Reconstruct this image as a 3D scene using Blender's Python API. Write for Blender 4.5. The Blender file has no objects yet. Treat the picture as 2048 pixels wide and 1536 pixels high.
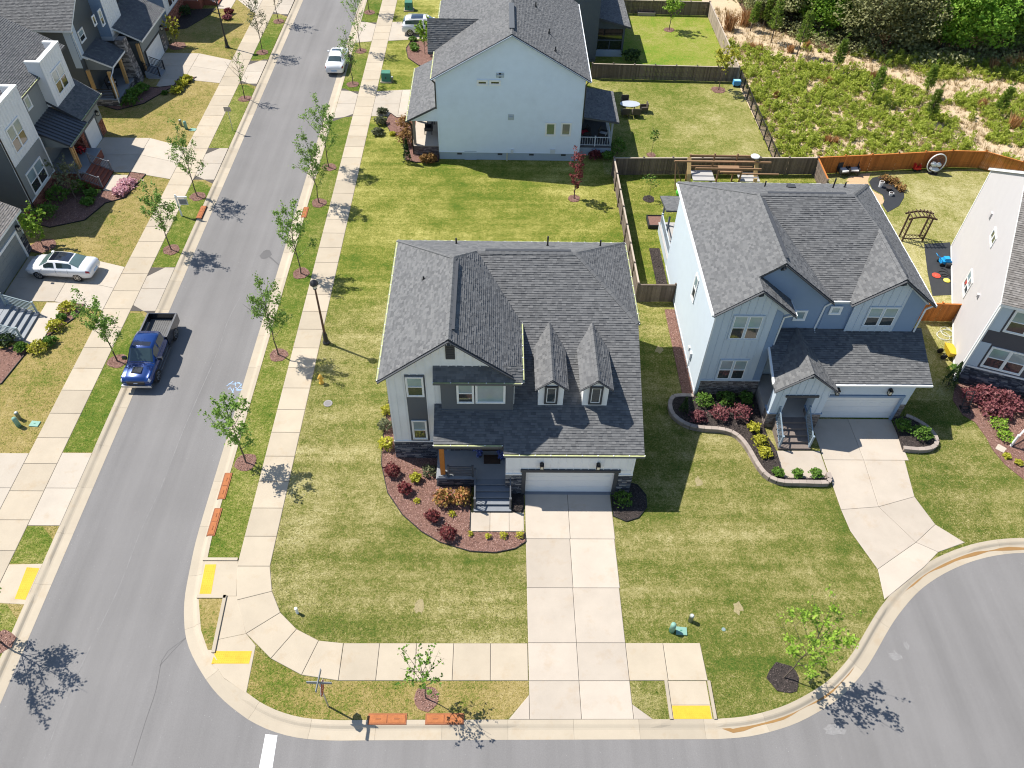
import bpy, math, random
import numpy as np
from mathutils import Vector, Matrix
from mathutils.geometry import delaunay_2d_cdt

# ------------------------------------------------------------------ camera, sky, sun, exposure
S = bpy.context.scene
COL = S.collection
RC = np.array([[0.9997313543540104, -0.009001872048321764, 0.02135849763259975],
               [0.00792620823926489, -0.733163134628018, -0.6800066126482642],
               [0.02178059559433431, 0.6799932237324459, -0.7328948228317019]])   # rows: right, down, forward
FPX, CXP, CYP, HC = 1572.909, 1024.0, 768.0, 36.8
CAMP = np.array([0.0, 0.0, HC])
cam = bpy.data.cameras.new('camera'); camo = bpy.data.objects.new('camera', cam); COL.objects.link(camo)
cam.sensor_width = 36.0; cam.lens = FPX / 2048 * 36.0; cam.clip_start = 0.5; cam.clip_end = 5000
mw = Matrix(((RC[0, 0], -RC[1, 0], -RC[2, 0], 0), (RC[0, 1], -RC[1, 1], -RC[2, 1], 0), (RC[0, 2], -RC[1, 2], -RC[2, 2], HC), (0, 0, 0, 1)))
camo.matrix_world = mw
S.camera = camo
S.render.resolution_x, S.render.resolution_y = 1024, 768
SUNDIR = Vector((-0.64, 0.32, 1.0)).normalized()      # towards the sun
world = bpy.data.worlds.new('World'); S.world = world; world.use_nodes = True
wn = world.node_tree.nodes; wl = world.node_tree.links
sky = wn.new('ShaderNodeTexSky'); sky.sky_type = 'NISHITA'; sky.sun_disc = False
sky.sun_elevation = math.asin(SUNDIR.z); sky.sun_rotation = math.atan2(SUNDIR.x, SUNDIR.y)
sky.air_density = 1.0; sky.dust_density = 0.4; sky.ozone_density = 1.8
bg = wn['Background']; wl.new(sky.outputs[0], bg.inputs[0]); bg.inputs[1].default_value = 0.108
sun = bpy.data.lights.new('sun', 'SUN'); sun.energy = 5.0; sun.angle = math.radians(0.5); sun.color = (1.0, 0.955, 0.88)
suno = bpy.data.objects.new('sun', sun); COL.objects.link(suno)
suno.rotation_euler = SUNDIR.to_track_quat('Z', 'Y').to_euler(); suno.location = (-30, 10, 60)
S.view_settings.view_transform = 'Standard'; S.view_settings.look = 'None'
S.view_settings.exposure = 0.55; S.view_settings.gamma = 1.0; S.view_settings.use_curve_mapping = False

S.render.filter_size = 1.1
try: S.cycles.filter_width = 1.1
except Exception: pass
# ------------------------------------------------------------------ helpers
def ray(px, py):
    return RC.T @ np.array([(px - CXP) / FPX, (py - CYP) / FPX, 1.0])
def G(px, py, z=0.0):                      # photo pixel -> point at height z
    d = ray(px, py); t = (z - HC) / d[2]; p = CAMP + d * t
    return Vector((p[0], p[1], z))
def G2(px, py, z=0.0):
    p = G(px, py, z); return (p.x, p.y)
def onY(px, py, Y):                        # photo pixel -> point on the wall y = Y
    d = ray(px, py); p = CAMP + d * (Y / d[1]); return (p[0], p[2])
def onX(px, py, X):
    d = ray(px, py); p = CAMP + d * (X / d[0]); return (p[1], p[2])

def tag(o, label=None, cat=None, group=None, kind=None):
    if label: o['label'] = label
    if cat: o['category'] = cat
    if group: o['group'] = group
    if kind: o['kind'] = kind
    return o
WM = {}
def rootm(o):
    while o.parent is not None: o = o.parent
    return WM.get(o.name)
def thing(name, label, cat, loc=(0, 0, 0), rz=0.0, group=None):
    o = bpy.data.objects.new(name, None); COL.objects.link(o)
    o.empty_display_size = 0.3
    o.location = loc; o.rotation_euler = (0, 0, rz)
    WM[o.name] = np.linalg.inv(np.array(Matrix.Translation(Vector(loc)) @ Matrix.Rotation(rz, 4, 'Z')))
    return tag(o, label, cat, group)
def np_obj(name, V, F, mat, parent=None, tint=None, smooth=False, kind=None, label=None, cat=None, group=None, loc=None):
    """V (N,3) world points, F list of tuples or (M,k) array."""
    V = np.asarray(V, dtype=np.float64).reshape(-1, 3)
    m = bpy.data.meshes.new(name)
    if isinstance(F, np.ndarray):
        M, k = F.shape; tot = np.full(M, k, dtype=np.int32); idx = F.astype(np.int32).ravel()
    else:
        tot = np.array([len(f) for f in F], dtype=np.int32); M = len(F)
        idx = np.fromiter((i for f in F for i in f), dtype=np.int32, count=int(tot.sum()))
    if parent is not None:
        T = rootm(parent)
        if T is not None: V = V @ T[:3, :3].T + T[:3, 3]
    elif loc is not None:
        V = V - np.array(loc)
    m.vertices.add(len(V)); m.vertices.foreach_set('co', V.astype(np.float32).ravel())
    m.loops.add(len(idx)); m.loops.foreach_set('vertex_index', idx)
    m.polygons.add(M); st = np.zeros(M, dtype=np.int32); st[1:] = np.cumsum(tot)[:-1]
    m.polygons.foreach_set('loop_start', st)
    try: m.polygons.foreach_set('loop_total', tot)
    except Exception: pass
    m.polygons.foreach_set('use_smooth', np.full(M, bool(smooth)))
    if tint is not None:
        a = m.attributes.new('tint', 'FLOAT', 'FACE'); a.data.foreach_set('value', np.asarray(tint, dtype=np.float32))
    m.update(calc_edges=True); m.validate()
    if mat is not None: m.materials.append(mat)
    o = bpy.data.objects.new(name, m); COL.objects.link(o)
    if parent is not None: o.parent = parent
    elif loc is not None: o.location = loc
    return tag(o, label, cat, group, kind)

SPLIT = {'trim_band', 'corner_trim', 'trim_cap', 'bay', 'ridge_vent', 'side_trim', 'bargeboard', 'gable_bracket', 'garage_surround', 'screen', 'screen_rail', 'wall_vent', 'hose_bib_box', 'meter_box', 'bed_side', 'wheel_well', 'bed_rail_cap', 'edging_bar', 'gutter_clip', 'bay_wall_'}
class MB:
    def __init__(s): s.v = []; s.f = []; s.t = []
    def face(s, pts, tint=0.5):
        n = len(s.v); s.v.extend(tuple(p) for p in pts); s.f.append(tuple(range(n, n + len(pts)))); s.t.append(tint); return s
    def hexa(s, P, tint=0.5):              # 8 points: bottom ring 0-3, top ring 4-7 (ccw from above)
        n = len(s.v); s.v.extend(tuple(p) for p in P)
        for q in ((3, 2, 1, 0), (4, 5, 6, 7), (0, 1, 5, 4), (1, 2, 6, 5), (2, 3, 7, 6), (3, 0, 4, 7)):
            s.f.append(tuple(n + i for i in q)); s.t.append(tint)
        return s
    def box(s, x0, x1, y0, y1, z0, z1, tint=0.5):
        return s.hexa(((x0, y0, z0), (x1, y0, z0), (x1, y1, z0), (x0, y1, z0), (x0, y0, z1), (x1, y0, z1), (x1, y1, z1), (x0, y1, z1)), tint)
    def prism(s, poly, z0, z1, tint=0.5):  # poly: xy points, any order
        a = sum(poly[i][0] * poly[(i + 1) % len(poly)][1] - poly[(i + 1) % len(poly)][0] * poly[i][1] for i in range(len(poly)))
        if a < 0: poly = poly[::-1]
        k = len(poly); n = len(s.v)
        s.v.extend((p[0], p[1], z0) for p in poly); s.v.extend((p[0], p[1], z1) for p in poly)
        conc = k > 5 or any((poly[i][0] - poly[i - 1][0]) * (poly[(i + 1) % k][1] - poly[i][1]) - (poly[i][1] - poly[i - 1][1]) * (poly[(i + 1) % k][0] - poly[i][0]) < -1e-6 for i in range(k))
        if conc:
            r = delaunay_2d_cdt([Vector(p) for p in poly], [], [list(range(k))], 1, 1e-6)
            if len(r[0]) == k:
                mp = [o[0] for o in r[3]]
                for t3 in r[2]:
                    a_, b_, c_ = (mp[i] for i in t3)
                    s.f.append((n + k + a_, n + k + b_, n + k + c_)); s.f.append((n + c_, n + b_, n + a_)); s.t += [tint, tint]
            else:
                base = len(s.v); s.v.extend((v.x, v.y, z1) for v in r[0])
                for t3 in r[2]: s.f.append(tuple(base + i for i in t3)); s.t.append(tint)
        else:
            s.f.append(tuple(n + k + i for i in range(k))); s.t.append(tint)
            s.f.append(tuple(n + k - 1 - i for i in range(k))); s.t.append(tint)
        for i in range(k):
            j = (i + 1) % k; s.f.append((n + i, n + j, n + k + j, n + k + i)); s.t.append(tint)
        return s
    def ext(s, pts, vec, tint=0.5):        # 3d polygon pushed along vec
        k = len(pts); n = len(s.v); vec = Vector(vec); P = [Vector(p) for p in pts]
        s.v.extend(tuple(p) for p in P); s.v.extend(tuple(p + vec) for p in P)
        s.f.append(tuple(n + i for i in range(k))); s.f.append(tuple(n + 2 * k - 1 - i for i in range(k)))
        s.t += [tint, tint]
        for i in range(k):
            j = (i + 1) % k; s.f.append((n + j, n + i, n + k + i, n + k + j)); s.t.append(tint)
        return s
    def tube(s, p0, p1, r0, r1=None, n=8, caps=True, tint=0.5):
        if r1 is None: r1 = r0
        p0 = Vector(p0); p1 = Vector(p1); d = p1 - p0
        if d.length < 1e-6: return s
        d.normalize(); a = d.orthogonal().normalized(); b = d.cross(a); k = len(s.v)
        for p, r in ((p0, r0), (p1, r1)):
            for i in range(n):
                q = 2 * math.pi * i / n; s.v.append(tuple(p + a * (r * math.cos(q)) + b * (r * math.sin(q))))
        for i in range(n):
            j = (i + 1) % n; s.f.append((k + i, k + j, k + n + j, k + n + i)); s.t.append(tint)
        if caps:
            s.f.append(tuple(k + n - 1 - i for i in range(n))); s.f.append(tuple(k + n + i for i in range(n))); s.t += [tint, tint]
        return s
    def path(s, pts, r, n=6, tint=0.5):
        for a, b in zip(pts[:-1], pts[1:]): s.tube(a, b, r, r, n, True, tint)
        return s
    def lathe(s, c, prof, n=16, tint=0.5):   # prof: (r,z) from bottom to top
        k = len(s.v)
        for r, z in prof:
            for i in range(n):
                q = 2 * math.pi * i / n; s.v.append((c[0] + r * math.cos(q), c[1] + r * math.sin(q), c[2] + z))
        for a in range(len(prof) - 1):
            for i in range(n):
                j = (i + 1) % n; s.f.append((k + a * n + i, k + a * n + j, k + (a + 1) * n + j, k + (a + 1) * n + i)); s.t.append(tint)
        m = (len(prof) - 1) * n
        s.f.append(tuple(k + n - 1 - i for i in range(n))); s.f.append(tuple(k + m + i for i in range(n))); s.t += [tint, tint]
        return s
    def obar(s, p0, p1, w, h, up=(0, 0, 1), tint=0.5):   # rectangular bar
        p0 = Vector(p0); p1 = Vector(p1); d = (p1 - p0).normalized(); up = Vector(up)
        a = d.cross(up)
        if a.length < 1e-4: a = d.cross(Vector((1, 0, 0)))
        a.normalize(); b = a.cross(d).normalized()
        A = a * (w / 2); B = b * (h / 2)
        return s.hexa((p0 - A - B, p0 + A - B, p1 + A - B, p1 - A - B, p0 - A + B, p0 + A + B, p1 + A + B, p1 - A + B), tint)
    def fb(s, F, s0, s1, z0, z1, d0, d1, tint=0.5):      # box in a wall frame
        return s.hexa((F(s0, z0, d1), F(s1, z0, d1), F(s1, z0, d0), F(s0, z0, d0), F(s0, z1, d1), F(s1, z1, d1), F(s1, z1, d0), F(s0, z1, d0)), tint)
    def build(s, name, mat, parent=None, smooth=False, **kw):
        if name in SPLIT and parent is not None:      # each separate piece becomes a part of its own
            up = list(range(len(s.v)))
            def fd(i):
                while up[i] != i: up[i] = up[up[i]]; i = up[i]
                return i
            for f in s.f:
                for i in f[1:]: up[fd(i)] = fd(f[0])
            grp = {}
            for f, t in zip(s.f, s.t): grp.setdefault(fd(f[0]), []).append((f, t))
            if len(grp) > 1:
                for fs in grp.values():
                    ids = sorted({i for f, _ in fs for i in f}); mp = {i: k for k, i in enumerate(ids)}
                    o = np_obj(name, [s.v[i] for i in ids], [tuple(mp[i] for i in f) for f, _ in fs], mat, parent, [t for _, t in fs], smooth, **kw)
                return o
        return np_obj(name, s.v, s.f, mat, parent, s.t, smooth, **kw)

class Frame:                               # vertical wall: origin o (xy), direction u along it, outward normal n
    def __init__(f, o, u, n): f.o = Vector((o[0], o[1])); f.u = Vector(u).normalized(); f.n = Vector(n).normalized()
    def __call__(f, s, z, d=0.0):
        p = f.o + f.u * s + f.n * d; return (p.x, p.y, z)
    def s(f, x, y): return (Vector((x, y)) - f.o).dot(f.u)

def clip_half(P, a, b, c):                 # keep a*x+b*y+c >= 0
    out = []
    for i in range(len(P)):
        p = P[i]; q = P[(i + 1) % len(P)]
        dp = a * p[0] + b * p[1] + c; dq = a * q[0] + b * q[1] + c
        if dp >= -1e-9: out.append(p)
        if (dp > 1e-9 and dq < -1e-9) or (dp < -1e-9 and dq > 1e-9):
            t = dp / (dp - dq); out.append((p[0] + (q[0] - p[0]) * t, p[1] + (q[1] - p[1]) * t))
    return out
def halfs(P):
    a = sum(P[i][0] * P[(i + 1) % len(P)][1] - P[(i + 1) % len(P)][0] * P[i][1] for i in range(len(P)))
    if a < 0: P = P[::-1]
    H = []
    for i in range(len(P)):
        p = P[i]; q = P[(i + 1) % len(P)]; ex, ey = q[0] - p[0], q[1] - p[1]; L = math.hypot(ex, ey)
        if L > 1e-6: H.append((-ey / L, ex / L, (ey * p[0] - ex * p[1]) / L))
    return H
def clip_conv(P, H):
    for h in H:
        if len(P) < 3: return []
        P = clip_half(P, *h)
    return P if len(P) >= 3 else []

def lay(mb, poly, expo, wmin, wmax, h0, h1, rng, mode='tab', gap=0.0):
    """cover a convex 3d polygon (first edge = bottom course line, ccw seen from outside) with courses of pieces"""
    P = [Vector(p) for p in poly]
    s = (P[1] - P[0]).normalized(); nrm = Vector((0, 0, 0))
    for i in range(len(P)):
        nrm += P[i].cross(P[(i + 1) % len(P)])
    nrm.normalize(); t = nrm.cross(s).normalized(); o = P[0]
    Q = [((p - o).dot(s), (p - o).dot(t)) for p in P]
    H = halfs(Q)
    smin = min(q[0] for q in Q); smax = max(q[0] for q in Q); tmin = min(q[1] for q in Q); tmax = max(q[1] for q in Q)
    row = 0; tt = tmin
    def W(a, b, h): return tuple(o + s * a + t * b + nrm * h)
    while tt < tmax - 1e-4:
        t1 = tt + expo
        band = clip_conv([(smin - 1, tt), (smax + 1, tt), (smax + 1, t1), (smin - 1, t1)], H)
        if band:
            b0 = min(q[0] for q in band); b1 = max(q[0] for q in band)
            x = b0 - rng.random() * wmax * (0.999 if wmax < 50 else 0)
            while x < b1 - 1e-4:
                w = wmin + (wmax - wmin) * rng.random(); x1 = x + w
                quad = [(x + gap, tt + gap), (x1 - gap, tt + gap), (x1 - gap, t1), (x + gap, t1)]
                ins = all(a * q[0] + b * q[1] + c >= 0 for q in quad for (a, b, c) in H)
                pc = quad if ins else clip_conv(quad, H)
                if pc:
                    h = h0 + (h1 - h0) * rng.random(); ti = 0.06 + 0.94 * rng.random()
                    if mode == 'tab':
                        f = lambda q: 0.003 + h * (1 - (q[1] - tt) / expo)
                        mb.face([W(q[0], q[1], f(q)) for q in pc], ti)
                        k = len(pc)
                        for i in range(k):
                            p, q = pc[i], pc[(i + 1) % k]
                            if abs(p[1] - q[1]) < 1e-6 and abs(p[1] - tt - gap) < 1e-4:
                                mb.face([W(p[0], p[1], -0.004), W(q[0], q[1], -0.004), W(q[0], q[1], f(q)), W(p[0], p[1], f(p))], 0.0 if wmax < 2 else ti)  # shingle butts coloured dark, a painted shadow line below each course
                    else:
                        mb.face([W(q[0], q[1], h) for q in pc], ti)
                        k = len(pc)
                        for i in range(k):
                            p, q = pc[i], pc[(i + 1) % k]
                            mb.face([W(p[0], p[1], -0.005), W(q[0], q[1], -0.005), W(q[0], q[1], h), W(p[0], p[1], h)], ti)
                x = x1
        tt = t1; row += 1
    return mb

# ------------------------------------------------------------------ materials
MATS = {}
def nt(name):
    m = bpy.data.materials.new(name); m.use_nodes = True; t = m.node_tree
    return m, t, t.nodes, t.links, t.nodes['Principled BSDF']
def N(nodes, typ, **kw):
    n = nodes.new(typ)
    for k, v in kw.items(): setattr(n, k, v)
    return n
def noise(nodes, links, vec, scale, detail=3.0, rough=0.55):
    n = nodes.new('ShaderNodeTexNoise'); n.inputs['Scale'].default_value = scale; n.inputs['Detail'].default_value = detail
    n.inputs['Roughness'].default_value = rough
    if vec is not None: links.new(vec, n.inputs['Vector'])
    return n.outputs['Fac']
def math_(nodes, links, op, a, b=None, c=None):
    n = nodes.new('ShaderNodeMath'); n.operation = op
    for i, x in enumerate((a, b, c)):
        if x is None: continue
        if isinstance(x, (int, float)): n.inputs[i].default_value = x
        else: links.new(x, n.inputs[i])
    return n.outputs[0]
def ramp(nodes, links, fac, stops):
    n = nodes.new('ShaderNodeValToRGB'); r = n.color_ramp
    while len(r.elements) < len(stops): r.elements.new(0.5)
    for e, (p, c) in zip(r.elements, stops): e.position = p; e.color = (c[0], c[1], c[2], 1)
    links.new(fac, n.inputs[0]); return n.outputs[0]
def mulc(nodes, links, col, fac):          # colour * scalar
    n = nodes.new('ShaderNodeVectorMath'); n.operation = 'SCALE'
    if isinstance(col, tuple): n.inputs[0].default_value = col[:3]
    else: links.new(col, n.inputs[0])
    links.new(fac, n.inputs['Scale']); return n.outputs[0]
def bumpn(nodes, links, b, fac, strength, dist=0.02):
    n = nodes.new('ShaderNodeBump'); n.inputs['Strength'].default_value = strength; n.inputs['Distance'].default_value = dist
    links.new(fac, n.inputs['Height']); links.new(n.outputs[0], b.inputs['Normal'])
def mat(name, col, rough=0.75, spec=0.3, metal=0.0, var=0.12, scale=1.5, fine=0.08, fscale=20.0, tint=0.0, bump=0.0, bscale=40.0, rand=0.0, coat=0.0, dirt=0.0):
    if name in MATS: return MATS[name]
    m, t, n, l, b = nt(name)
    pos = N(n, 'ShaderNodeNewGeometry').outputs['Position']
    f = math_(n, l, 'MULTIPLY_ADD', noise(n, l, pos, scale, 4), 2 * var, 1 - var)
    if fine: f = math_(n, l, 'MULTIPLY', f, math_(n, l, 'MULTIPLY_ADD', noise(n, l, pos, fscale, 3, 0.7), 2 * fine, 1 - fine))
    if tint:
        a = N(n, 'ShaderNodeAttribute', attribute_name='tint'); f = math_(n, l, 'MULTIPLY', f, math_(n, l, 'MULTIPLY_ADD', a.outputs['Fac'], 2 * tint, 1 - tint))
    if rand:
        oi = N(n, 'ShaderNodeObjectInfo'); f = math_(n, l, 'MULTIPLY', f, math_(n, l, 'MULTIPLY_ADD', oi.outputs['Random'], 2 * rand, 1 - rand))
    if dirt:
        dd = noise(n, l, pos, 0.55, 5, 0.65)
        mr = N(n, 'ShaderNodeMapRange'); mr.inputs[1].default_value = 0.52; mr.inputs[2].default_value = 0.75; mr.inputs[3].default_value = 1.0; mr.inputs[4].default_value = 1 - dirt
        l.new(dd, mr.inputs[0]); f = math_(n, l, 'MULTIPLY', f, mr.outputs[0])
    l.new(mulc(n, l, tuple(col), f), b.inputs['Base Color'])
    b.inputs['Roughness'].default_value = rough; b.inputs['Specular IOR Level'].default_value = spec; b.inputs['Metallic'].default_value = metal
    if coat: b.inputs['Coat Weight'].default_value = coat; b.inputs['Coat Roughness'].default_value = 0.04
    if bump: bumpn(n, l, b, noise(n, l, pos, bscale, 4, 0.7), bump)
    MATS[name] = m; return m
def mat_ramp(name, stops, rough=0.85, spec=0.25, bump=0.0, bscale=60, extra=0.25, escale=6.0):   # colour by the piece's own shade
    if name in MATS: return MATS[name]
    m, t, n, l, b = nt(name)
    a = N(n, 'ShaderNodeAttribute', attribute_name='tint')
    pos = N(n, 'ShaderNodeNewGeometry').outputs['Position']
    c = ramp(n, l, a.outputs['Fac'], stops)
    f = math_(n, l, 'MULTIPLY_ADD', noise(n, l, pos, escale, 5, 0.65), 2 * extra, 1 - extra)
    l.new(mulc(n, l, c, f), b.inputs['Base Color'])
    b.inputs['Roughness'].default_value = rough; b.inputs['Specular IOR Level'].default_value = spec
    if bump: bumpn(n, l, b, noise(n, l, pos, bscale, 4, 0.7), bump)
    MATS[name] = m; return m
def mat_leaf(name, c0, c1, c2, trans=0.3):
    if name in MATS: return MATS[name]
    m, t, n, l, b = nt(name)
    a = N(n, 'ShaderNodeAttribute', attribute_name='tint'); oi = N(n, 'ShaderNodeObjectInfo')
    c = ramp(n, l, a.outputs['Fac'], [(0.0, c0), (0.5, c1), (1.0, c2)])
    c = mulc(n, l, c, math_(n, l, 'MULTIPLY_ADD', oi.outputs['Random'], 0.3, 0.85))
    l.new(c, b.inputs['Base Color']); b.inputs['Roughness'].default_value = 0.6; b.inputs['Specular IOR Level'].default_value = 0.25
    tr = N(n, 'ShaderNodeBsdfTranslucent'); l.new(c, tr.inputs[0]); mx = N(n, 'ShaderNodeMixShader'); mx.inputs[0].default_value = trans
    l.new(b.outputs[0], mx.inputs[1]); l.new(tr.outputs[0], mx.inputs[2]); l.new(mx.outputs[0], n['Material Output'].inputs[0])
    MATS[name] = m; return m
def mat_glass(name, col, rough=0.06):
    if name in MATS: return MATS[name]
    m, t, n, l, b = nt(name)
    pos = N(n, 'ShaderNodeNewGeometry').outputs['Position']
    f = math_(n, l, 'MULTIPLY_ADD', noise(n, l, pos, 0.9, 3), 0.8, 0.6)
    l.new(mulc(n, l, tuple(col), f), b.inputs['Base Color'])
    b.inputs['Roughness'].default_value = rough; b.inputs['Specular IOR Level'].default_value = 0.9; b.inputs['Coat Weight'].default_value = 0.6
    b.inputs['Coat Roughness'].default_value = 0.03
    MATS[name] = m; return m
def mat_lawn(name, dead, bright=1.0, blade=False, green=(0.055, 0.115, 0.010), olive=(0.125, 0.155, 0.022), straw=(0.265, 0.245, 0.075), pale=(0.43, 0.385, 0.19), streak=0.0, back=0.0):
    key = name + ('_blade' if blade else '')
    if key in MATS: return MATS[key]
    m, t, n, l, b = nt(key)
    pos = N(n, 'ShaderNodeNewGeometry').outputs['Position']
    f = math_(n, l, 'ADD', dead - 0.02, 0.0)
    for sc, dt, ro, am in ((0.10, 3, 0.5, 0.8), (0.55, 4, 0.6, 0.7), (2.6, 4, 0.7, 0.8), (8.5, 5, 0.8, 1.5)):
        f = math_(n, l, 'MULTIPLY_ADD', math_(n, l, 'SUBTRACT', noise(n, l, pos, sc, dt, ro), 0.5), am, f)
    if back:                               # greener turf away from the street front
        sx_ = N(n, 'ShaderNodeSeparateXYZ'); l.new(pos, sx_.inputs[0])
        yy = math_(n, l, 'MULTIPLY_ADD', noise(n, l, pos, 0.35, 3), 6.0, sx_.outputs[1])
        mr = N(n, 'ShaderNodeMapRange'); mr.interpolation_type = 'SMOOTHSTEP'; mr.inputs[1].default_value = 40; mr.inputs[2].default_value = 50; l.new(yy, mr.inputs[0])
        f = math_(n, l, 'MULTIPLY_ADD', mr.outputs[0], -back, f); lush = mr.outputs[0]
        m2 = N(n, 'ShaderNodeMapRange'); m2.interpolation_type = 'SMOOTHSTEP'; m2.inputs[1].default_value = 8; m2.inputs[2].default_value = 12; l.new(math_(n, l, 'MULTIPLY_ADD', noise(n, l, pos, 0.5, 3), 3.0, sx_.outputs[0]), m2.inputs[0])
        f = math_(n, l, 'MULTIPLY_ADD', m2.outputs[0], -0.07, f)
    if streak:
        mp = N(n, 'ShaderNodeMapping'); mp.inputs['Scale'].default_value = (0.06, 1.1, 1); l.new(pos, mp.inputs['Vector'])
        f = math_(n, l, 'MULTIPLY_ADD', noise(n, l, mp.outputs[0], 1.0, 2), streak, f); f = math_(n, l, 'SUBTRACT', f, streak * 0.5)
    if blade:
        a = N(n, 'ShaderNodeAttribute', attribute_name='tint'); f = math_(n, l, 'MULTIPLY_ADD', a.outputs['Fac'], 0.8, f); f = math_(n, l, 'SUBTRACT', f, 0.4)
    c = ramp(n, l, f, [(0.12, green), (0.4, olive), (0.66, straw), (0.95, pale)])
    if back:
        mx = N(n, 'ShaderNodeMix', data_type='RGBA'); l.new(lush, mx.inputs[0]); l.new(c, mx.inputs[6])
        vm = N(n, 'ShaderNodeVectorMath', operation='MULTIPLY'); l.new(c, vm.inputs[0]); vm.inputs[1].default_value = (1.10, 1.15, 0.80); l.new(vm.outputs[0], mx.inputs[7]); c = mx.outputs[2]
    v = math_(n, l, 'MULTIPLY_ADD', noise(n, l, pos, 17.0, 5, 0.85), 1.5, 0.25)
    c = mulc(n, l, c, math_(n, l, 'MULTIPLY', v, bright)); l.new(c, b.inputs['Base Color'])
    b.inputs['Roughness'].default_value = 0.85; b.inputs['Specular IOR Level'].default_value = 0.12
    if not blade: bumpn(n, l, b, noise(n, l, pos, 14.0, 5, 0.8), 0.9, 0.06)
    MATS[key] = m; return m
def mat_asphalt(name):
    m, t, n, l, b = nt(name)
    pos = N(n, 'ShaderNodeNewGeometry').outputs['Position']
    mp = N(n, 'ShaderNodeMapping'); mp.inputs['Scale'].default_value = (0.9, 0.035, 1); l.new(pos, mp.inputs['Vector'])
    st = noise(n, l, mp.outputs[0], 1.0, 4, 0.6)                       # wheel tracks along the street
    big = noise(n, l, pos, 0.22, 4); fine = noise(n, l, pos, 22.0, 6, 0.9)
    f = math_(n, l, 'MULTIPLY_ADD', st, 0.5, 0.58); f = math_(n, l, 'MULTIPLY_ADD', big, 0.28, f)
    f = math_(n, l, 'MULTIPLY', f, math_(n, l, 'MULTIPLY_ADD', fine, 0.9, 0.55))
    vo = N(n, 'ShaderNodeTexVoronoi'); vo.inputs['Scale'].default_value = 3.2; l.new(pos, vo.inputs['Vector'])     # pale flecks
    fl = math_(n, l, 'LESS_THAN', vo.outputs['Distance'], 0.055); f = math_(n, l, 'MULTIPLY_ADD', fl, 0.5, f)
    l.new(mulc(n, l, (0.198, 0.190, 0.184), f), b.inputs['Base Color']); b.inputs['Roughness'].default_value = 0.9; b.inputs['Specular IOR Level'].default_value = 0.2
    bumpn(n, l, b, fine, 0.15, 0.01); MATS[name] = m; return m
def mat_concrete(name, col, stain=0.12, rand=0.06):
    if name in MATS: return MATS[name]
    m, t, n, l, b = nt(name)
    pos = N(n, 'ShaderNodeNewGeometry').outputs['Position']; oi = N(n, 'ShaderNodeObjectInfo')
    f = math_(n, l, 'MULTIPLY_ADD', noise(n, l, pos, 0.7, 5, 0.6), 2 * stain, 1 - stain)
    f = math_(n, l, 'MULTIPLY', f, math_(n, l, 'MULTIPLY_ADD', oi.outputs['Random'], 2 * rand, 1 - rand))
    f = math_(n, l, 'MULTIPLY', f, math_(n, l, 'MULTIPLY_ADD', noise(n, l, pos, 26, 4, 0.75), 0.16, 0.92))
    st = noise(n, l, pos, 0.9, 4, 0.7); mr = N(n, 'ShaderNodeMapRange'); mr.inputs[1].default_value = 0.55; mr.inputs[2].default_value = 0.8; l.new(st, mr.inputs[0])
    mx = N(n, 'ShaderNodeMix', data_type='RGBA'); mx.inputs[6].default_value = (*col, 1); mx.inputs[7].default_value = (col[0] * 0.86, col[1] * 0.72, col[2] * 0.55, 1)
    l.new(math_(n, l, 'MULTIPLY', mr.outputs[0], 0.5), mx.inputs[0])
    l.new(mulc(n, l, mx.outputs[2], f), b.inputs['Base Color']); b.inputs['Roughness'].default_value = 0.85; b.inputs['Specular IOR Level'].default_value = 0.25
    bumpn(n, l, b, noise(n, l, pos, 60, 4, 0.7), 0.15, 0.01)
    MATS[name] = m; return m

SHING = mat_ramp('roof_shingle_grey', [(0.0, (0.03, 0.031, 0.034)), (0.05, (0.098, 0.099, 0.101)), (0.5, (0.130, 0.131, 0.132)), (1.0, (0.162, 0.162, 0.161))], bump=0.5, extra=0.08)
SHINGB = mat_ramp('roof_shingle_brown_grey', [(0.0, (0.06, 0.054, 0.05)), (0.02, (0.17, 0.155, 0.14)), (0.6, (0.215, 0.198, 0.18)), (1.0, (0.27, 0.25, 0.23))], bump=0.5, extra=0.10)
STONE = mat_ramp('ledge_stone_slate', [(0.0, (0.028, 0.032, 0.042)), (0.45, (0.065, 0.072, 0.09)), (0.8, (0.13, 0.14, 0.16)), (1.0, (0.30, 0.29, 0.28))], bump=0.5, extra=0.3)
STONEW = mat_ramp('ledge_stone_warm', [(0.0, (0.075, 0.068, 0.065)), (0.5, (0.19, 0.17, 0.16)), (1.0, (0.42, 0.38, 0.35))], bump=0.5, extra=0.3)
BRICK = mat_ramp('red_brick', [(0.0, (0.10, 0.035, 0.025)), (0.5, (0.24, 0.085, 0.055)), (1.0, (0.36, 0.17, 0.12))], bump=0.4, extra=0.25)
BRICKT = mat_ramp('brown_grey_brick', [(0.0, (0.075, 0.06, 0.052)), (0.5, (0.19, 0.155, 0.135)), (1.0, (0.32, 0.28, 0.25))], bump=0.4, extra=0.25)
WHITE = mat('white_paint', (0.74, 0.74, 0.73), 0.6, var=0.04, fine=0.03)
WHITEW = mat('white_wall_paint', (0.78, 0.785, 0.785), 0.6, var=0.05, fine=0.03, dirt=0.08)
TRIM = mat('white_trim', (0.80, 0.80, 0.78), 0.5, var=0.04, fine=0.02)
DARK = mat('charcoal_trim', (0.055, 0.058, 0.064), 0.6, var=0.1)
FASC = mat('fascia_charcoal', (0.07, 0.074, 0.082), 0.6, var=0.1)
GREYP = mat('grey_panel', (0.105, 0.115, 0.13), 0.6, var=0.06)
BLUEW = mat('blue_lap_paint', (0.30, 0.40, 0.52), 0.6, var=0.05, fine=0.03)
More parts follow.
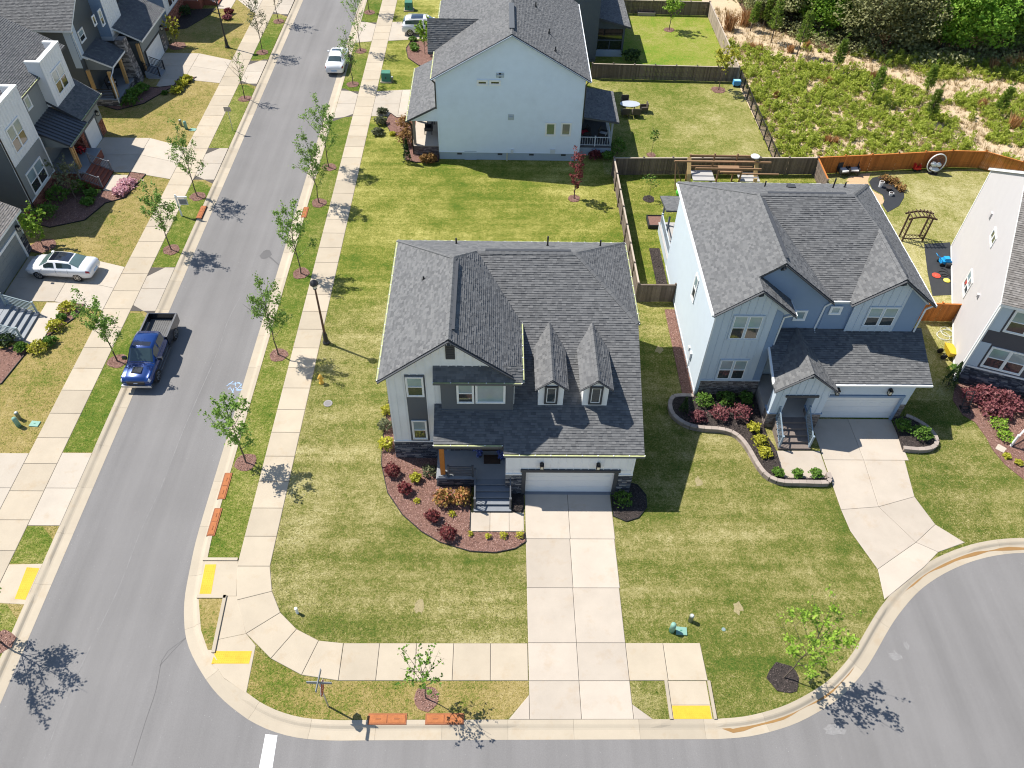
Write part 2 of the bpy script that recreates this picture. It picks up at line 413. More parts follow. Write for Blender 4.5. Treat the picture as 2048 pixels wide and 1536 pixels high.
BLUEL = mat('pale_blue_wall_paint', (0.47, 0.53, 0.575), 0.6, var=0.05, fine=0.03)
BLUEB = mat('pale_blue_board_paint', (0.50, 0.57, 0.64), 0.6, var=0.05, fine=0.03)
BLUED = mat('slate_blue_paint', (0.22, 0.30, 0.42), 0.6, var=0.05, fine=0.03)
BACKW = mat('pale_blue_grey_siding', (0.70, 0.78, 0.88), 0.6, var=0.06, fine=0.03, dirt=0.06)
LAVW = mat('pale_lavender_grey_siding', (0.50, 0.475, 0.47), 0.6, var=0.05, fine=0.03)
LAVD = mat('dark_purple_grey_siding', (0.085, 0.08, 0.09), 0.65, var=0.08)
SAGE = mat('sage_grey_siding', (0.235, 0.25, 0.245), 0.65, var=0.06)
OLIVG = mat('dark_olive_grey_siding', (0.11, 0.118, 0.118), 0.65, var=0.07)
DKGRN = mat('dark_slate_green_siding', (0.085, 0.10, 0.105), 0.65, var=0.07)
WOODP = mat('stained_cedar_post', (0.46, 0.17, 0.035), 0.6, var=0.2, scale=5)
WOODL = mat('light_cedar_post', (0.50, 0.30, 0.12), 0.6, var=0.2, scale=5)
FOUND = mat('painted_foundation', (0.36, 0.43, 0.50), 0.85, var=0.1, bump=0.3)
GLASSD = mat_glass('dark_window_glass', (0.035, 0.045, 0.048))
GLASSB = mat_glass('window_glass_over_blind', (0.27, 0.36, 0.38), 0.12)
GLASSK = mat_glass('black_glass', (0.012, 0.016, 0.02))
GUT = mat('dark_gutter', (0.10, 0.105, 0.11), 0.5, var=0.1)
GUTW = mat('white_gutter', (0.72, 0.73, 0.72), 0.45, var=0.05)
POLL = mat('pollen_film', (0.42, 0.44, 0.22), 0.9, var=0.3, scale=4)
CONW = mat_concrete('warm_concrete', (0.43, 0.365, 0.275), 0.15, 0.08)
CONL = mat_concrete('light_concrete', (0.45, 0.39, 0.32), 0.15, 0.09)
CONG = mat_concrete('grey_concrete', (0.44, 0.385, 0.315), 0.15, 0.09)
CONB = mat_concrete('kerb_concrete', (0.415, 0.355, 0.27), 0.13, 0.08)
JOINT = mat('dark_joint', (0.09, 0.08, 0.07), 0.95)
ASPH = mat_asphalt('asphalt')
YEL = mat('tactile_yellow', (0.66, 0.385, 0.035), 0.8, var=0.16, fine=0.2, dirt=0.25)
PAINTW = mat('road_paint_white', (0.74, 0.75, 0.74), 0.7, var=0.08, fine=0.1)
MULCH = mat_ramp('red_brown_mulch', [(0.0, (0.08, 0.04, 0.032)), (0.5, (0.25, 0.135, 0.105)), (1.0, (0.46, 0.30, 0.25))], rough=0.95, extra=0.3)
MULCHG = mat('mulch_ground', (0.20, 0.11, 0.085), 0.95, var=0.3, scale=6, fine=0.5, fscale=25, bump=0.8, bscale=25)
MULCHD = mat_ramp('dark_mulch', [(0.0, (0.012, 0.01, 0.009)), (0.5, (0.05, 0.04, 0.036)), (1.0, (0.14, 0.11, 0.10))], rough=0.95, extra=0.3)
MULCHDG = mat('dark_mulch_ground', (0.045, 0.036, 0.032), 0.95, var=0.3, scale=6, fine=0.5, fscale=25, bump=0.8, bscale=25)
METB = mat('black_metal', (0.018, 0.018, 0.02), 0.45, 0.5)
METG = mat('galvanised_metal', (0.45, 0.46, 0.47), 0.4, metal=0.7)
RUST = mat('rusty_orange_steel', (0.29, 0.105, 0.045), 0.8, var=0.3, scale=4, fine=0.25)
BARK = mat('young_bark', (0.11, 0.085, 0.065), 0.9, var=0.25, scale=8)
GRNBOX = mat('utility_green', (0.06, 0.20, 0.135), 0.6, var=0.15)
GRNPALE = mat('utility_pale_green', (0.20, 0.36, 0.29), 0.6, var=0.12)
FENB = mat('weathered_brown_fence', (0.16, 0.125, 0.10), 0.85, var=0.2, scale=3, tint=0.28, fine=0.2)
FENO = mat('orange_stained_fence', (0.44, 0.155, 0.035), 0.8, var=0.15, scale=3, tint=0.2, fine=0.15)
FENP = mat('pale_fence_cap', (0.42, 0.35, 0.28), 0.85, var=0.15)
RUBBER = mat('tyre_rubber', (0.018, 0.018, 0.019), 0.85)
CHROME = mat('alloy_silver', (0.55, 0.56, 0.57), 0.28, metal=0.9)

# ------------------------------------------------------------------ ground, road, lawns
EXCL = []                                   # footprints where no grass grows
def excl(poly): EXCL.append(np.array([(p[0], p[1]) for p in poly])); return poly
def in_poly(P, poly):
    x, y = P[:, 0], P[:, 1]; r = np.zeros(len(P), bool); j = len(poly) - 1
    for i in range(len(poly)):
        xi, yi = poly[i]; xj, yj = poly[j]
        if yi != yj: r ^= ((yi > y) != (yj > y)) & (x < (xj - xi) * (y - yi) / (yj - yi) + xi)
        j = i
    return r
def spline(pts, step=0.5):
    out = []
    for i in range(len(pts) - 1):
        p0 = pts[max(i - 1, 0)]; p1 = pts[i]; p2 = pts[i + 1]; p3 = pts[min(i + 2, len(pts) - 1)]
        L = math.dist(p1, p2)
        if math.dist(p0, p1) > 2.5 * L: p0 = (2 * p1[0] - p2[0], 2 * p1[1] - p2[1])
        if math.dist(p2, p3) > 2.5 * L: p3 = (2 * p2[0] - p1[0], 2 * p2[1] - p1[1])
        k = max(1, int(L / step)) if L < 6 else max(2, int(L / 3))
        for a in range(k):
            t = a / k
            if L > 6: q = tuple(p1[c] + (p2[c] - p1[c]) * t for c in (0, 1))
            else: q = tuple(0.5 * (2 * p1[c] + (p2[c] - p0[c]) * t + (2 * p0[c] - 5 * p1[c] + 4 * p2[c] - p3[c]) * t * t + (3 * p1[c] - p0[c] - 3 * p2[c] + p3[c]) * t ** 3) for c in (0, 1))
            out.append(q)
    out.append(pts[-1]); return out
def lefts(path):
    out = []
    for i in range(len(path)):
        a = path[max(i - 1, 0)]; b = path[min(i + 1, len(path) - 1)]; d = (b[0] - a[0], b[1] - a[1]); L = math.hypot(*d); out.append((-d[1] / L, d[0] / L))
    return out
def offset(path, d): return [(p[0] + n[0] * d, p[1] + n[1] * d) for p, n in zip(path, lefts(path))]

RZ = -0.10                                  # road surface level
g = MB(); g.box(-1500, 1500, -1500, 1500, -1.2, -0.16); g.build('ground', mat_lawn('lawn_far', 0.55), kind='structure', label='wide green and tan ground beyond the built lots', cat='ground')
r = MB(); r.box(-22.62, 60, -120, 210, -0.15, RZ); road = r.build('road', ASPH, kind='structure', label='grey asphalt street running past the houses into the side court', cat='road')
SEAM = mat('asphalt_seam', (0.212, 0.204, 0.198), 0.9, var=0.3, scale=3)
s = MB()                                    # paving seam with small wander
sp = spline([G2(480, 592), G2(455, 640), G2(435, 700), G2(400, 780), G2(365, 860), G2(320, 975), G2(280, 1060), G2(240, 1165), G2(180, 1290), G2(130, 1400), G2(85, 1520)], 0.7)
for a, b_ in zip(sp[:-1], sp[1:]):
    w = 0.015 + 0.02 * random.Random(a[1]).random()
    s.face([(a[0] - w, a[1], RZ + .004), (b_[0] - w, b_[1], RZ + .004), (b_[0] + w, b_[1], RZ + .004), (a[0] + w, a[1], RZ + .004)])
s.build('seam', SEAM, road)
s = MB(); CRK = mat('asphalt_crack', (0.12, 0.115, 0.112), 0.95)
for pts in ([G2(370, 1275), G2(335, 1300), G2(322, 1320), G2(310, 1380), G2(290, 1440), G2(262, 1530)], [G2(318, 1330), G2(345, 1300), G2(372, 1272)]):
    for a, b_ in zip(spline(pts, .4)[:-1], spline(pts, .4)[1:]):
        s.face([(a[0] - .012, a[1], RZ + .004), (a[0] + .012, a[1], RZ + .004), (b_[0] + .012, b_[1], RZ + .004), (b_[0] - .012, b_[1], RZ + .004)])
s.build('crack', CRK, road)
sb = MB(); sb.prism([G2(530, 1467), G2(554, 1469), (-9.55, 9.4), (-10.17, 9.4)], RZ + .002, RZ + .006)
sb.build('stop_line', PAINTW, road)
pk = MB(); rr = random.Random(5)            # blue survey spray marks
for i in range(16):
    c = G2(458 + rr.random() * 26, 762 + rr.random() * 18)
    a = rr.random() * 3.1; L = .08 + .16 * rr.random(); w = .02
    dx, dy = math.cos(a), math.sin(a)
    pk.face([(c[0] - dx * L - dy * w, c[1] - dy * L + dx * w, RZ + .005 + i * 2e-4), (c[0] + dx * L - dy * w, c[1] + dy * L + dx * w, RZ + .005 + i * 2e-4), (c[0] + dx * L + dy * w, c[1] + dy * L - dx * w, RZ + .005 + i * 2e-4), (c[0] - dx * L + dy * w, c[1] - dy * L - dx * w, RZ + .005 + i * 2e-4)])
pk.build('survey_mark', mat('blue_marking_spray', (0.32, 0.46, 0.66), 0.8), road)
pt = MB()                                   # pale scuffs on the court
for (cx_, cy_, rx, ry) in ((1672, 1458, 26, 9), (1792, 1310, 14, 10), (1815, 1290, 6, 8)):
    c = G2(cx_, cy_); poly = [(c[0] + rx * .025 * math.cos(a) * (0.6 + .6 * rr.random()), c[1] + ry * .025 * math.sin(a) * (0.6 + .6 * rr.random())) for a in np.linspace(0, 6.28, 14)[:-1]]
    pt.face([(p[0], p[1], RZ + .005) for p in poly])
pt.build('scuff', mat('pale_scuff', (0.232, 0.224, 0.217), 0.95, var=0.3, scale=8, fine=0.3), road)
st = MB()                                   # lamp post shadow painted as a darker patch on the road
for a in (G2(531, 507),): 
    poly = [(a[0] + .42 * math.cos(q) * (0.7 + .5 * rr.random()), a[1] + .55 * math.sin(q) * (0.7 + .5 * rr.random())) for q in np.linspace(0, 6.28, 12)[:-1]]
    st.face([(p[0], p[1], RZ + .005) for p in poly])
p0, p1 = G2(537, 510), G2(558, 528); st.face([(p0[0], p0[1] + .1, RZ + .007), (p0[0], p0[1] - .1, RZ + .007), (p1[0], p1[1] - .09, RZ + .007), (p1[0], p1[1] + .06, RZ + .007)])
st.build('painted_lamp_shadow', mat('shadow_dark_asphalt', (0.125, 0.12, 0.118), 0.8), road)

KR = [(-15.95, 200), (-15.95, 60), (-15.95, 24.5), (-15.92, 22.6), (-15.8, 21.0), (-15.62, 19.3), (-15.32, 18.1), (-14.9, 17.0), (-14.2, 15.95), (-13.0, 14.6), (-11.75, 13.65), (-10.5, 12.96), (-9.0, 12.5), (-7.4, 12.34), (-5.5, 12.34), (10.2, 12.36), (11.88, 12.5), (13.69, 12.95), (14.94, 13.46), (16.49, 14.3), (17.9, 15.47), (18.78, 16.4), (19.69, 17.45), (20.7, 18.5), (22.3, 19.85), (24.22, 20.93), (26.43, 21.72), (28.71, 22.04), (31.5, 21.9), (34.6, 21.0), (37.2, 19.0), (39, 16), (39.6, 12), (38.6, 8), (36, 4.5)]
KRs = spline(KR, 0.5); KW = 0.85
def resample(path, L):
    out = [path[0]]; acc = 0.0
    for a, b in zip(path[:-1], path[1:]):
        d = math.dist(a, b); t = 0
        while acc + (d - t) >= L:
            t += L - acc; acc = 0; out.append((a[0] + (b[0] - a[0]) * t / d, a[1] + (b[1] - a[1]) * t / d))
        acc += d - t
    return out
def dropR(p):
    x, y = p
    if x < -14.9 and (66.6 < y < 73.4 or 83.2 < y < 88.8 or 19.2 < y < 21.3): return True
    if y < 16.2 and -13.6 < x < -11.6: return True
    if y < 13 and (0.8 < x < 7.4 or 8.2 < x < 10.3): return True
    return 20.6 < x < 26.0 and y > 18
def dropL(p): return any(a < p[1] < b for a, b in ((23.4, 28.6), (19.0, 21.1), (40.6, 45.7), (56.8, 62.2), (73.5, 79), (90, 96)))
def kerb(name, path, drop, label, lim):
    path = [p for p in resample(path, 0.5) if lim(p)]
    root = thing(name, label, 'kerb', (path[0][0], path[0][1], 0)); root['kind'] = 'structure'
    nn = lefts(path); k = 6; i = 0
    while i < len(path) - 1:
        seg = list(range(i, min(i + k, len(path) - 1) + 1)); mb = MB(); rings = []
        for q, j in enumerate(seg):
            p, n = path[j], nn[j]; d = drop(p); top = 0.012 if d else 0.03
            prof = [(0, RZ + .006), (.42, RZ + .012), (.50, RZ + (.03 if d else .03)), (.60, (-.03 if d else -.0)), (.66, (-.012 if d else .022)), (KW, top), (KW, -.14), (0, -.14)]
            sh = 0.004 if q == 0 else (-0.004 if q == len(seg) - 1 else 0)
            tx, ty = n[1], -n[0]
            rings.append([(p[0] + n[0] * o + tx * sh, p[1] + n[1] * o + ty * sh, z) for o, z in prof])
        m = len(rings[0]); base = len(mb.v)
        for R_ in rings: mb.v.extend(R_)
        for a in range(len(rings) - 1):
            for c in range(m):
                e = (c + 1) % m; mb.f.append((base + a * m + c, base + (a + 1) * m + c, base + (a + 1) * m + e, base + a * m + e)); mb.t.append(.5)
        mb.f.append(tuple(base + c for c in range(m))); mb.f.append(tuple(base + (len(rings) - 1) * m + m - 1 - c for c in range(m))); mb.t += [.5, .5]
        mb.build('kerb_section', CONB, root); i += k
    return root
kerb('kerb', KRs, dropR, 'pale concrete kerb and gutter curving round the corner lot', lambda p: p[1] < 102 and (p[0] < 34 or p[1] > 15))
kerb('kerb', [(-22.55, 8), (-22.55, 30), (-22.5, 60), (-22.45, 102)], dropL, 'pale concrete kerb along the far side of the street', lambda p: True)
BKR = offset(KRs, KW - 0.01)
excl(BKR + [(60, -50), (-23.4, -50), (-23.4, 200)])
# water stain in the gutter of the court
ws = spline([(10.3, 12.95), (11.0, 12.72), (12.0, 12.95), (13.4, 13.32), (14.7, 13.85), (16.1, 14.6), (17.35, 15.65), (18.3, 16.7), (19.2, 17.75), (20.2, 18.8), (21.6, 19.95), (23.4, 21.0), (25.6, 21.85), (27.6, 22.25), (29.2, 22.3)], .4)
wm = MB(); lw = lefts(ws); rr = random.Random(3)
for i in range(len(ws) - 1):
    if i < 6: w0 = .03 + .015 * i
    w0 = .045 + .05 * abs(math.sin(i * .37)) + .03 * math.sin(i * 1.3); w1 = .045 + .05 * abs(math.sin((i + 1) * .37)) + .03 * math.sin((i + 1) * 1.3)
    a, b_, na, nb = ws[i], ws[i + 1], lw[i], lw[i + 1]; z = RZ + .0165
    wm.face([(a[0] - na[0] * w0, a[1] - na[1] * w0, z), (b_[0] - nb[0] * w1, b_[1] - nb[1] * w1, z), (b_[0] + nb[0] * w1, b_[1] + nb[1] * w1, z), (a[0] + na[0] * w0, a[1] + na[1] * w0, z)])
wm.build('gutter_stain', mat('wet_clay_stain', (0.29, 0.165, 0.06), 0.35, 0.5, var=0.15), road)

def lawn(poly, matkey, zt, label, params=None):
    mb = MB(); mb.prism(poly, -0.14, zt); return mb.build('lawn', matkey, kind='structure', label=label, cat='lawn')
L_FRONT = mat_lawn('lawn_front', 0.56, 1.0, green=(.06, .108, .014), olive=(.138, .150, .03), straw=(.275, .245, .09), streak=0.6, back=0.05); L_VERGE = mat_lawn('lawn_verge', 0.42, 1.05)
L_BACK = mat_lawn('lawn_back', 0.40, 1.12, green=(0.085, 0.16, 0.014), olive=(0.19, 0.205, 0.026), streak=0.5)
L_TAN = mat_lawn('lawn_tan', 0.62, 1.0); L_LEFT = mat_lawn('lawn_left', 0.66, 1.0, straw=(0.29, 0.225, 0.075), pale=(0.38, 0.30, 0.13)); L_DORM = mat_lawn('lawn_dormant', 0.74, 1.0)
L_LIME = mat_lawn('lawn_lime', 0.42, 1.15, green=(0.09, 0.19, 0.014), olive=(0.19, 0.22, 0.03))
lawn(BKR + [(150, 4), (150, 210), (-15.1, 210)], L_FRONT, 0.0, 'mown front lawn of mixed green and straw turf round the corner house')
lawn([(-23.38, -60), (-23.38, 210), (-160, 210), (-160, -60)], L_LEFT, 0.0, 'browned lawns in front of the houses across the street')
lawn([(-20, -60), (40, -60), (34, 2.5), (-12, 2.5), (-15.5, 0)], L_FRONT, 0.0, 'lawn on the opposite side of the side court')
lawn([(9.2, 58.6), (24.2, 59.1), (24.1, 75.8), (9.2, 76)], L_TAN, .004, 'straw coloured back lawn inside the brown fence')
lawn([(12, 76.1), (23.8, 75.8), (23.9, 91.8), (12, 92)], L_LIME, .004, 'lime green fenced back lawn of the dark house')
lawn([(25.5, 33), (31, 33), (33.6, 40), (37, 47), (47, 56), (43.5, 59.3), (42.1, 60.3), (27.2, 59), (27, 46.4), (25.5, 46)], L_DORM, .004, 'dormant pale lawn behind the orange fence')
for a, b_ in ((21.45, 66.7), (73.1, 83.3), (88.6, 120)):
    lawn([(-15.1, a), (-13.36, a), (-13.36, b_ + (.9 if b_ < 70 else .4)), (-14.1, b_ + (.8 if b_ < 70 else .3)), (-15.1, b_)], L_VERGE, .006, 'green verge strip between kerb and walk starting at %s' % {21.45: 'the corner ramp', 73.1: 'the white gabled house driveway', 88.6: 'the far driveway'}[a])
for a, b_, w in ((6, 18.9, 'beyond the kerb ramp'), (21.15, 23.43, 'a small clipped patch by the yellow ramp'), (28.45, 40.5, 'beside the blue pickup'), (45.5, 56.7, 'under the two leafy maples'), (61.9, 73.5, 'with the parking sign'), (79, 90, 'by the far lamp post')):
    lawn([(-25.1, a), (-23.39, a), (-23.39, b_ - .9), (-24.3, b_), (-25.1, b_)], L_VERGE, .006, 'green verge strip across the street, ' + w)

FVERGE = [(-11.45, 16.5), (-11.4, 14.4), (-10.06, 13.66), (-8.62, 13.23), (.65, 13.21), (1.68, 14.2), (1.68, 14.98), (-7.25, 14.98), (-9.0, 15.24), (-10.6, 16.03)]
lawn(FVERGE, L_LEFT, .006, 'browned verge strip with the stop sign along the side court')
# ------------------------------------------------------------------ pavements
def slabs(name, label, quads, m, zt=0.03, gap=0.012, cat='pavement'):
    c = quads[0][0]; root = thing(name, label, cat, (c[0], c[1], 0)); root['kind'] = 'structure'
    bed = MB()
    for q in quads:
        bed.prism(q, -0.12, zt - 0.025); excl(q)
        cx_ = sum(p[0] for p in q) / len(q); cy_ = sum(p[1] for p in q) / len(q)
        H = halfs(q); H = [(a, b, cc - gap) for a, b, cc in H]; qq = clip_conv([(cx_ - 99, cy_ - 99), (cx_ + 99, cy_ - 99), (cx_ + 99, cy_ + 99), (cx_ - 99, cy_ + 99)], H)
        H2 = [(a, b, cc - 0.018) for a, b, cc in H]; q2 = clip_conv([(cx_ - 99, cy_ - 99), (cx_ + 99, cy_ - 99), (cx_ + 99, cy_ + 99), (cx_ - 99, cy_ + 99)], H2)
        mb = MB()
        if len(q2) == len(qq):
            k = len(qq); n = 0
            mb.v = [(p[0], p[1], -.1) for p in qq] + [(p[0], p[1], zt - .012) for p in qq] + [(p[0], p[1], zt) for p in q2]
            for lv in (0, 1):
                for i in range(k):
                    j = (i + 1) % k; mb.f.append((lv * k + i, lv * k + j, lv * k + k + j, lv * k + k + i)); mb.t.append(.5)
            mb.f.append(tuple(2 * k + i for i in range(k))); mb.t.append(.5)
        else: mb.prism(qq, -0.1, zt)
        mb.build('slab', m, root)
    bed.build('joint_bed', JOINT, root); return root
def rect(x0, x1, y0, y1): return [(x0, y0), (x1, y0), (x1, y1), (x0, y1)]
WJ = [21.03 + 1.8 * i for i in range(45)]
sq = [rect(-13.36, -11.64, a, b_) for a, b_ in zip(WJ[:-1], WJ[1:])]
inn = [(-11.64, 21.03), (-11.25, 19.6), (-10.61, 18.44), (-9.65, 17.57), (-8.48, 16.98), (-7.26, 16.85)]
out_ = [(-13.36, 21.03), (-12.95, 19.1), (-12.07, 17.33), (-10.62, 16.07), (-9.02, 15.27), (-7.25, 15.0)]
for i in range(5): sq.append([out_[i], inn[i], inn[i + 1], out_[i + 1]])
xs = [-7.25] + [-5.5 + 1.8 * i for i in range(5)]
for a, b_ in zip(xs[:-1], xs[1:]): sq.append(rect(a, b_, 15.0, 16.85))
slabs('sidewalk', 'beige concrete walk that rounds the corner house in jointed slabs', sq, CONW)
slabs('sidewalk', 'stub of beige walk ending at the grass beside the driveway', [rect(6.5, 8.35, 15, 16.87), [(8.35, 15), (10.24, 15), (10.18, 16.87), (8.35, 16.87)]], CONW)
LJ = [8.6 + 1.9 * i for i in range(49)]
slabs('sidewalk', 'pale concrete walk along the far side of the street', [rect(-27.0, -25.1, a, b_) for a, b_ in zip(LJ[:-1], LJ[1:])], CONW)
def arcpt(i): return BKR[min(range(len(BKR)), key=lambda k: math.dist(BKR[k], i))]
b1 = [p for p in BKR if -15.2 < p[0] < -11.3 and 14.2 < p[1] < 21.4]
isl_r = [(-13.48, 19.33), (-13.42, 16.3)]
b_hi = [p for p in b1 if p[1] > 19.3]; b_lo = [p for p in b1 if p[1] <= 16.3]
slabs('kerb_ramp', 'kerb ramp with yellow pad above the small grass triangle', [[(-15.06, 21.36), (-13.37, 21.36), (-13.0, 19.33), (-14.92, 19.33)]], CONW, .02, .004)
slabs('kerb_ramp', 'kerb ramp with yellow pad below the small grass triangle', [[(-13.5, 19.33), (-12.98, 19.33), (-12.06, 17.33), (-13.45, 17.0)], [(-13.45, 17.0), (-12.06, 17.33), (-11.47, 16.72), (-11.42, 14.38), (-12.65, 15.15), (-13.78, 16.45)]], CONW, .02, .004)
tri = [(-14.86, 19.2), (-13.66, 19.2), (-13.5, 16.5), (-13.72, 16.5), (-14.3, 17.5)]
mb = MB(); mb.prism(tri, -.1, .035); mb.build('lawn', L_LEFT, kind='structure', label='small triangle of grass between the two corner ramps', cat='lawn')
kb = thing('kerb_upstand', 'raised concrete edging round the small grass triangle', 'kerb', (-13.5, 19.3, 0)); kb['kind'] = 'structure'
for a, b_ in (((-14.95, 19.28), (-13.5, 19.28)), ((-13.56, 19.36), (-13.42, 16.35))):
    mb = MB(); mb.obar((a[0], a[1], .02), (b_[0], b_[1], .02), .17, .15); mb.build('edging', CONB, kb)
ex = MB(); ex.obar((-15.2, 21.42, .02), (-13.4, 21.42, .02), .16, .13); ex.build('edging', CONB, kb)
yp = thing('tactile_pad', 'yellow tactile pad on the ramp facing the main street', 'tactile pad', (-14.7, 20.3, 0)); yp['kind'] = 'structure'
def pad(root, poly, zt):
    mb = MB(); mb.prism(poly, -.02, zt)
    x0 = min(p[0] for p in poly); x1 = max(p[0] for p in poly); y0 = min(p[1] for p in poly); y1 = max(p[1] for p in poly); H = halfs(poly)
    x = x0 + .06
    while x < x1:
        y = y0 + .06
        while y < y1:
            if all(a * x + b * y + c > .04 for a, b, c in H): mb.lathe((x, y, zt), [(.022, 0), (.014, .006)], 5)
            y += .1
        x += .1
    mb.build('pad', YEL, root)
pad(yp, [(-15.02, 21.12), (-14.45, 21.13), (-14.3, 19.45), (-14.88, 19.45)], .026)
yp = thing('tactile_pad', 'yellow tactile pad on the ramp facing the side court', 'tactile pad', (-12.5, 16.1, 0)); yp['kind'] = 'structure'
pad(yp, [(-13.34, 16.44), (-11.6, 16.44), (-11.6, 15.82), (-13.38, 15.82)], .028)
yp = thing('tactile_pad', 'yellow tactile pad beside the corner house driveway', 'tactile pad', (9.2, 13.5, 0)); yp['kind'] = 'structure'
slabs('kerb_ramp', 'kerb ramp at the end of the stub walk', [rect(8.3, 10.15, 13.85, 14.99), rect(8.3, 10.15, 13.2, 13.85)], CONW, .02, .006)
pad(yp, rect(8.34, 10.1, 13.22, 13.82), .027)
ed = MB(); ed.obar((8.22, 13.2, .02), (8.22, 15, .02), .14, .12); ed.obar((10.26, 13.2, .02), (10.26, 14.98, .02), .14, .12); ed.build('kerb_upstand', CONB, kind='structure', label='low concrete edges flanking the ramp by the driveway', cat='kerb')
yp = thing('tactile_pad', 'yellow tactile pad across the main street', 'tactile pad', (-23.7, 20, 0)); yp['kind'] = 'structure'
slabs('kerb_ramp', 'kerb ramp across the main street', [[(-25.1, 18.95), (-23.38, 18.85), (-23.38, 21.15), (-25.1, 21.1)]], CONW, .02, .006)
pad(yp, [(-24.12, 20.93), (-23.45, 20.87), (-23.45, 19.1), (-24.0, 19.15)], .027)

# driveways
slabs('driveway', 'light concrete driveway leading to the corner house garage',
      [rect(1.74, 4.15, 22.74, 25.68), rect(4.15, 6.58, 22.74, 25.68), rect(1.73, 4.12, 19.83, 22.74), rect(4.12, 6.54, 19.83, 22.74), rect(1.72, 4.1, 16.87, 19.83), rect(4.1, 6.5, 16.87, 19.83),
       rect(1.72, 4.1, 14.99, 16.87), rect(4.1, 6.5, 14.99, 16.87), [(0.74, 13.2), (1.72, 13.2), (1.72, 14.35)], rect(1.72, 4.1, 13.2, 14.99), rect(4.1, 6.5, 13.2, 14.99), [(6.5, 13.2), (7.4, 13.2), (6.5, 13.9)]], CONL, .03, .010, 'driveway')
slabs('driveway', 'curving light concrete driveway of the blue house',
      [rect(19.5, 21.9, 28.2, 31.4), rect(21.9, 24.6, 28.2, 31.4), [(19.5, 24.7), (21.7, 24.9), (21.9, 28.2), (19.5, 28.2)], [(21.7, 24.9), (24.0, 25.6), (24.35, 28.2), (21.9, 28.2)],
       [(19.6, 23.3), (20.35, 20.95), (23.0, 22.6), (21.7, 24.9), (19.5, 24.7)], [(23.0, 22.6), (24.5, 23.75), (24.0, 25.6), (21.7, 24.9)], [(20.35, 20.95), (20.12, 19.2), (22.9, 21.1), (24.0, 22.0), (23.0, 22.6)], [(24.0, 22.0), (25.7, 22.6), (24.5, 23.75), (23.0, 22.6)]], CONL, .03, .008, 'driveway')
def ldrive(label, y0, y1, g0, g1, xg):
    ym = (y0 + y1) / 2; gm = (g0 + g1) / 2
    slabs('driveway', label, [[(-25.1, y0), (-24.2, y0), (-23.38, y0 - .55), (-23.38, ym), (-25.1, ym)], [(-25.1, ym), (-23.38, ym), (-23.38, y1 + .75), (-24.1, y1), (-25.1, y1)],
          [(-30.6, g0), (-27, y0), (-27, ym), (-30.6, gm)], [(-30.6, gm), (-27, ym), (-27, y1), (-30.6, g1)], [(xg, g0), (-30.6, g0), (-30.6, gm), (xg, gm)], [(xg, gm), (-30.6, gm), (-30.6, g1), (xg, g1)]], CONG, .03, .009, 'driveway')
slabs('driveway', 'wide pale driveway across from the corner ramp', [rect(-25.1, -23.38, 23.45, 25.9), rect(-25.1, -23.38, 25.9, 28.4), rect(-30, -27, 23.5, 25.9), rect(-30, -27, 25.9, 28.35), rect(-34, -30, 23.5, 25.9), rect(-34, -30, 25.9, 28.35)], CONG, .03, .009, 'driveway')
ldrive('driveway under the white sedan', 40.7, 45.45, 41.6, 46.6, -34.35)
ldrive('driveway of the house with the metal porch roof', 56.95, 61.9, 57.9, 63.4, -34.65)
ldrive('driveway of the house with the tall stone chimney pier', 73.75, 78.7, 74.4, 80.1, -34.1)
ldrive('driveway of the far brick based house', 90.1, 95.5, 94.9, 99, -34.4)
slabs('driveway', 'driveway of the white gabled house', [[(-15.08, 66.75), (-14.1, 67.55), (-13.36, 67.75), (-13.36, 70.1), (-15.08, 70.1)], [(-15.08, 70.1), (-13.36, 70.1), (-13.36, 72.55), (-14.2, 72.6), (-15.08, 73.3)],
      [(-11.64, 67.8), (-9.2, 67.9), (-9.2, 70.2), (-11.64, 70.1)], [(-11.64, 70.1), (-9.2, 70.2), (-9.2, 73), (-11.64, 72.6)], [(-9.2, 67.9), (-5, 68), (-5, 73.3), (-9.2, 73)]], CONG, .03, .009, 'driveway')
slabs('driveway', 'driveway under the white crossover', [[(-15.08, 83.2), (-13.36, 83.6), (-13.36, 88.4), (-14.4, 88.4), (-15.08, 88.75)], [(-11.64, 83.8), (-8, 84.4), (-8, 88.9), (-11.64, 88.6)], [(-8, 84.4), (0, 84.6), (0, 89), (-8, 88.9)]], CONG, .03, .009, 'driveway')

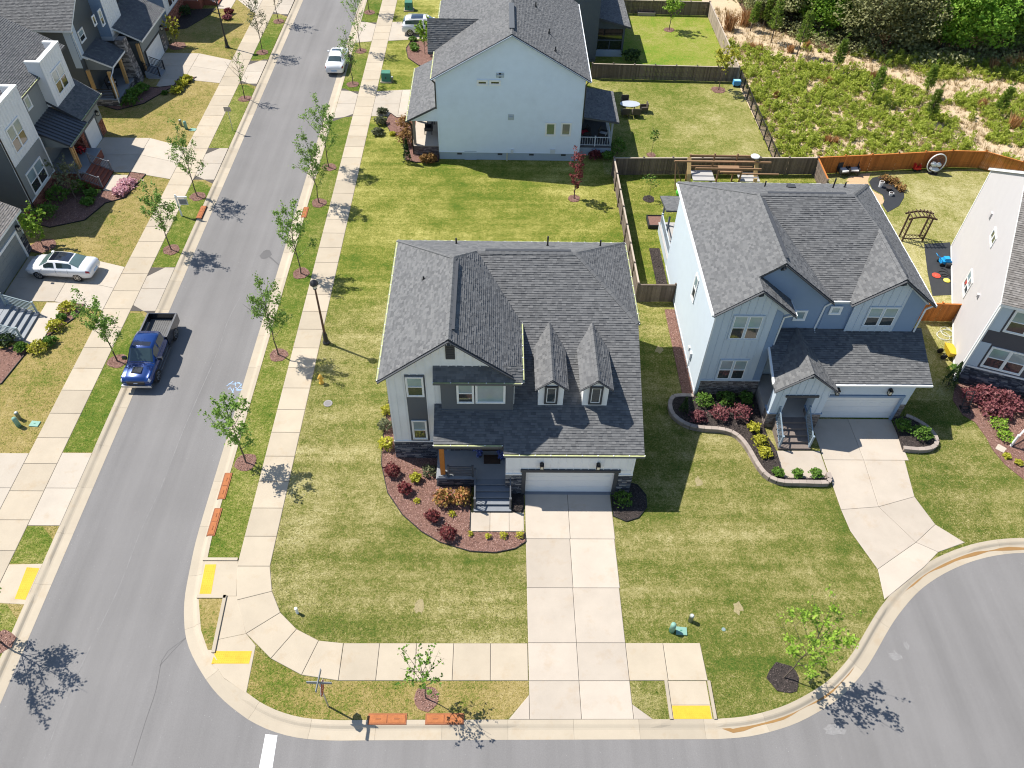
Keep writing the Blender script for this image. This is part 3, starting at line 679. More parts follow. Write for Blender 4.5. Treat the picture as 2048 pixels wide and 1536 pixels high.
# ------------------------------------------------------------------ mulch
def mulch(label, poly, dark=False, n=None, h=0.05, edge=True):
    excl(poly); P = np.array(poly); a = 0.5 * abs(np.dot(P[:, 0], np.roll(P[:, 1], -1)) - np.dot(P[:, 1], np.roll(P[:, 0], -1)))
    mb = MB(); mb.prism(poly, -.05, h); o = mb.build('mulch_bed', MULCHDG if dark else MULCHG, kind='structure', label=label, cat='mulch bed')
    k = int(a * (n or 170) * 1.8); rg = np.random.default_rng(int(abs(P[0, 0] * 100)))
    lo, hi = P.min(0), P.max(0); Q = rg.uniform(lo, hi, (int(k * 2.2), 2)); Q = Q[in_poly(Q, P)][:k]; k = len(Q)
    if k:
        ang = rg.uniform(0, 6.28, k); L = rg.uniform(.015, .045, k); w = rg.uniform(.007, .017, k); tl = rg.uniform(-.02, .02, k); z = h + rg.uniform(.0, .03, k)
        dx, dy = np.cos(ang), np.sin(ang)
        V = np.stack([np.stack([Q[:, 0] - dx * L - dy * w, Q[:, 1] - dy * L + dx * w, z - tl], 1), np.stack([Q[:, 0] - dx * L + dy * w, Q[:, 1] - dy * L - dx * w, z - tl + .005], 1),
                      np.stack([Q[:, 0] + dx * L + dy * w, Q[:, 1] + dy * L - dx * w, z + tl + .005], 1), np.stack([Q[:, 0] + dx * L - dy * w, Q[:, 1] + dy * L + dx * w, z + tl], 1)], 1).reshape(-1, 3)
        np_obj('mulch_chips', V, np.arange(4 * k).reshape(-1, 4), MULCHD if dark else MULCH, o, rg.random(k), kind='stuff')
    if edge:
        e = MB()
        for i in range(len(poly)):
            e.obar((*poly[i], .03), (*poly[(i + 1) % len(poly)], .03), .04, .1)
        e.build('edging', mat('black_edging', (0.02, 0.02, 0.02), 0.6), o)
    return o
def disc(c, r, n=14, jit=.12, seed=1):
    rg = random.Random(seed + c[0] * 7); return [(c[0] + r * (1 - jit + 2 * jit * rg.random()) * math.cos(6.2832 * i / n), c[1] + r * (1 - jit + 2 * jit * rg.random()) * math.sin(6.2832 * i / n)) for i in range(n)]

# ------------------------------------------------------------------ house kit
def onF(F, px, py):
    d = ray(px, py); n = np.array([F.n.x, F.n.y, 0]); o = np.array([F.o.x, F.o.y, 0])
    t = np.dot(o - CAMP, n) / np.dot(d, n); p = CAMP + d * t; return (F.s(p[0], p[1]), p[2])
def sub_shape(poly3, root, m, name, seed, expo, w0, w1, h0, h1, mode='tab', gap=0.0):
    rng = random.Random(seed); mb = MB()
    for P in poly3: lay(mb, P, expo, w0, w1, h0, h1, rng, mode, gap)
    return mb.build(name, m, root, kind='stuff')
def roof(root, planes, seed, m=None, thick=0.17, fasc=None, name='roof', caps=()):
    d = MB()
    for P in planes: d.ext([Vector(p) - Vector((0, 0, .006)) for p in P], (0, 0, -thick))
    r = d.build(name, fasc or FASC, root)
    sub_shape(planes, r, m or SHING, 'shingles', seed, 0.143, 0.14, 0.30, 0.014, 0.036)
    if caps:
        c = MB(); rg = random.Random(seed + 9)
        for p0, p1, wl, wr in caps:            # ridge line and the two directions down either slope
            p0 = Vector(p0); p1 = Vector(p1); n = max(1, int((p1 - p0).length / .22)); wl = Vector(wl).normalized() * .17; wr = Vector(wr).normalized() * .17
            for i in range(n):
                a = p0.lerp(p1, i / n) + Vector((0, 0, .045 + .012 * (i % 2))); b = p0.lerp(p1, (i + 1) / n) + Vector((0, 0, .045 + .012 * (i % 2))); t = .35 + .5 * rg.random()
                c.face([a + wl, b + wl, b, a], t); c.face([a, b, b + wr, a + wr], t)
                c.face([a + wl - Vector((0, 0, .05)), b + wl - Vector((0, 0, .05)), b + wl, a + wl], .1); c.face([a + wr, b + wr, b + wr - Vector((0, 0, .05)), a + wr - Vector((0, 0, .05))], .1)
                c.face([a + wl, a, a + wr], .1)
        c.build('ridge_cap', m or SHING, r)
    return r
def wall3(F, poly):                        # (s,z) polygon -> 3d, bottom edge first, ccw seen from outside
    P = [F(s, z, 0.012) for s, z in poly]
    return P
def lap(root, F, polys, m, seed=1, expo=0.17, name='lap_siding'):
    # direction: for outward ccw the first edge must run to the viewer's right
    rng = random.Random(seed); mb = MB()
    for p in polys: lay(mb, wall3(F, p), expo, 400, 400, 0.016, 0.018, rng, 'tab')
    return mb.build(name, m, root, kind='stuff')
def boards(root, F, poly, pitch, m, bat=0.05, name='siding_board', off=0.0):
    H = halfs(poly); s0 = min(p[0] for p in poly); s1 = max(p[0] for p in poly); x = s0 + off; out = []
    zs = [p[1] for p in poly]; z0, z1 = min(zs), max(zs)
    if off > 0: x -= pitch
    while x < s1 - .02:
        strip = clip_conv([(max(x, s0) + .004, z0), (min(x + pitch, s1) - .004, z0), (min(x + pitch, s1) - .004, z1), (max(x, s0) + .004, z1)], H)
        if strip:
            mb = MB(); mb.ext([F(s, z, .018) for s, z in strip], (-F.n.x * .016, -F.n.y * .016, 0))
            b = clip_conv([(x - bat / 2 + .005, z0), (x + bat / 2 + .005, z0), (x + bat / 2 + .005, z1), (x - bat / 2 + .005, z1)], H) if x > s0 + .05 else None
            if b: mb.ext([F(s, z, .045) for s, z in b], (-F.n.x * .03, -F.n.y * .03, 0))
            mb.build(name, m, root)
        x += pitch
def veneer(root, F, polys, m, seed=1, expo=0.105, w0=.16, w1=.55, h0=.015, h1=.055, name='stone_veneer', gap=.006):
    rng = random.Random(seed); mb = MB()
    for p in polys: lay(mb, [F(s, z, .004) for s, z in p], expo, w0, w1, h0, h1, rng, 'stone', gap)
    return mb.build(name, m, root, kind='stuff')
def brickface(root, F, polys, m, seed=1): return veneer(root, F, polys, m, seed, .08, .20, .24, .010, .018, 'brickwork', .006)
def window(root, F, s0, s1, z0, z1, cols=1, style='hung', trim=None, tw=.09, gl=None, blind=True):
    """frame with sashes; panes are parts of the window"""
    t = trim or TRIM; mb = MB(); d = .06; F = Frame(F.o + F.n * .028, F.u, F.n)
    mb.fb(F, s0 - tw, s1 + tw, z1, z1 + tw, .0, d); mb.fb(F, s0 - tw, s1 + tw, z0 - tw, z0, .0, d + .015)
    mb.fb(F, s0 - tw, s0, z0, z1, .0, d); mb.fb(F, s1, s1 + tw, z0, z1, .0, d)
    w = (s1 - s0) / cols
    for c in range(1, cols): mb.fb(F, s0 + c * w - tw * .55, s0 + c * w + tw * .55, z0, z1, .0, d - .004)
    win = mb.build('window', t, root)
    zm = (z0 + z1) / 2
    for c in range(cols):
        a = s0 + c * w + (tw * .55 if c else 0); b = s0 + (c + 1) * w - (tw * .55 if c < cols - 1 else 0)
        f = MB(); sw = .045
        f.fb(F, a, a + sw, z0, z1, .005, .042); f.fb(F, b - sw, b, z0, z1, .005, .042); f.fb(F, a + sw, b - sw, z1 - sw, z1, .005, .042); f.fb(F, a + sw, b - sw, z0, z0 + sw, .005, .042)
        if style == 'hung': f.fb(F, a + sw, b - sw, zm - .03, zm + .03, .005, .05)
        f.build('sash', TRIM, win)
        for k, (q0, q1) in enumerate(((z0 + sw, zm - .03), (zm + .03, z1 - sw)) if style == 'hung' else ((z0 + sw, z1 - sw),)):
            g_ = MB(); g_.fb(F, a + sw, b - sw, q0, q1, .004, .022)
            g_.build('pane', gl or (GLASSB if (blind and k == 1) else GLASSD), win)
    return win
def winpx(root, F, pa, pb, **kw):
    a = onF(F, *pa); b = onF(F, *pb); return window(root, F, min(a[0], b[0]), max(a[0], b[0]), min(a[1], b[1]), max(a[1], b[1]), **kw)
def garage_door(root, F, s0, s1, z0, z1, d, m, cols=4):
    mb = MB(); mb.fb(F, s0, s1, z0, z1, d - .06, d); g_ = mb.build('garage_door', m, root)
    rows = 4; h = (z1 - z0) / rows; w = (s1 - s0) / cols
    for r_ in range(rows):
        p = MB(); p.fb(F, s0 + .01, s1 - .01, z0 + r_ * h + .008, z0 + (r_ + 1) * h - .008, d, d + .012)
        for c in range(cols): p.fb(F, s0 + c * w + .14, s0 + (c + 1) * w - .14, z0 + r_ * h + .12, z0 + (r_ + 1) * h - .12, d + .012, d + .022)
        p.build('door_section', m, g_)
    return g_
def wall_lamp(root, F, s, z):
    mb = MB(); mb.fb(F, s - .07, s + .07, z + .05, z + .42, 0, .05); mb.fb(F, s - .11, s + .11, z + .34, z + .40, .05, .30); mb.fb(F, s - .05, s + .05, z + .40, z + .5, .09, .24)
    for a in (-.1, .08): mb.fb(F, s + a, s + a + .02, z + .06, z + .34, .07, .09); mb.fb(F, s + a, s + a + .02, z + .06, z + .34, .26, .28)
    mb.fb(F, s - .1, s + .1, z + .02, z + .06, .06, .29); l_ = mb.build('wall_lamp', METB, root)
    g_ = MB(); g_.fb(F, s - .075, s + .075, z + .065, z + .335, .1, .25); g_.build('lamp_glass', mat('frosted_lamp_glass', (0.75, 0.68, 0.52), 0.3, 0.5), l_)
def gutter(root, p0, p1, m=None, pollen=True):
    p0 = Vector(p0); p1 = Vector(p1); mb = MB(); mb.obar(p0 + Vector((0, 0, -.07)), p1 + Vector((0, 0, -.07)), .13, .12)
    g_ = mb.build('gutter', m or GUT, root)
    if pollen:
        q = MB(); q.obar(p0 + Vector((0, 0, -.004)), p1 + Vector((0, 0, -.004)), .09, .016); q.build('gutter_guard', POLL, g_)
        n = max(2, int((p1 - p0).length / .8)); c = MB()
        for i in range(n + 1):
            p = p0.lerp(p1, i / n); c.obar(p + Vector((-.02, -.02, .012)), p + Vector((.02, .02, .012)), .05, .03)
        c.build('gutter_clip', TRIM, g_)
def downspout(root, pts, m): 
    mb = MB()
    for a, b in zip(pts[:-1], pts[1:]): mb.obar(a, b, .09, .07, up=(0.3, 1, 0.1))
    mb.build('downspout', m, root)
def rail(root, p0, p1, h=.9, m=None, bal=.13, horiz=False, posts=True, name='railing'):
    m = m or METB; p0 = Vector(p0); p1 = Vector(p1); z = Vector((0, 0, 1)); mb = MB()
    mb.obar(p0 + z * h, p1 + z * h, .07, .05)
    if horiz:
        for k in range(1, 6): mb.obar(p0 + z * (h * k / 6.2), p1 + z * (h * k / 6.2), .03, .045)
    else:
        mb.obar(p0 + z * .12, p1 + z * .12, .05, .05)
        n = int((p1 - p0).length / bal)
        for i in range(1, n):
            q = p0.lerp(p1, i / n); mb.obar(q + z * .12, q + z * h, .025, .025, up=(0, 1, 0))
    r = mb.build(name, m, root)
    if posts:
        for p in (p0, p1):
            q = MB(); q.obar(p, p + z * (h + .08), .1, .1, up=(0, 1, 0)); q.obar(p + z * (h + .08), p + z * (h + .12), .13, .13, up=(0, 1, 0)); q.build('railing_post', m, root)
    return r
def steps(root, x0, x1, ytop, ybot, ztop, n, m, cap, axis='y', face=None):
    """stair falling from ytop to ybot (or along x when axis = 'x'); each step a part"""
    run = (ybot - ytop) / n; rise = ztop / n
    for i in range(n):
        a = ytop + run * i; zt = ztop - rise * i
        st_ = MB(); cp = MB()
        b = ytop + run * (i + 1)
        if axis == 'y':
            st_.box(x0, x1, min(b, a), max(b, a), 0, zt - .045); cp.box(x0 - .015, x1 + .015, min(b, a) - (.03 if run < 0 else 0), max(b, a) + (.03 if run > 0 else 0), zt - .045, zt)
        else:
            st_.box(min(b, a), max(b, a), x0, x1, 0, zt - .045); cp.box(min(b, a) - (.03 if run < 0 else 0), max(b, a) + (.03 if run > 0 else 0), x0 - .015, x1 + .015, zt - .045, zt)
        s_ = st_.build('step', m, root); cp.build('tread', cap, s_)
def pipe(root, p, h, r=.05, m=None):
    mb = MB(); mb.lathe(p, [(r * 2.4, -.05), (r * 1.2, .08), (r, .1), (r, h)], 8); mb.build('vent_pipe', m or METB, root)
def door(root, F, s0, s1, z0, z1, m):
    mb = MB(); mb.fb(F, s0, s1, z0, z1, .0, .05)
    for a in (0, 1): mb.fb(F, s0 + .12, s1 - .12, z0 + .2 + a * 1.0, z0 + .95 + a * .95, .05, .065)
    mb.fb(F, s0 - .1, s0, z0, z1 + .1, 0, .07); mb.fb(F, s1, s1 + .1, z0, z1 + .1, 0, .07); d = mb.build('door', m, root)
    h = MB(); h.fb(F, s1 - .14, s1 - .08, z0 + .95, z0 + 1.1, .05, .11); h.build('handle', METG, d)

# ------------------------------------------------------------------ corner house (the white board and batten one)
hs = thing('house', 'white board and batten corner house with two small roof dormers', 'house', (1.0, 33.0, 0)); excl(rect(-5.69, 7.6, 25.7, 39.4)); excl(rect(-1.3, 1.7, 23.15, 26))
w = MB(); w.box(-5.69, 1.05, 28.19, 39.35, -.1, 7.05); w.box(1.05, 7.6, 32.4, 39.35, -.1, 6.8); w.box(1.05, 7.4, 29.1, 32.4, -.1, 5.0); w.ext([(-5.69, 28.19, 7.05), (1.05, 28.19, 7.05), (1.05, 28.19, 7.2), (-2.3, 28.19, 9.8), (-5.69, 28.19, 7.2)], (0, .3, 0))
w.ext([(7.6, 25.72, 0), (7.6, 32.5, 0), (7.6, 32.5, 6.85), (7.6, 25.72, 3.4)], (-.15, 0, 0)); w.ext([(.62, 25.72, 0), (.62, 28.3, 0), (.62, 28.3, 4.7), (.62, 25.72, 3.4)], (.15, 0, 0))
w.box(.77, 7.45, 26.2, 29.1, -.1, 3.5)
w.box(.62, 1.6, 25.72, 26.2, -.1, 3.45); w.box(6.75, 7.6, 25.72, 26.2, -.1, 3.45); w.box(1.6, 6.75, 25.72, 26.2, 2.2, 3.45)
wl_ = w.build('wall', WHITEW, hs)
FA = Frame((-5.69, 28.19), (1, 0), (0, -1)); FG = Frame((.62, 25.72), (1, 0), (0, -1))
boards(wl_, FA, [(0, 1.66), (6.74, 1.66), (6.74, 7.15), (3.39, 9.75), (0, 7.15)], .41, WHITEW)
boards(wl_, FG, [(0, 2.22), (6.98, 2.22), (6.98, 3.45), (0, 3.45)], .41, WHITEW); boards(wl_, FG, [(0, 1.9), (1.0, 1.9), (1.0, 2.2), (0, 2.2)], .41, WHITEW); boards(wl_, FG, [(6.13, 1.9), (6.98, 1.9), (6.98, 2.2), (6.13, 2.2)], .41, WHITEW)
veneer(wl_, FA, [[(0, 0), (2.5, 0), (2.5, 1.56), (0, 1.56)]], STONE, 3); veneer(wl_, FG, [[(0, 0), (.98, 0), (.98, 1.8), (0, 1.8)], [(6.13, 0), (6.98, 0), (6.98, 1.8), (6.13, 1.8)]], STONE, 4)
FR = Frame((7.6, 25.72), (0, 1), (1, 0)); veneer(wl_, FR, [[(0, 0), (.9, 0), (.9, 1.8), (0, 1.8)]], STONE, 5)
FL = Frame((-5.69, 39.35), (0, -1), (-1, 0)); lap(wl_, FL, [[(0, .5), (11.16, .5), (11.16, 7.0), (0, 7.0)]], WHITEW, 3); veneer(wl_, FL, [[(10.2, 0), (11.16, 0), (11.16, 1.56), (10.2, 1.56)]], STONE, 6)
t = MB(); t.fb(FA, -.02, 2.5, 1.56, 1.66, 0, .07); t.fb(FG, 0, .98, 1.8, 1.9, 0, .07); t.fb(FG, 6.13, 7.0, 1.8, 1.9, 0, .07); t.fb(FA, 0, .1, 1.66, 7.1, .01, .055); t.fb(FG, 6.88, 6.98, 1.9, 3.4, .02, .06); t.build('trim_band', TRIM, hs)
# roof
rake = [[(1.43, 27.8, 7), (1.43, 32.35, 7), (-1.07, 36.1, 9), (-2.3, 34.25, 10), (-2.3, 27.8, 10)],
        [(-6.05, 39.7, 7), (-6.05, 27.8, 7), (-2.3, 27.8, 10), (-2.3, 34.25, 10)],
        [(-1.07, 39.7, 7), (-6.05, 39.7, 7), (-2.3, 34.25, 10), (-1.07, 36.1, 8.99)],
        [(8.0, 39.7, 7), (-1.07, 39.7, 7), (-1.07, 36.07, 9), (4.6, 36.07, 9)],
        [(8.0, 32.35, 7), (8.0, 39.7, 7), (4.6, 36.07, 9)],
        [(.49, 25.75, 3.57), (8.03, 25.75, 3.57), (8.0, 32.35, 7), (.49, 32.35, 7)],
        [(-3.26, 26.2, 3.8), (.49, 26.2, 3.8), (.49, 28.6, 5.05), (-3.26, 28.6, 5.05)],
        [(1.43, 32.35, 7), (8.0, 32.35, 7), (4.6, 36.07, 9), (-1.07, 36.1, 9)]]
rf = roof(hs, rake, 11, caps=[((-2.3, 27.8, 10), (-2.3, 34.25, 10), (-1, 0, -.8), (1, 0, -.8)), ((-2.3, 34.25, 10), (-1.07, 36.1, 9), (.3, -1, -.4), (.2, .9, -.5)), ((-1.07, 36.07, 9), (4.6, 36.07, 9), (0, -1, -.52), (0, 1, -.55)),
      ((4.6, 36.07, 9), (8, 39.7, 7), (.5, -.5, -.5), (-.5, .6, -.3)), ((4.6, 36.07, 9), (8, 32.35, 7), (-.6, -.5, -.3), (.6, .5, -.3)), ((-2.3, 34.25, 10), (-6.05, 39.7, 7), (-1, 0, -.6), (0, 1, -.5))])
rv = MB(); rv.obar((-2.12, 28.6, 9.93), (-2.12, 34.0, 9.93), .2, .05); rv.obar((-.6, 36.2, 9.03), (4.3, 36.2, 9.03), .2, .06); rv.build('ridge_vent', DARK, hs)
rp = (-2.3, 27.77, 9.97)
b = MB()
for sx in (-6.08, 1.46): b.obar((sx, 27.78, 6.9), (-2.3, 27.78, 9.9), .05, .22, up=(0, 1, 0))
b.build('bargeboard', DARK, hs); b = MB(); b.obar((-2.3, 27.8, 9.8), (-2.3, 28.18, 9.55), .16, .3); b.build('gable_bracket', DARK, hs)
ln = MB(); v0 = onF(FA, 890, 690); v1 = onF(FA, 910, 717); ln.fb(FA, v0[0], v1[0], v1[1], v0[1], .02, .07)
for k in range(7): zz = v1[1] + .06 + k * .12; ln.fb(FA, v0[0] + .05, v1[0] - .05, zz, zz + .06, .07, .085)
ln.build('louvre_vent', DARK, hs)
# window strip
pm = MB(); pm.fb(FA, .97, 2.02, 1.68, 7.1, .018, .05); pm.build('window_surround', GREYP, hs)
FAo = Frame((-5.69, 28.14), (1, 0), (0, -1))
winpx(hs, FAo, (812, 754), (847, 790), trim=TRIM, tw=.06); winpx(hs, FAo, (825, 841), (854, 875), trim=TRIM, tw=.06)
# box bay with its shed roof
FB = Frame((-2.85, 27.85), (1, 0), (0, -1)); bb = MB(); bb.box(-2.85, 1.0, 27.85, 28.2, 4.72, 7.1); by = bb.build('bay_box', GREYP, hs)
winpx(by, FB, (915, 767), (946, 803), trim=TRIM, tw=.07); winpx(by, FB, (953, 767), (1008, 803), style='fixed', trim=TRIM, tw=.07, gl=GLASSB)
tb = MB(); tb.fb(FB, 0, 3.85, 4.66, 4.72, -.3, .05); tb.fb(FB, 3.77, 3.85, 4.72, 6.6, 0, .02); tb.build('bay_trim', GREYP, by)
roof(hs, [[(-3.2, 27.62, 7.15), (1.43, 27.62, 7.15), (1.43, 28.2, 7.8), (-3.2, 28.2, 7.8)]], 12, name='bay_roof', thick=.14)
gutter(hs, (-3.2, 27.58, 7.12), (1.4, 27.58, 7.12)); gutter(hs, (1.49, 27.8, 6.97), (1.49, 32.3, 6.97)); gutter(hs, (-6.11, 27.85, 6.97), (-6.11, 39.7, 6.97)); gutter(hs, (8.06, 32.35, 6.97), (8.06, 39.7, 6.97)); gutter(hs, (-6.05, 39.76, 6.97), (8, 39.76, 6.97))
gutter(hs, (-3.26, 26.13, 3.77), (.42, 26.13, 3.77)); gutter(hs, (.5, 25.68, 3.54), (8.05, 25.68, 3.54))
# dormers
for dx in (0, 2.39):
    x0, x1 = 2.33 + dx, 3.68 + dx; xm = (x0 + x1) / 2
    d = MB(); d.ext([(x0, 28.14, 4.6), (x1, 28.14, 4.6), (x1, 28.14, 6.4), (xm, 28.14, 6.95), (x0, 28.14, 6.4)], (0, 3.6, 0)); dm = d.build('dormer', WHITEW, hs)
    FD = Frame((x0, 28.14), (1, 0), (0, -1)); window(dm, FD, .43, .93, 5.1, 6.25, trim=DARK, tw=.11, style='fixed', gl=GLASSD)
    roof(dm, [[(x1 + .19, 27.9, 6.3), (x1 + .19, 31.6, 6.3), (xm, 32.4, 7.02), (xm, 27.9, 7.02)], [(x0 - .19, 31.6, 6.3), (x0 - .19, 27.9, 6.3), (xm, 27.9, 7.02), (xm, 32.4, 7.02)]], 20 + int(dx), name='dormer_roof', thick=.1,
         caps=[((xm, 27.9, 7.02), (xm, 32.3, 7.02), (-1, 0, -.8), (1, 0, -.8))])
    bb = MB()
    for sx in (x0 - .2, x1 + .2): bb.obar((sx, 27.89, 6.26), (xm, 27.89, 6.97), .05, .12, up=(0, 1, 0))
    bb.obar((xm, 27.92, 6.95), (xm, 28.12, 6.8), .1, .2); bb.build('bargeboard', DARK, dm)
# garage door
t = MB(); t.fb(FG, .9, 1.12, 0, 2.2, .0, .09); t.fb(FG, 6.0, 6.2, 0, 2.2, .0, .09); t.fb(FG, .82, 6.28, 2.12, 2.32, .0, .12); t.build('garage_surround', DARK, hs)
garage_door(hs, FG, 1.1, 6.02, .02, 2.13, -.12, WHITE)
wall_lamp(hs, FG, 1.95, 2.5); wall_lamp(hs, FG, 5.0, 2.5)
dk = MB(); dk.box(1.72, 6.6, 25.62, 25.9, 0, .035); dk.build('door_sill', mat('sill_grey', (.2, .21, .23), .8), hs)
# porch
PSL = mat('porch_slate_cap', (0.20, 0.215, 0.235), 0.7, var=.12, scale=3); PFL = mat('porch_floor_grey', (0.26, 0.275, 0.29), 0.8)
p = MB(); p.box(-3.2, .62, 26.2, 28.19, 0, .70); p.build('porch_base', STONE, hs); p = MB(); p.box(-3.25, .62, 26.15, 28.19, .70, .76); p.build('porch_floor', PFL, hs)
FP = Frame((-3.2, 26.2), (1, 0), (0, -1)); veneer(hs, FP, [[(0, 0), (2.1, 0), (2.1, .7), (0, .7)]], STONE, 7)
po = MB(); po.box(-3.0, -2.74, 26.3, 26.56, .9, 3.62); po.build('porch_post', WOODP, hs); po = MB(); po.box(-3.2, -2.56, 26.16, 26.75, .76, .84); po.box(-3.12, -2.64, 26.2, 26.66, .84, .92); po.build('post_cap', PSL, hs)
pb = MB(); pb.box(-3.2, .6, 26.25, 26.55, 3.3, 3.62); pb.build('porch_beam', DARK, hs); pc = MB(); pc.box(-3.1, .6, 26.3, 28.15, 3.55, 3.6); pc.build('porch_ceiling', WHITE, hs)
steps(hs, -1.1, .95, 26.15, 24.45, .76, 5, STONE, PSL)
rg_ = mat('porch_rail_grey', (0.10, 0.105, 0.115), .5)
rail(hs, (-1.05, 26.1, .76), (-1.05, 24.6, .1), .9, rg_); rail(hs, (.9, 26.1, .76), (.9, 24.6, .1), .9, rg_); rail(hs, (-2.55, 26.3, .76), (-1.2, 26.3, .76), .9, rg_, horiz=True)
FDo = Frame((-1.0, 28.17), (1, 0), (0, -1)); door(hs, FDo, .3, 1.25, .78, 2.95, mat('dark_door', (.05, .04, .035), .4))
veneer(hs, Frame((-5.69, 28.185), (1, 0), (0, -1)), [[(2.55, .76), (4.6, .76), (4.6, 1.6), (2.55, 1.6)]], STONE, 8)
pl = MB(); pl.box(-.6, .35, 27.2, 27.85, .76, .775); pl.build('doormat', mat('brown_coir', (.06, .04, .03), .95), label='dark brown doormat on the corner house porch', cat='doormat')
slabs('path', 'small concrete landing at the foot of the corner house steps', [rect(-1.29, -.2, 23.17, 24.42), rect(-.2, .85, 23.17, 24.42), rect(.85, 1.66, 23.17, 24.42)], CONL, .03, .008, 'path')
for q, h in (((-4.0, 34.0, 8.6), .25), ((-2.4, 38.6, 7.6), .45), ((3.1, 38.2, 7.85), .7), ((6.3, 38.4, 7.7), .45)): pipe(hs, q, h)

# ------------------------------------------------------------------ blue house next door
bh = thing('house', 'blue and grey house with twin front gables and a gabled entry porch', 'house', (18.5, 38, 0)); excl(rect(12.6, 25.2, 31.3, 46.1)); excl(rect(16.2, 19.4, 28.8, 32))
w = MB(); w.box(12.64, 25.12, 34.4, 46.0, -.1, 7.0); w.box(12.64, 16.4, 33.2, 34.6, -.1, 7.0); w.ext([(12.64, 33.2, 7), (16.4, 33.2, 7), (16.9, 33.2, 7.1), (14.68, 33.2, 8.85), (12.64, 33.2, 7.2)], (0, 1.2, 0))
wb = w.build('wall', BLUEL, bh)
w = MB(); w.ext([(12.7, 34.38, 7), (19.4, 34.38, 7), (15.95, 34.38, 9.85)], (0, .4, 0)); w.box(16.4, 19.3, 34.36, 34.45, 3.5, 7.0); w.box(19.3, 20.95, 34.3, 34.6, 3.5, 7.0); w.build('upper_wall', BLUED, bh)
w = MB(); w.box(20.9, 24.95, 34.2, 34.6, 4.3, 7.0); w.ext([(20.6, 34.2, 7.0), (25.2, 34.2, 7.0), (22.95, 34.2, 8.8)], (0, .4, 0)); wr = w.build('gable_wall', BLUEB, bh)
w = MB(); w.box(19.4, 25.0, 31.6, 34.4, -.1, 3.45); w.box(19.0, 19.8, 31.4, 31.7, -.1, 3.45); w.box(24.5, 25.0, 31.4, 31.7, -.1, 3.45); w.box(19.8, 24.5, 31.4, 31.7, 2.12, 3.45); wg = w.build('garage_wall', BLUEB, bh)
F1 = Frame((12.64, 33.2), (1, 0), (0, -1)); F2 = Frame((20.9, 34.2), (1, 0), (0, -1)); F3 = Frame((19.0, 31.4), (1, 0), (0, -1)); FW = Frame((12.64, 46.0), (0, -1), (-1, 0)); FU = Frame((16.4, 34.36), (1, 0), (0, -1))
boards(wb, F1, [(0, 1.6), (3.3, 1.6), (3.3, 7.6), (2.04, 8.75), (0, 7.1)], .41, BLUEB); brickface(wb, F1, [[(0, 0), (3.76, 0), (3.76, 1.5), (0, 1.5)]], BRICKT, 3)
FS = Frame((16.4, 33.2), (0, 1), (1, 0)); lap(wb, FS, [[(0, 1.5), (1.2, 1.5), (1.2, 7), (0, 7)]], BLUED, 4)
pnl = MB(); pnl.fb(F1, 3.3, 3.76, 1.6, 7.05, .0, .02); pnl.build('corner_panel', BLUED, wb); lap(wb, F1, [[(3.3, 1.6), (3.76, 1.6), (3.76, 7.1), (3.3, 7.4)]], BLUED, 5)
lap(wb, FW, [[(0, .3), (12.8, .3), (12.8, 7.0), (0, 7.0)]], BLUEL, 6)
lap(bh, FU, [[(0, 3.6), (2.9, 3.6), (2.9, 7.0), (0, 7.0)], [(-3.5, 7.0), (2.95, 7.0), (-.45, 9.8)]], BLUED, 7)
boards(wr, F2, [(0, 4.4), (2.85, 4.4), (2.85, 8.2), (2.0, 8.65), (0, 7.1)], .45, BLUEB); lap(wr, F2, [[(2.85, 4.4), (4.05, 4.4), (4.05, 7.05), (2.85, 8.1)]], BLUED, 8)
lap(wg, F3, [[(0, 2.3), (6.0, 2.3), (6.0, 3.45), (0, 3.45)]], BLUEB, 9); brickface(wg, F3, [[(5.55, 0), (6.0, 0), (6.0, 1.4), (5.55, 1.4)], [(.3, 0), (.75, 0), (.75, 1.4), (.3, 1.4)]], BRICKT, 10)
t = MB(); t.fb(F1, -.02, 3.78, 1.5, 1.6, 0, .06); t.fb(F1, -.03, .09, 0, 7.1, 0, .05); t.fb(F2, -.05, .05, 4.3, 7, 0, .05); t.fb(F2, 0, 4.05, 4.3, 4.4, 0, .05); t.build('corner_trim', BLUEB, bh)
t = MB(); t.fb(FW, 0, 12.8, .2, .3, 0, .05); t.fb(FW, 12.68, 12.8, .3, 7, .02, .05); t.build('side_trim', TRIM, bh); t = MB(); t.fb(FW, 0, 12.8, 0, .2, 0, .02); t.build('foundation', FOUND, bh)
winpx(bh, F1, (1457, 676), (1527, 632), cols=2, trim=BLUEB); winpx(bh, F1, (1432, 756), (1496, 720), cols=2, trim=BLUEB); winpx(bh, F2, (1725, 650), (1799, 615), cols=2, trim=BLUEB)
winpx(bh, FU, (1588, 637), (1612, 622), style='fixed', trim=TRIM, tw=.1, gl=GLASSB); winpx(bh, Frame((16.4, 34.29), (1, 0), (0, -1)), (1660, 625), (1682, 614), style='fixed', trim=TRIM, tw=.1, gl=GLASSB)
a = onF(FW, 1377, 652); b_ = onF(FW, 1377, 600); s_ = onF(FW, 1379, 626)[0]; window(bh, FW, s_ - .32, s_ + .32, 3.9, 5.6, trim=TRIM)
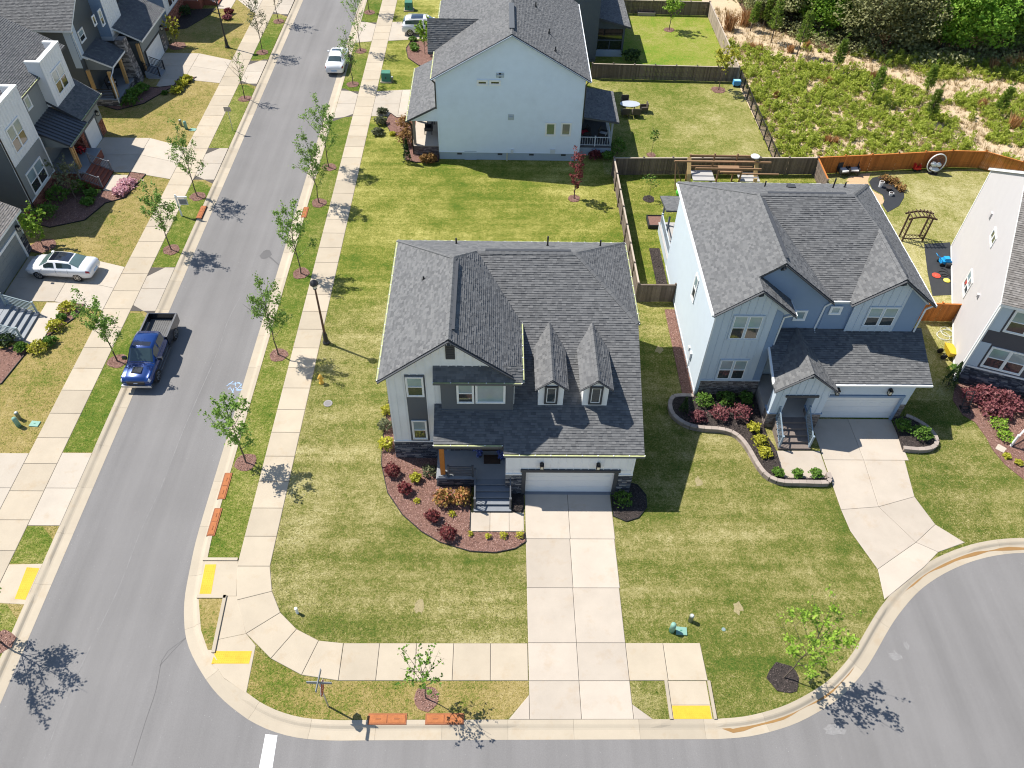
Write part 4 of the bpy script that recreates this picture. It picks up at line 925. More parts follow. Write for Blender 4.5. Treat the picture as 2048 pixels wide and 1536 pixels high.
bl = [[(12.35, 46.3, 7.2), (12.35, 32.9, 7.2), (14.68, 32.9, 9.03), (14.68, 42.7, 9.03)], [(14.68, 42.7, 9.03), (14.68, 34.05, 9.03), (15.95, 34.05, 10.0), (15.95, 40.75, 10.0)],
      [(17.0, 32.9, 7.2), (17.0, 34.36, 7.2), (14.68, 34.36, 9.03), (14.68, 32.9, 9.03)],
      [(19.5, 34.05, 7.2), (19.5, 34.35, 7.2), (15.95, 40.75, 10.0), (15.95, 34.05, 10.0)],
      [(19.5, 34.3, 7.2), (20.5, 34.3, 7.2), (22.95, 38.6, 9.06), (21.75, 40.75, 10.0), (15.95, 40.75, 10.0)],
      [(20.5, 34.3, 7.2), (20.5, 33.9, 7.2), (22.95, 33.9, 9.08), (22.95, 38.6, 9.08)],
      [(25.35, 33.9, 7.2), (25.35, 38.6, 7.2), (22.95, 38.6, 9.08), (22.95, 33.9, 9.08)], [(25.35, 38.6, 7.2), (25.35, 46.3, 7.2), (21.75, 40.75, 10.0), (22.95, 38.6, 9.08)],
      [(25.35, 46.3, 7.2), (12.35, 46.3, 7.2), (15.95, 40.75, 10.0), (21.75, 40.75, 10.0)]]
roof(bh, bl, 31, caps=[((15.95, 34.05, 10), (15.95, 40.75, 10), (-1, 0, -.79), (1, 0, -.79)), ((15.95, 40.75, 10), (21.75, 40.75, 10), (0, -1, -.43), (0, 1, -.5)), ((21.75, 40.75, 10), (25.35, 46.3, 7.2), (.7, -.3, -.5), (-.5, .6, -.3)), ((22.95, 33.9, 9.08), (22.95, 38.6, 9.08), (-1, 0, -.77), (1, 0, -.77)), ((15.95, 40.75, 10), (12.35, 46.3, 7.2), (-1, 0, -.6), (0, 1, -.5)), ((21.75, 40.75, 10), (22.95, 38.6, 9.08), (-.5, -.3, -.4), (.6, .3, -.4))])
rv = MB(); rv.obar((16.12, 34.6, 9.95), (16.12, 40.3, 9.95), .18, .05); rv.obar((16.5, 40.88, 10.02), (21.3, 40.88, 10.02), .2, .06); rv.obar((23.1, 34.4, 9.0), (23.1, 38.0, 9.0), .18, .05); rv.build('ridge_vent', DARK, bh)
b = MB()
for pts in (((12.3, 32.87, 7.1), (14.68, 32.87, 8.95), (17.02, 32.87, 7.1)), ((15.95, 34.02, 9.92), (19.52, 34.02, 7.1)), ((20.48, 33.87, 7.1), (22.95, 33.87, 8.98), (25.38, 33.87, 7.1))):
    for u_, v_ in zip(pts[:-1], pts[1:]): b.obar(u_, v_, .05, .2, up=(0, 1, 0))
b.build('bargeboard', DARK, bh)
b = MB()
for q in ((14.68, 32.9, 8.8), (15.95, 34.05, 9.75), (22.95, 33.9, 8.85)): b.obar(q, (q[0], q[1] + .35, q[2] - .35), .14, .3)
b.build('gable_bracket', DARK, bh)
gutter(bh, (12.29, 32.9, 7.17), (12.29, 46.3, 7.17), GUTW, False); gutter(bh, (19.4, 34.24, 7.17), (20.5, 34.24, 7.17), GUTW, False); gutter(bh, (25.41, 33.9, 7.17), (25.41, 46.3, 7.17), GUTW, False); gutter(bh, (12.35, 46.36, 7.17), (25.35, 46.36, 7.17), GUTW, False); gutter(bh, (17.05, 32.95, 7.16), (17.05, 34.3, 7.16), GUTW, False)
downspout(bh, [(17.05, 33.1, 7.1), (16.55, 33.3, 6.7), (16.5, 33.3, 4.3)], GUTW); downspout(bh, [(19.5, 34.2, 7.1), (19.2, 34.3, 6.7), (19.1, 34.3, 4.9), (19.1, 34.0, 4.75)], GUTW); downspout(bh, [(25.35, 34.0, 7.1), (25.05, 34.12, 6.7), (25.05, 34.12, 4.9)], GUTW); downspout(bh, [(12.5, 33.1, 7.0), (12.55, 33.12, 6.7), (12.55, 33.12, .1)], GUTW)
# entry and garage roof
el = [[(16.3, 31.05, 3.6), (25.6, 31.05, 3.6), (25.6, 34.4, 4.95), (16.3, 34.4, 4.95)]]
roof(bh, el, 32, name='garage_roof')
gutter(bh, (19.6, 30.99, 3.57), (25.62, 30.99, 3.57), GUTW, False); gutter(bh, (16.24, 31.0, 3.6), (16.24, 33.3, 4.5), GUTW, False)
xm = 18.02; roof(bh, [[(19.85, 30.45, 3.55), (19.85, 31.3, 3.55), (xm, 34.3, 5.0), (xm, 30.45, 5.0)], [(16.2, 31.3, 3.55), (16.2, 30.45, 3.55), (xm, 30.45, 5.0), (xm, 34.3, 5.0)]], 33, name='porch_roof', thick=.13, caps=[((xm, 30.45, 5.0), (xm, 34.2, 5.0), (-1, 0, -.8), (1, 0, -.8))])
b = MB()
for sx in (16.15, 19.9): b.obar((sx, 30.42, 3.48), (xm, 30.42, 4.93), .05, .17, up=(0, 1, 0))
b.obar((xm, 30.45, 4.8), (xm, 30.75, 4.5), .12, .25); b.build('bargeboard', DARK, bh)
FPo = Frame((16.45, 30.7), (1, 0), (0, -1)); pw = MB(); pw.ext([FPo(0, 2.9), FPo(3.15, 2.9), FPo(3.15, 3.5), FPo(1.57, 4.75), FPo(0, 3.5)], (0, .2, 0)); pw.fb(FPo, 0, .75, 1.35, 2.9, -.55, 0); pw.fb(FPo, 2.4, 3.15, 1.35, 2.9, -.55, 0); pw_ = pw.build('porch_wall', BLUEB, bh)
boards(pw_, FPo, [(0, 2.9), (3.15, 2.9), (3.15, 3.5), (1.57, 4.75), (0, 3.5)], .39, BLUEB); boards(pw_, FPo, [(0, 1.35), (.75, 1.35), (.75, 2.9), (0, 2.9)], .37, BLUEB); boards(pw_, FPo, [(2.4, 1.35), (3.15, 1.35), (3.15, 2.9), (2.4, 2.9)], .37, BLUEB)
hd = MB(); hd.fb(FPo, .6, 2.55, 2.82, 2.98, .03, .1); hd.build('porch_lintel', DARK, bh)
for s0 in (0, 2.4):
    q = MB(); q.fb(FPo, s0 - .03, s0 + .78, 0, 1.28, -.6, .0); pr = q.build('porch_pier', BRICKT, bh); brickface(pr, FPo, [[(s0 - .03, 0), (s0 + .78, 0), (s0 + .78, 1.28), (s0 - .03, 1.28)]], BRICKT, 12 + int(s0))
    Fq = Frame((16.45 + s0 - .03, 31.3), (0, -1), (-1, 0)); brickface(pr, Fq, [[(0, 0), (.6, 0), (.6, 1.28), (0, 1.28)]], BRICKT, 17)
    q = MB(); q.fb(FPo, s0 - .08, s0 + .83, 1.28, 1.35, -.65, .05); q.build('pier_cap', BLUED, pr)
pf = MB(); pf.box(16.5, 19.5, 30.75, 34.3, 0, .9); pf.build('porch_floor', mat('porch_concrete', (.45, .40, .35), .85), bh)
steps(bh, 16.95, 18.85, 30.75, 28.95, .9, 5, BRICKT, BRICKT)
rail(bh, (17.0, 30.7, .9), (17.0, 29.05, .1), .95, mat('blue_grey_rail', (.22, .28, .33), .5)); rail(bh, (18.8, 30.7, .9), (18.8, 29.05, .1), .95, MATS['blue_grey_rail'])
slabs('path', 'concrete landing at the foot of the blue house steps', [rect(16.75, 19.45, 26.75, 28.88)], CONL, .03, .008, 'path')
t = MB(); t.fb(F3, .62, .82, 0, 2.15, .0, .08); t.fb(F3, 5.46, 5.62, 0, 2.15, .0, .08); t.fb(F3, .6, 5.64, 2.1, 2.26, .0, .1); t.build('garage_surround', BLUED, bh); garage_door(bh, F3, .8, 5.5, .02, 2.12, -.12, WHITE)
wall_lamp(bh, F3, 1.35, 2.45); wall_lamp(bh, F3, 4.5, 2.45)
for q, h in (((17.5, 44.2, 8.2), .5), ((21.9, 44.0, 8.3), .8), ((22.9, 44.5, 8.1), .4)): pipe(bh, q, h)
ve = MB(); ve.box(18.9, 19.4, 43.8, 44.2, 8.3, 8.55); ve.build('roof_vent', DARK, bh)
# rear deck
rf_ = MB(); rf_.box(12.66, 18, 46.01, 50.6, -.05, .75); rf_.build('deck_base', BLUEL, bh); rf_ = MB(); rf_.box(12.6, 18.05, 46.01, 50.65, .75, .82); rf_.build('deck_floor', mat('deck_boards', (.40, .38, .36), .8), bh); excl(rect(12.6, 18, 46, 50.7))
roof(bh, [[(17.5, 51.0, 2.95), (12.45, 51.0, 2.95), (12.45, 48.3, 3.5), (17.5, 48.3, 3.5)]], 34, name='deck_roof', thick=.12)
for yy in (48.4, 50.5):
    q = MB(); q.box(12.75, 12.87, yy - .06, yy + .06, .8, 2.9); q.build('deck_post', mat('deck_post_grey', (.12, .14, .17), .6), bh)
rail(bh, (12.75, 46.2, .8), (12.75, 50.4, .8), .9, BLUEL)
mt = MB(); mt.fb(FW, 10.2, 10.5, 1.0, 1.5, .01, .16); mt.fb(FW, 9.6, 9.85, 1.1, 1.4, .01, .12); mt.tube(FW(10.35, 0, .08), FW(10.35, 1.0, .08), .03); mt.build('meter_box', mat('meter_grey', (.55, .57, .58), .5), bh)

# ------------------------------------------------------------------ white gabled house behind
kh = thing('house', 'tall pale blue grey house whose broad gable wall faces the corner lawn', 'house', (1.1, 67, 0)); excl(rect(-7.3, 10, 60.6, 76))
w = MB(); w.box(-4.95, 7.1, 60.62, 75.4, .75, 7.35); w.ext([(-4.95, 60.62, 7.35), (7.1, 60.62, 7.35), (1.1, 60.62, 10.75)], (0, 14.8, 0)); wk = w.build('wall', BACKW, kh)
FK = Frame((-4.95, 60.62), (1, 0), (0, -1)); lap(wk, FK, [[(0, .78), (12.05, .78), (12.05, 7.3), (6.05, 10.7), (0, 7.3)]], BACKW, 2, .155)
f = MB(); f.box(-4.93, 7.08, 60.66, 75.38, -.1, .75); fo = f.build('foundation', FOUND, kh)
for px in (919, 1000, 1063, 1127):
    s_ = onF(FK, px, 306)[0]; v = MB(); v.fb(FK, s_ - .2, s_ + .2, .48, .64, -.03, .0); v.build('crawl_vent', DARK, fo)
v = MB(); v.fb(FK, onF(FK, 929, 305)[0], onF(FK, 953, 305)[0], .0, .85, -.03, .03); v.build('crawl_door', FOUND, fo)
t = MB(); t.fb(FK, 0, .12, .78, 7.2, .01, .05); t.fb(FK, 11.93, 12.05, .78, 7.2, .01, .05); t.fb(FK, 0, 12.05, .72, .78, .0, .05); t.build('corner_trim', BACKW, kh)
winpx(kh, FK, (956, 167.5), (973, 162), style='fixed', gl=GLASSK, tw=.1); winpx(kh, FK, (981, 167.5), (999, 162), style='fixed', gl=GLASSK, tw=.1)
GG = mat_glass('green_shade_glass', (.06, .13, .10), .15); winpx(kh, FK, (1092, 269), (1110, 247), style='fixed', gl=GG, tw=.1); winpx(kh, FK, (1123, 269), (1141, 247), style='fixed', gl=mat_glass('dull_grey_glass', (.13, .17, .16), .15), tw=.1)
v = MB()
for px, py, a in ((997, 150, .2), (1003, 150, .2), (1022, 234, .25)):
    q = onF(FK, px, py); v.fb(FK, q[0] - a, q[0] + a, q[1] - a, q[1] + a, .01, .05); v.fb(FK, q[0] - a * .6, q[0] + a * .6, q[1] - a * .4, q[1] + a * .3, .05, .12)
v.build('wall_vent', mat('vent_blue_grey', (.42, .48, .53), .6), kh)
v = MB(); q = onF(FK, 1024, 303); v.fb(FK, q[0] - .12, q[0] + .12, q[1] - .1, q[1] + .25, .01, .15); q = onF(FK, 1105, 302); v.fb(FK, q[0] - .2, q[0] + .2, q[1] - .2, q[1] + .2, .01, .12); v.build('hose_bib_box', mat('pale_box', (.6, .64, .66), .5), kh)
v = MB(); q = onF(FK, 1014, 310); v.tube(FK(q[0], 0, .08), FK(q[0], .75, .08), .05); v.build('vent_standpipe', mat('cream_pipe', (.6, .55, .35), .5), kh)
roof(kh, [[(7.45, 60.3, 7.38), (7.45, 75.7, 7.38), (1.1, 75.7, 11), (1.1, 60.3, 11)], [(-5.25, 75.7, 7.38), (-5.25, 60.3, 7.38), (1.1, 60.3, 11), (1.1, 75.7, 11)]], 41, caps=[((1.1, 60.3, 11), (1.1, 75.7, 11), (-1, 0, -.57), (1, 0, -.57))])
rv = MB(); rv.obar((1.1, 61.2, 11.06), (1.1, 66, 11.06), .4, .1); rv.build('ridge_vent', GUT, kh)
b = MB()
for sx in (-5.28, 7.48): b.obar((sx, 60.28, 7.28), (1.1, 60.28, 10.9), .05, .2, up=(0, 1, 0))
b.build('bargeboard', mat('slate_blue_trim', (.22, .27, .32), .6), kh)
gutter(kh, (-5.31, 60.35, 7.35), (-5.31, 75.6, 7.35)); gutter(kh, (7.51, 60.35, 7.35), (7.51, 75.6, 7.35), GUTW, False)
downspout(kh, [(-5.28, 60.5, 7.2), (-5.0, 60.56, 6.9), (-5.0, 60.56, 4.7)], METB); downspout(kh, [(7.3, 60.5, 7.2), (7.15, 60.56, 6.9), (7.15, 60.56, 3.6)], METB)
roof(kh, [[(-5.85, 65.2, 7.3), (-1.2, 65.2, 7.3), (-1.2, 66.6, 9.5), (-5.85, 66.6, 9.5)], [(-1.2, 68.0, 7.3), (-5.85, 68.0, 7.3), (-5.85, 66.6, 9.5), (-1.2, 66.6, 9.5)]], 42, name='cross_gable_roof')
cg = MB(); cg.ext([(-5.4, 65.4, 5), (-5.4, 67.8, 5), (-5.4, 67.8, 7.2), (-5.4, 66.6, 9.2), (-5.4, 65.4, 7.2)], (1.5, 0, 0)); cg.build('cross_gable_wall', BACKW, kh)
roof(kh, [[(-7.55, 70.5, 3.35), (-7.55, 61.0, 3.35), (-4.95, 61.0, 4.7), (-4.95, 70.5, 4.7)]], 43, name='porch_roof'); gutter(kh, (-7.61, 61.0, 3.32), (-7.61, 70.5, 3.32))
q = MB(); q.ext([(-7.3, 61.25, 3.2), (-4.95, 61.25, 3.2), (-4.95, 61.25, 4.5), (-7.3, 61.25, 3.3)], (0, .12, 0)); q.build('porch_gable', BACKW, kh)
q = MB(); q.box(-7.2, -4.95, 61.3, 69.5, 0, .85); pb_ = q.build('porch_base', BRICKT, kh); brickface(pb_, Frame((-7.2, 61.3), (1, 0), (0, -1)), [[(0, 0), (2.25, 0), (2.25, .8), (0, .8)]], BRICKT, 50)
q = MB(); q.box(-7.25, -4.95, 61.25, 69.5, .85, .91); q.build('porch_floor', CONG, kh)
for yy in (61.5, 65.4, 69.2):
    q = MB(); q.box(-7.15, -6.93, yy - .1, yy + .12, .9, 3.2); q.build('porch_post', mat('taupe_post', (.28, .25, .22), .6), kh)
downspout(kh, [(-7.55, 61.1, 3.25), (-7.2, 61.2, 2.9), (-7.2, 61.2, .1)], METB)
# rear deck
q = MB(); q.box(7.1, 9.95, 61.6, 66.5, -.05, .78); q.build('deck_skirt', FOUND, kh); q = MB(); q.box(7.1, 10.0, 61.55, 66.6, .78, .86)
for i in range(19): q.box(7.12 + i * .15, 7.25 + i * .15, 61.55, 66.6, .86, .875)
q.build('deck_floor', mat('dark_deck_boards', (.10, .10, .105), .8), kh)
roof(kh, [[(10.35, 61.3, 3.3), (10.35, 66.8, 3.3), (7.1, 66.8, 3.75), (7.1, 61.3, 3.75)]], 44, name='deck_roof', thick=.14)
for xx, yy in ((9.85, 61.7), (9.85, 66.4)):
    q = MB(); q.box(xx - .08, xx + .08, yy - .08, yy + .08, .86, 3.2); q.build('deck_post', mat('blue_grey_post', (.30, .34, .37), .6), kh)
rm = mat('pale_rail', (.58, .62, .64), .5); rail(kh, (7.2, 61.65, .87), (8.5, 61.65, .87), .85, rm, bal=.2); rail(kh, (8.5, 61.65, .87), (9.8, 61.65, .87), .85, rm, bal=.2, posts=False); rail(kh, (9.85, 61.7, .87), (9.85, 66.3, .87), .85, rm, bal=.2, posts=False)
pg = MB(); pg.box(7.3, 9.7, 66.45, 66.5, .9, 3.1); pg.build('screen', GLASSK, kh)
for q, h in (((3.2, 68.5, 9.9), .35), ((4.2, 64.6, 9.35), .3), ((4.6, 61.9, 9.1), .3), ((2.9, 72, 10.1), .6)): pipe(kh, q, h)

# ------------------------------------------------------------------ dark house at the back
dh = thing('house', 'dark slate green house with a screened porch beyond the white gabled house', 'house', (3, 86, 0)); excl(rect(-5, 14, 79.5, 95))
w = MB(); w.box(-4.3, 10.1, 79.7, 94, 0, 7.0); w.ext([(-4.3, 79.7, 7), (10.1, 79.7, 7), (2.9, 79.7, 10.8)], (0, 14, 0)); wd = w.build('wall', DKGRN, dh); FDk = Frame((-4.3, 79.7), (1, 0), (0, -1))
lap(wd, FDk, [[(0, .3), (14.4, .3), (14.4, 7), (0, 7)]], DKGRN, 3)
roof(dh, [[(10.45, 79.4, 7.0), (10.45, 94.3, 7.0), (2.9, 94.3, 11), (2.9, 79.4, 11)], [(-4.65, 94.3, 7.0), (-4.65, 79.4, 7.0), (2.9, 79.4, 11), (2.9, 94.3, 11)]], 51)
q = MB(); q.box(-5.3, -4.3, 80.5, 82, 0, 3.5); pr = q.build('brick_pier', BRICKT, dh); brickface(pr, Frame((-5.3, 80.5), (1, 0), (0, -1)), [[(0, 0), (1.0, 0), (1, 3.5), (0, 3.5)]], BRICKT, 51)
q = MB(); q.box(10.1, 13.0, 81.0, 87.0, -.05, .7); q.build('porch_base', FOUND, dh)
roof(dh, [[(13.5, 80.6, 3.2), (13.5, 87.4, 3.2), (10.1, 87.4, 4.1), (10.1, 80.6, 4.1)]], 52, name='porch_roof')
q = MB(); q.ext([(10.1, 80.95, 2.9), (13.1, 80.95, 2.9), (13.1, 80.95, 3.2), (10.1, 80.95, 3.95)], (0, .1, 0)); q.build('porch_gable', DKGRN, dh)
for xx, yy in ((10.2, 81.0), (12.9, 81.0), (12.9, 86.9)):
    q = MB(); q.box(xx - .1, xx + .1, yy - .1, yy + .1, .7, 3.0); q.build('porch_post', DKGRN, dh)
q = MB(); q.box(10.3, 12.8, 81.05, 81.08, 1.75, 2.9); q.box(12.95, 12.98, 81.1, 86.8, .75, 2.9); q.box(10.3, 12.8, 81.05, 81.08, .75, 1.65); q.build('screen', GLASSK, dh)
q = MB(); q.box(10.3, 12.8, 81.0, 81.1, 1.64, 1.75); q.box(11.5, 11.58, 81.0, 81.1, .75, 1.64); q.build('screen_rail', DKGRN, dh)

# ------------------------------------------------------------------ houses across the street (fronts face +x)
def sx(y0, X): return Frame((X, y0), (0, 1), (1, 0))
def c1(x, y): return (x * .127, 60 + y * .127)
def c2(x, y): return (x * .1465, 240 + y * .1465)
def c3(x, y): return (x * .166, y * .166)
def c4(x, y): return (x * .2018, 390 + y * .2018)
def c5(x, y): return (220 + x * .166, y * .166)
# -- house with white parapet bays and a standing seam porch roof
h2 = thing('house', 'sage grey house with two white parapet bays and a metal porch roof', 'house', (-40, 58, 0)); excl(rect(-50, -34.4, 51.5, 65))
w = MB(); w.box(-48, -36.6, 51.7, 64.6, -.1, 6.85); w.box(-46, -35.8, 51.6, 56.3, -.1, 6.9); wv = w.build('wall', SAGE, h2)
FT = sx(51.6, -35.78); F2s = Frame((-48, 51.6), (1, 0), (0, -1))
w = MB(); w.box(-36.7, -35.8, 51.62, 56.3, 4.1, 6.8); w.box(-36.05, -35.8, 51.62, 56.3, 6.8, 8.2); w.box(-36.9, -36.05, 56.1, 56.3, 6.8, 8.2); w.box(-36.9, -36.05, 51.62, 51.8, 6.8, 8.2); w.box(-36.7, -35.8, 60.45, 64.2, 4.4, 6.8); w.box(-36.05, -35.8, 60.45, 64.2, 6.8, 8.0); w.box(-36.9, -36.05, 60.45, 60.65, 6.8, 8.0); w.box(-36.9, -36.05, 64.0, 64.2, 6.8, 8.0); ba = w.build('bay', WHITEW, h2)
boards(ba, FT, [(0, 4.1), (4.7, 4.1), (4.7, 8.2), (0, 8.2)], .40, WHITEW); FB2 = sx(60.45, -35.78); boards(ba, FB2, [(0, 4.4), (3.75, 4.4), (3.75, 8.0), (0, 8.0)], .40, WHITEW)
lap(wv, FT, [[(0, 1.2), (4.7, 1.2), (4.7, 4.1), (0, 4.1)]], SAGE, 2); lap(wv, sx(56.3, -36.58), [[(0, 3.2), (4.15, 3.2), (4.15, 6.8), (0, 6.8)]], SAGE, 3); lap(wv, F2s, [[(0, .5), (12.2, .5), (12.2, 6.9), (0, 6.9)]], OLIVG, 4)
brickface(wv, FT, [[(0, 0), (4.7, 0), (4.7, 1.1), (0, 1.1)]], BRICK, 2); brickface(wv, Frame((-36.8, 51.6), (1, 0), (0, -1)), [[(.2, 0), (1.0, 0), (1.0, 1.1), (.2, 1.1)]], BRICK, 3)
t = MB(); t.fb(FT, -.03, 4.75, 8.2, 8.34, -.32, .08); t.fb(FB2, -.05, 3.8, 8.0, 8.14, -.32, .08); t.fb(FT, 4.45, 4.75, 8.2, 8.34, -1.15, -.32); t.fb(FB2, -.05, .25, 8.0, 8.14, -1.15, -.32); t.fb(FB2, 3.5, 3.8, 8.0, 8.14, -1.15, -.32); t.fb(FT, -.02, .12, 1.1, 4.1, 0, .05); t.fb(FT, 4.58, 4.72, 1.1, 4.1, 0, .05); t.fb(FT, 0, 4.7, 1.1, 1.2, 0, .07); t.build('trim_cap', TRIM, h2)
winpx(h2, FT, c2(75, 150), c2(375, 265), cols=2); window(h2, FT, 1.0, 3.5, 1.35, 3.0, cols=2); q0 = onF(FB2, *c1(850, 1000)); window(h2, FB2, .9, 2.9, 5.0, 6.75, cols=2)
q0 = onF(sx(56.3, -36.56), *c1(430, 1150)); window(h2, sx(56.3, -36.56), q0[0] - .35, q0[0] + .35, q0[1] - .4, q0[1] + .45, style='fixed', gl=GLASSB)
roof(h2, [[(-36.3, 51.2, 6.95), (-36.3, 66.0, 6.95), (-44, 66.0, 11.2), (-44, 51.2, 11.2)], [(-51.7, 66, 6.95), (-51.7, 51.2, 6.95), (-44, 51.2, 11.2), (-44, 66, 11.2)]], 61); gutter(h2, (-36.24, 56.35, 6.92), (-36.24, 60.4, 6.92))
w = MB(); w.ext([(-48, 51.65, 6.8), (-36.6, 51.65, 6.8), (-36.6, 51.65, 6.85), (-44, 51.65, 11), (-48, 51.65, 8.8)], (0, .2, 0)); w.build('gable_end', SAGE, h2)
w = MB(); w.box(-36.6, -34.75, 60.2, 64.5, -.1, 3.0); wg2 = w.build('garage_wall', SAGE, h2); FGa = sx(60.2, -34.73)
lap(wg2, FGa, [[(0, 2.1), (4.3, 2.1), (4.3, 3.0), (0, 3.0)], [(3.1, 1.3), (4.3, 1.3), (4.3, 2.1), (3.1, 2.1)]], SAGE, 5); brickface(wg2, FGa, [[(3.1, 0), (4.3, 0), (4.3, 1.25), (3.1, 1.25)], [(0, 0), (.6, 0), (.6, 2.9), (0, 2.9)]], BRICK, 6); brickface(wg2, Frame((-36.6, 60.19), (1, 0), (0, -1)), [[(.2, 0), (1.85, 0), (1.85, 2.9), (.2, 2.9)]], BRICK, 7)
t = MB(); t.fb(FGa, .55, .7, 0, 2.15, 0, .08); t.fb(FGa, 3.05, 3.2, 0, 2.15, 0, .08); t.fb(FGa, .55, 3.2, 2.05, 2.2, 0, .09); t.build('garage_surround', GREYP, h2); garage_door(h2, FGa, .7, 3.05, 0, 2.05, .03, WHITE, 2); wall_lamp(h2, FGa, 3.5, 1.9)
roof(h2, [[(-34.3, 60.4, 3.3), (-34.3, 65.0, 3.3), (-35.8, 65.0, 4.35), (-35.8, 60.4, 4.35)], [(-35.8, 60.4, 4.35), (-35.8, 65.0, 4.35), (-36.6, 65, 4.9), (-36.6, 60.4, 4.9)]], 62, name='garage_roof'); gutter(h2, (-34.24, 60.4, 3.27), (-34.24, 65.0, 3.27))
MROOF = mat('dark_standing_seam', (0.075, 0.08, 0.09), .4, .5, .3, var=.1)
w = MB(); w.ext([(-33.95, 56.75, 3.05), (-33.95, 60.5, 3.05), (-36.6, 60.5, 4.35), (-36.6, 56.75, 4.35)], (0, 0, -.1)); mr = w.build('metal_roof', MROOF, h2)
for i in range(10):
    y = 56.78 + i * .41; s_ = MB(); s_.obar((-33.93, y, 3.075), (-36.6, y, 4.39), .035, .06); s_.build('standing_seam', MROOF, mr)
gutter(h2, (-33.9, 56.75, 3.02), (-33.9, 60.4, 3.02)); w = MB(); w.ext([(-36.55, 56.85, 2.85), (-34.1, 56.85, 2.85), (-34.1, 56.85, 3.0), (-36.55, 56.85, 4.2)], (0, .1, 0)); w.build('porch_gable', SAGE, h2)
q = MB(); q.box(-36.6, -33.5, 56.4, 60.2, -.05, .8); q.build('porch_base', BRICK, h2); q = MB(); q.box(-36.6, -33.45, 56.35, 60.2, .8, .86); q.build('porch_floor', PFL, h2)
for dy in (0, .3):
    q = MB(); q.box(-34.2, -34.03, 56.9 + dy, 57.07 + dy, .86, 2.9); q.build('porch_post', WOODL, h2)
steps(h2, 55.35, 57.95, -33.45, -31.95, .84, 5, BRICK, BRICK, 'x'); gr = mat('grey_rail', (.17, .17, .18), .5)
rail(h2, (-33.5, 55.45, .84), (-32.0, 55.45, .1), .9, gr); rail(h2, (-33.5, 57.85, .84), (-32.0, 57.85, .1), .9, gr); rail(h2, (-36.0, 56.45, .84), (-34.2, 56.45, .84), .9, gr)
q = MB(); q.box(-33.45, -31.95, 55.35, 57.95, -.02, .08); q.build('stair_base', BRICK, h2)
slabs('path', 'concrete landing below the brick steps across the street', [rect(-31.95, -30.55, 55.1, 57.5)], CONG, .03, .008, 'path'); downspout(h2, [(-35.6, 51.5, 8), (-35.6, 51.5, .1)], METB)
# -- house with the stone pier
h3 = thing('house', 'dark olive grey house with cedar porch posts and a tapering stone pier', 'house', (-40, 75, 0)); excl(rect(-50, -34, 69, 82)); excl(rect(-36, -34.5, 68.4, 72))
w = MB(); w.box(-48, -37.3, 69.4, 82, -.1, 6.85); w.ext([(-37.3, 69.4, 6.85), (-37.3, 82, 6.85), (-37.3, 75.7, 10.9)], (-10, 0, 0)); w3 = w.build('wall', OLIVG, h3)
F3s = sx(69.4, -37.28); F3d = Frame((-48, 69.38), (1, 0), (0, -1)); lap(w3, F3d, [[(0, .3), (10.7, .3), (10.7, 6.85), (0, 6.85)]], OLIVG, 2); lap(w3, F3s, [[(0, 3.5), (5, 3.5), (5, 9.9), (0, 6.8)]], OLIVG, 3)
t = MB(); t.fb(F3d, 10.1, 10.7, 3.4, 6.8, .0, .05); t.build('corner_panel', BLUEB, h3); t = MB(); t.fb(F3s, 0, 1.0, 4.1, 6.9, .0, .04); t.build('corner_panel', BLUEB, h3)
winpx(h3, F3s, c3(930, 395), c3(1025, 455), cols=1); 
for a in (130, 290):
    p0 = onF(F3d, *c3(a, 385)); p1 = onF(F3d, *c3(a + 120, 425)); window(h3, F3d, p0[0], p1[0], min(p0[1], p1[1]), max(p0[1], p1[1]), style='fixed', gl=GLASSK, tw=.1)
roof(h3, [[(-49, 69.0, 6.9), (-36.9, 69.0, 6.9), (-36.9, 75.7, 11.1), (-49, 75.7, 11.1)], [(-36.9, 82.4, 6.9), (-49, 82.4, 6.9), (-49, 75.7, 11.1), (-36.9, 75.7, 11.1)]], 63, fasc=TRIM)
FX = sx(74.6, -36.2); w = MB(); w.box(-38, -36.22, 74.6, 77.7, 3.6, 9.4); tw_ = w.build('tower', BLUEB, h3); boards(tw_, FX, [(0, 4.0), (3.1, 4.0), (3.1, 9.4), (0, 9.4)], .42, WHITEW); lap(tw_, Frame((-38, 74.6), (1, 0), (0, -1)), [[(0, 4), (1.78, 4), (1.78, 9.4), (0, 9.4)]], BLUED, 9)
winpx(h3, FX, c3(1100, 210), c3(1155, 280), style='fixed'); winpx(h3, FX, c3(1172, 140), c3(1255, 280))
downspout(h3, [(-36.9, 69.2, 6.8), (-37.2, 69.5, 6.4), (-37.15, 69.6, 4.3), (-36.7, 69.6, 4.1)], GUTW)
w = MB(); w.box(-37.3, -34.2, 75.2, 82, -.1, 3.3); wg3 = w.build('garage_wall', OLIVG, h3); FG3 = sx(75.2, -34.17); lap(wg3, FG3, [[(0, 2.2), (6.8, 2.2), (6.8, 3.3), (0, 3.3)]], SAGE, 5); lap(wg3, Frame((-37.3, 75.19), (1, 0), (0, -1)), [[(0, .8), (3.1, .8), (3.1, 3.3), (0, 3.3)]], OLIVG, 6); veneer(wg3, FG3, [[(5.1, 0), (6.0, 0), (6.0, 1.5), (5.1, 1.5)]], STONEW, 6)
t = MB(); t.fb(FG3, .5, .65, 0, 2.15, 0, .07); t.fb(FG3, 4.95, 5.1, 0, 2.15, 0, .07); t.fb(FG3, .5, 5.1, 2.05, 2.2, 0, .08); t.build('garage_surround', DARK, h3); garage_door(h3, FG3, .65, 4.95, 0, 2.05, .02, WHITE); wall_lamp(h3, FG3, 5.6, 2.0)
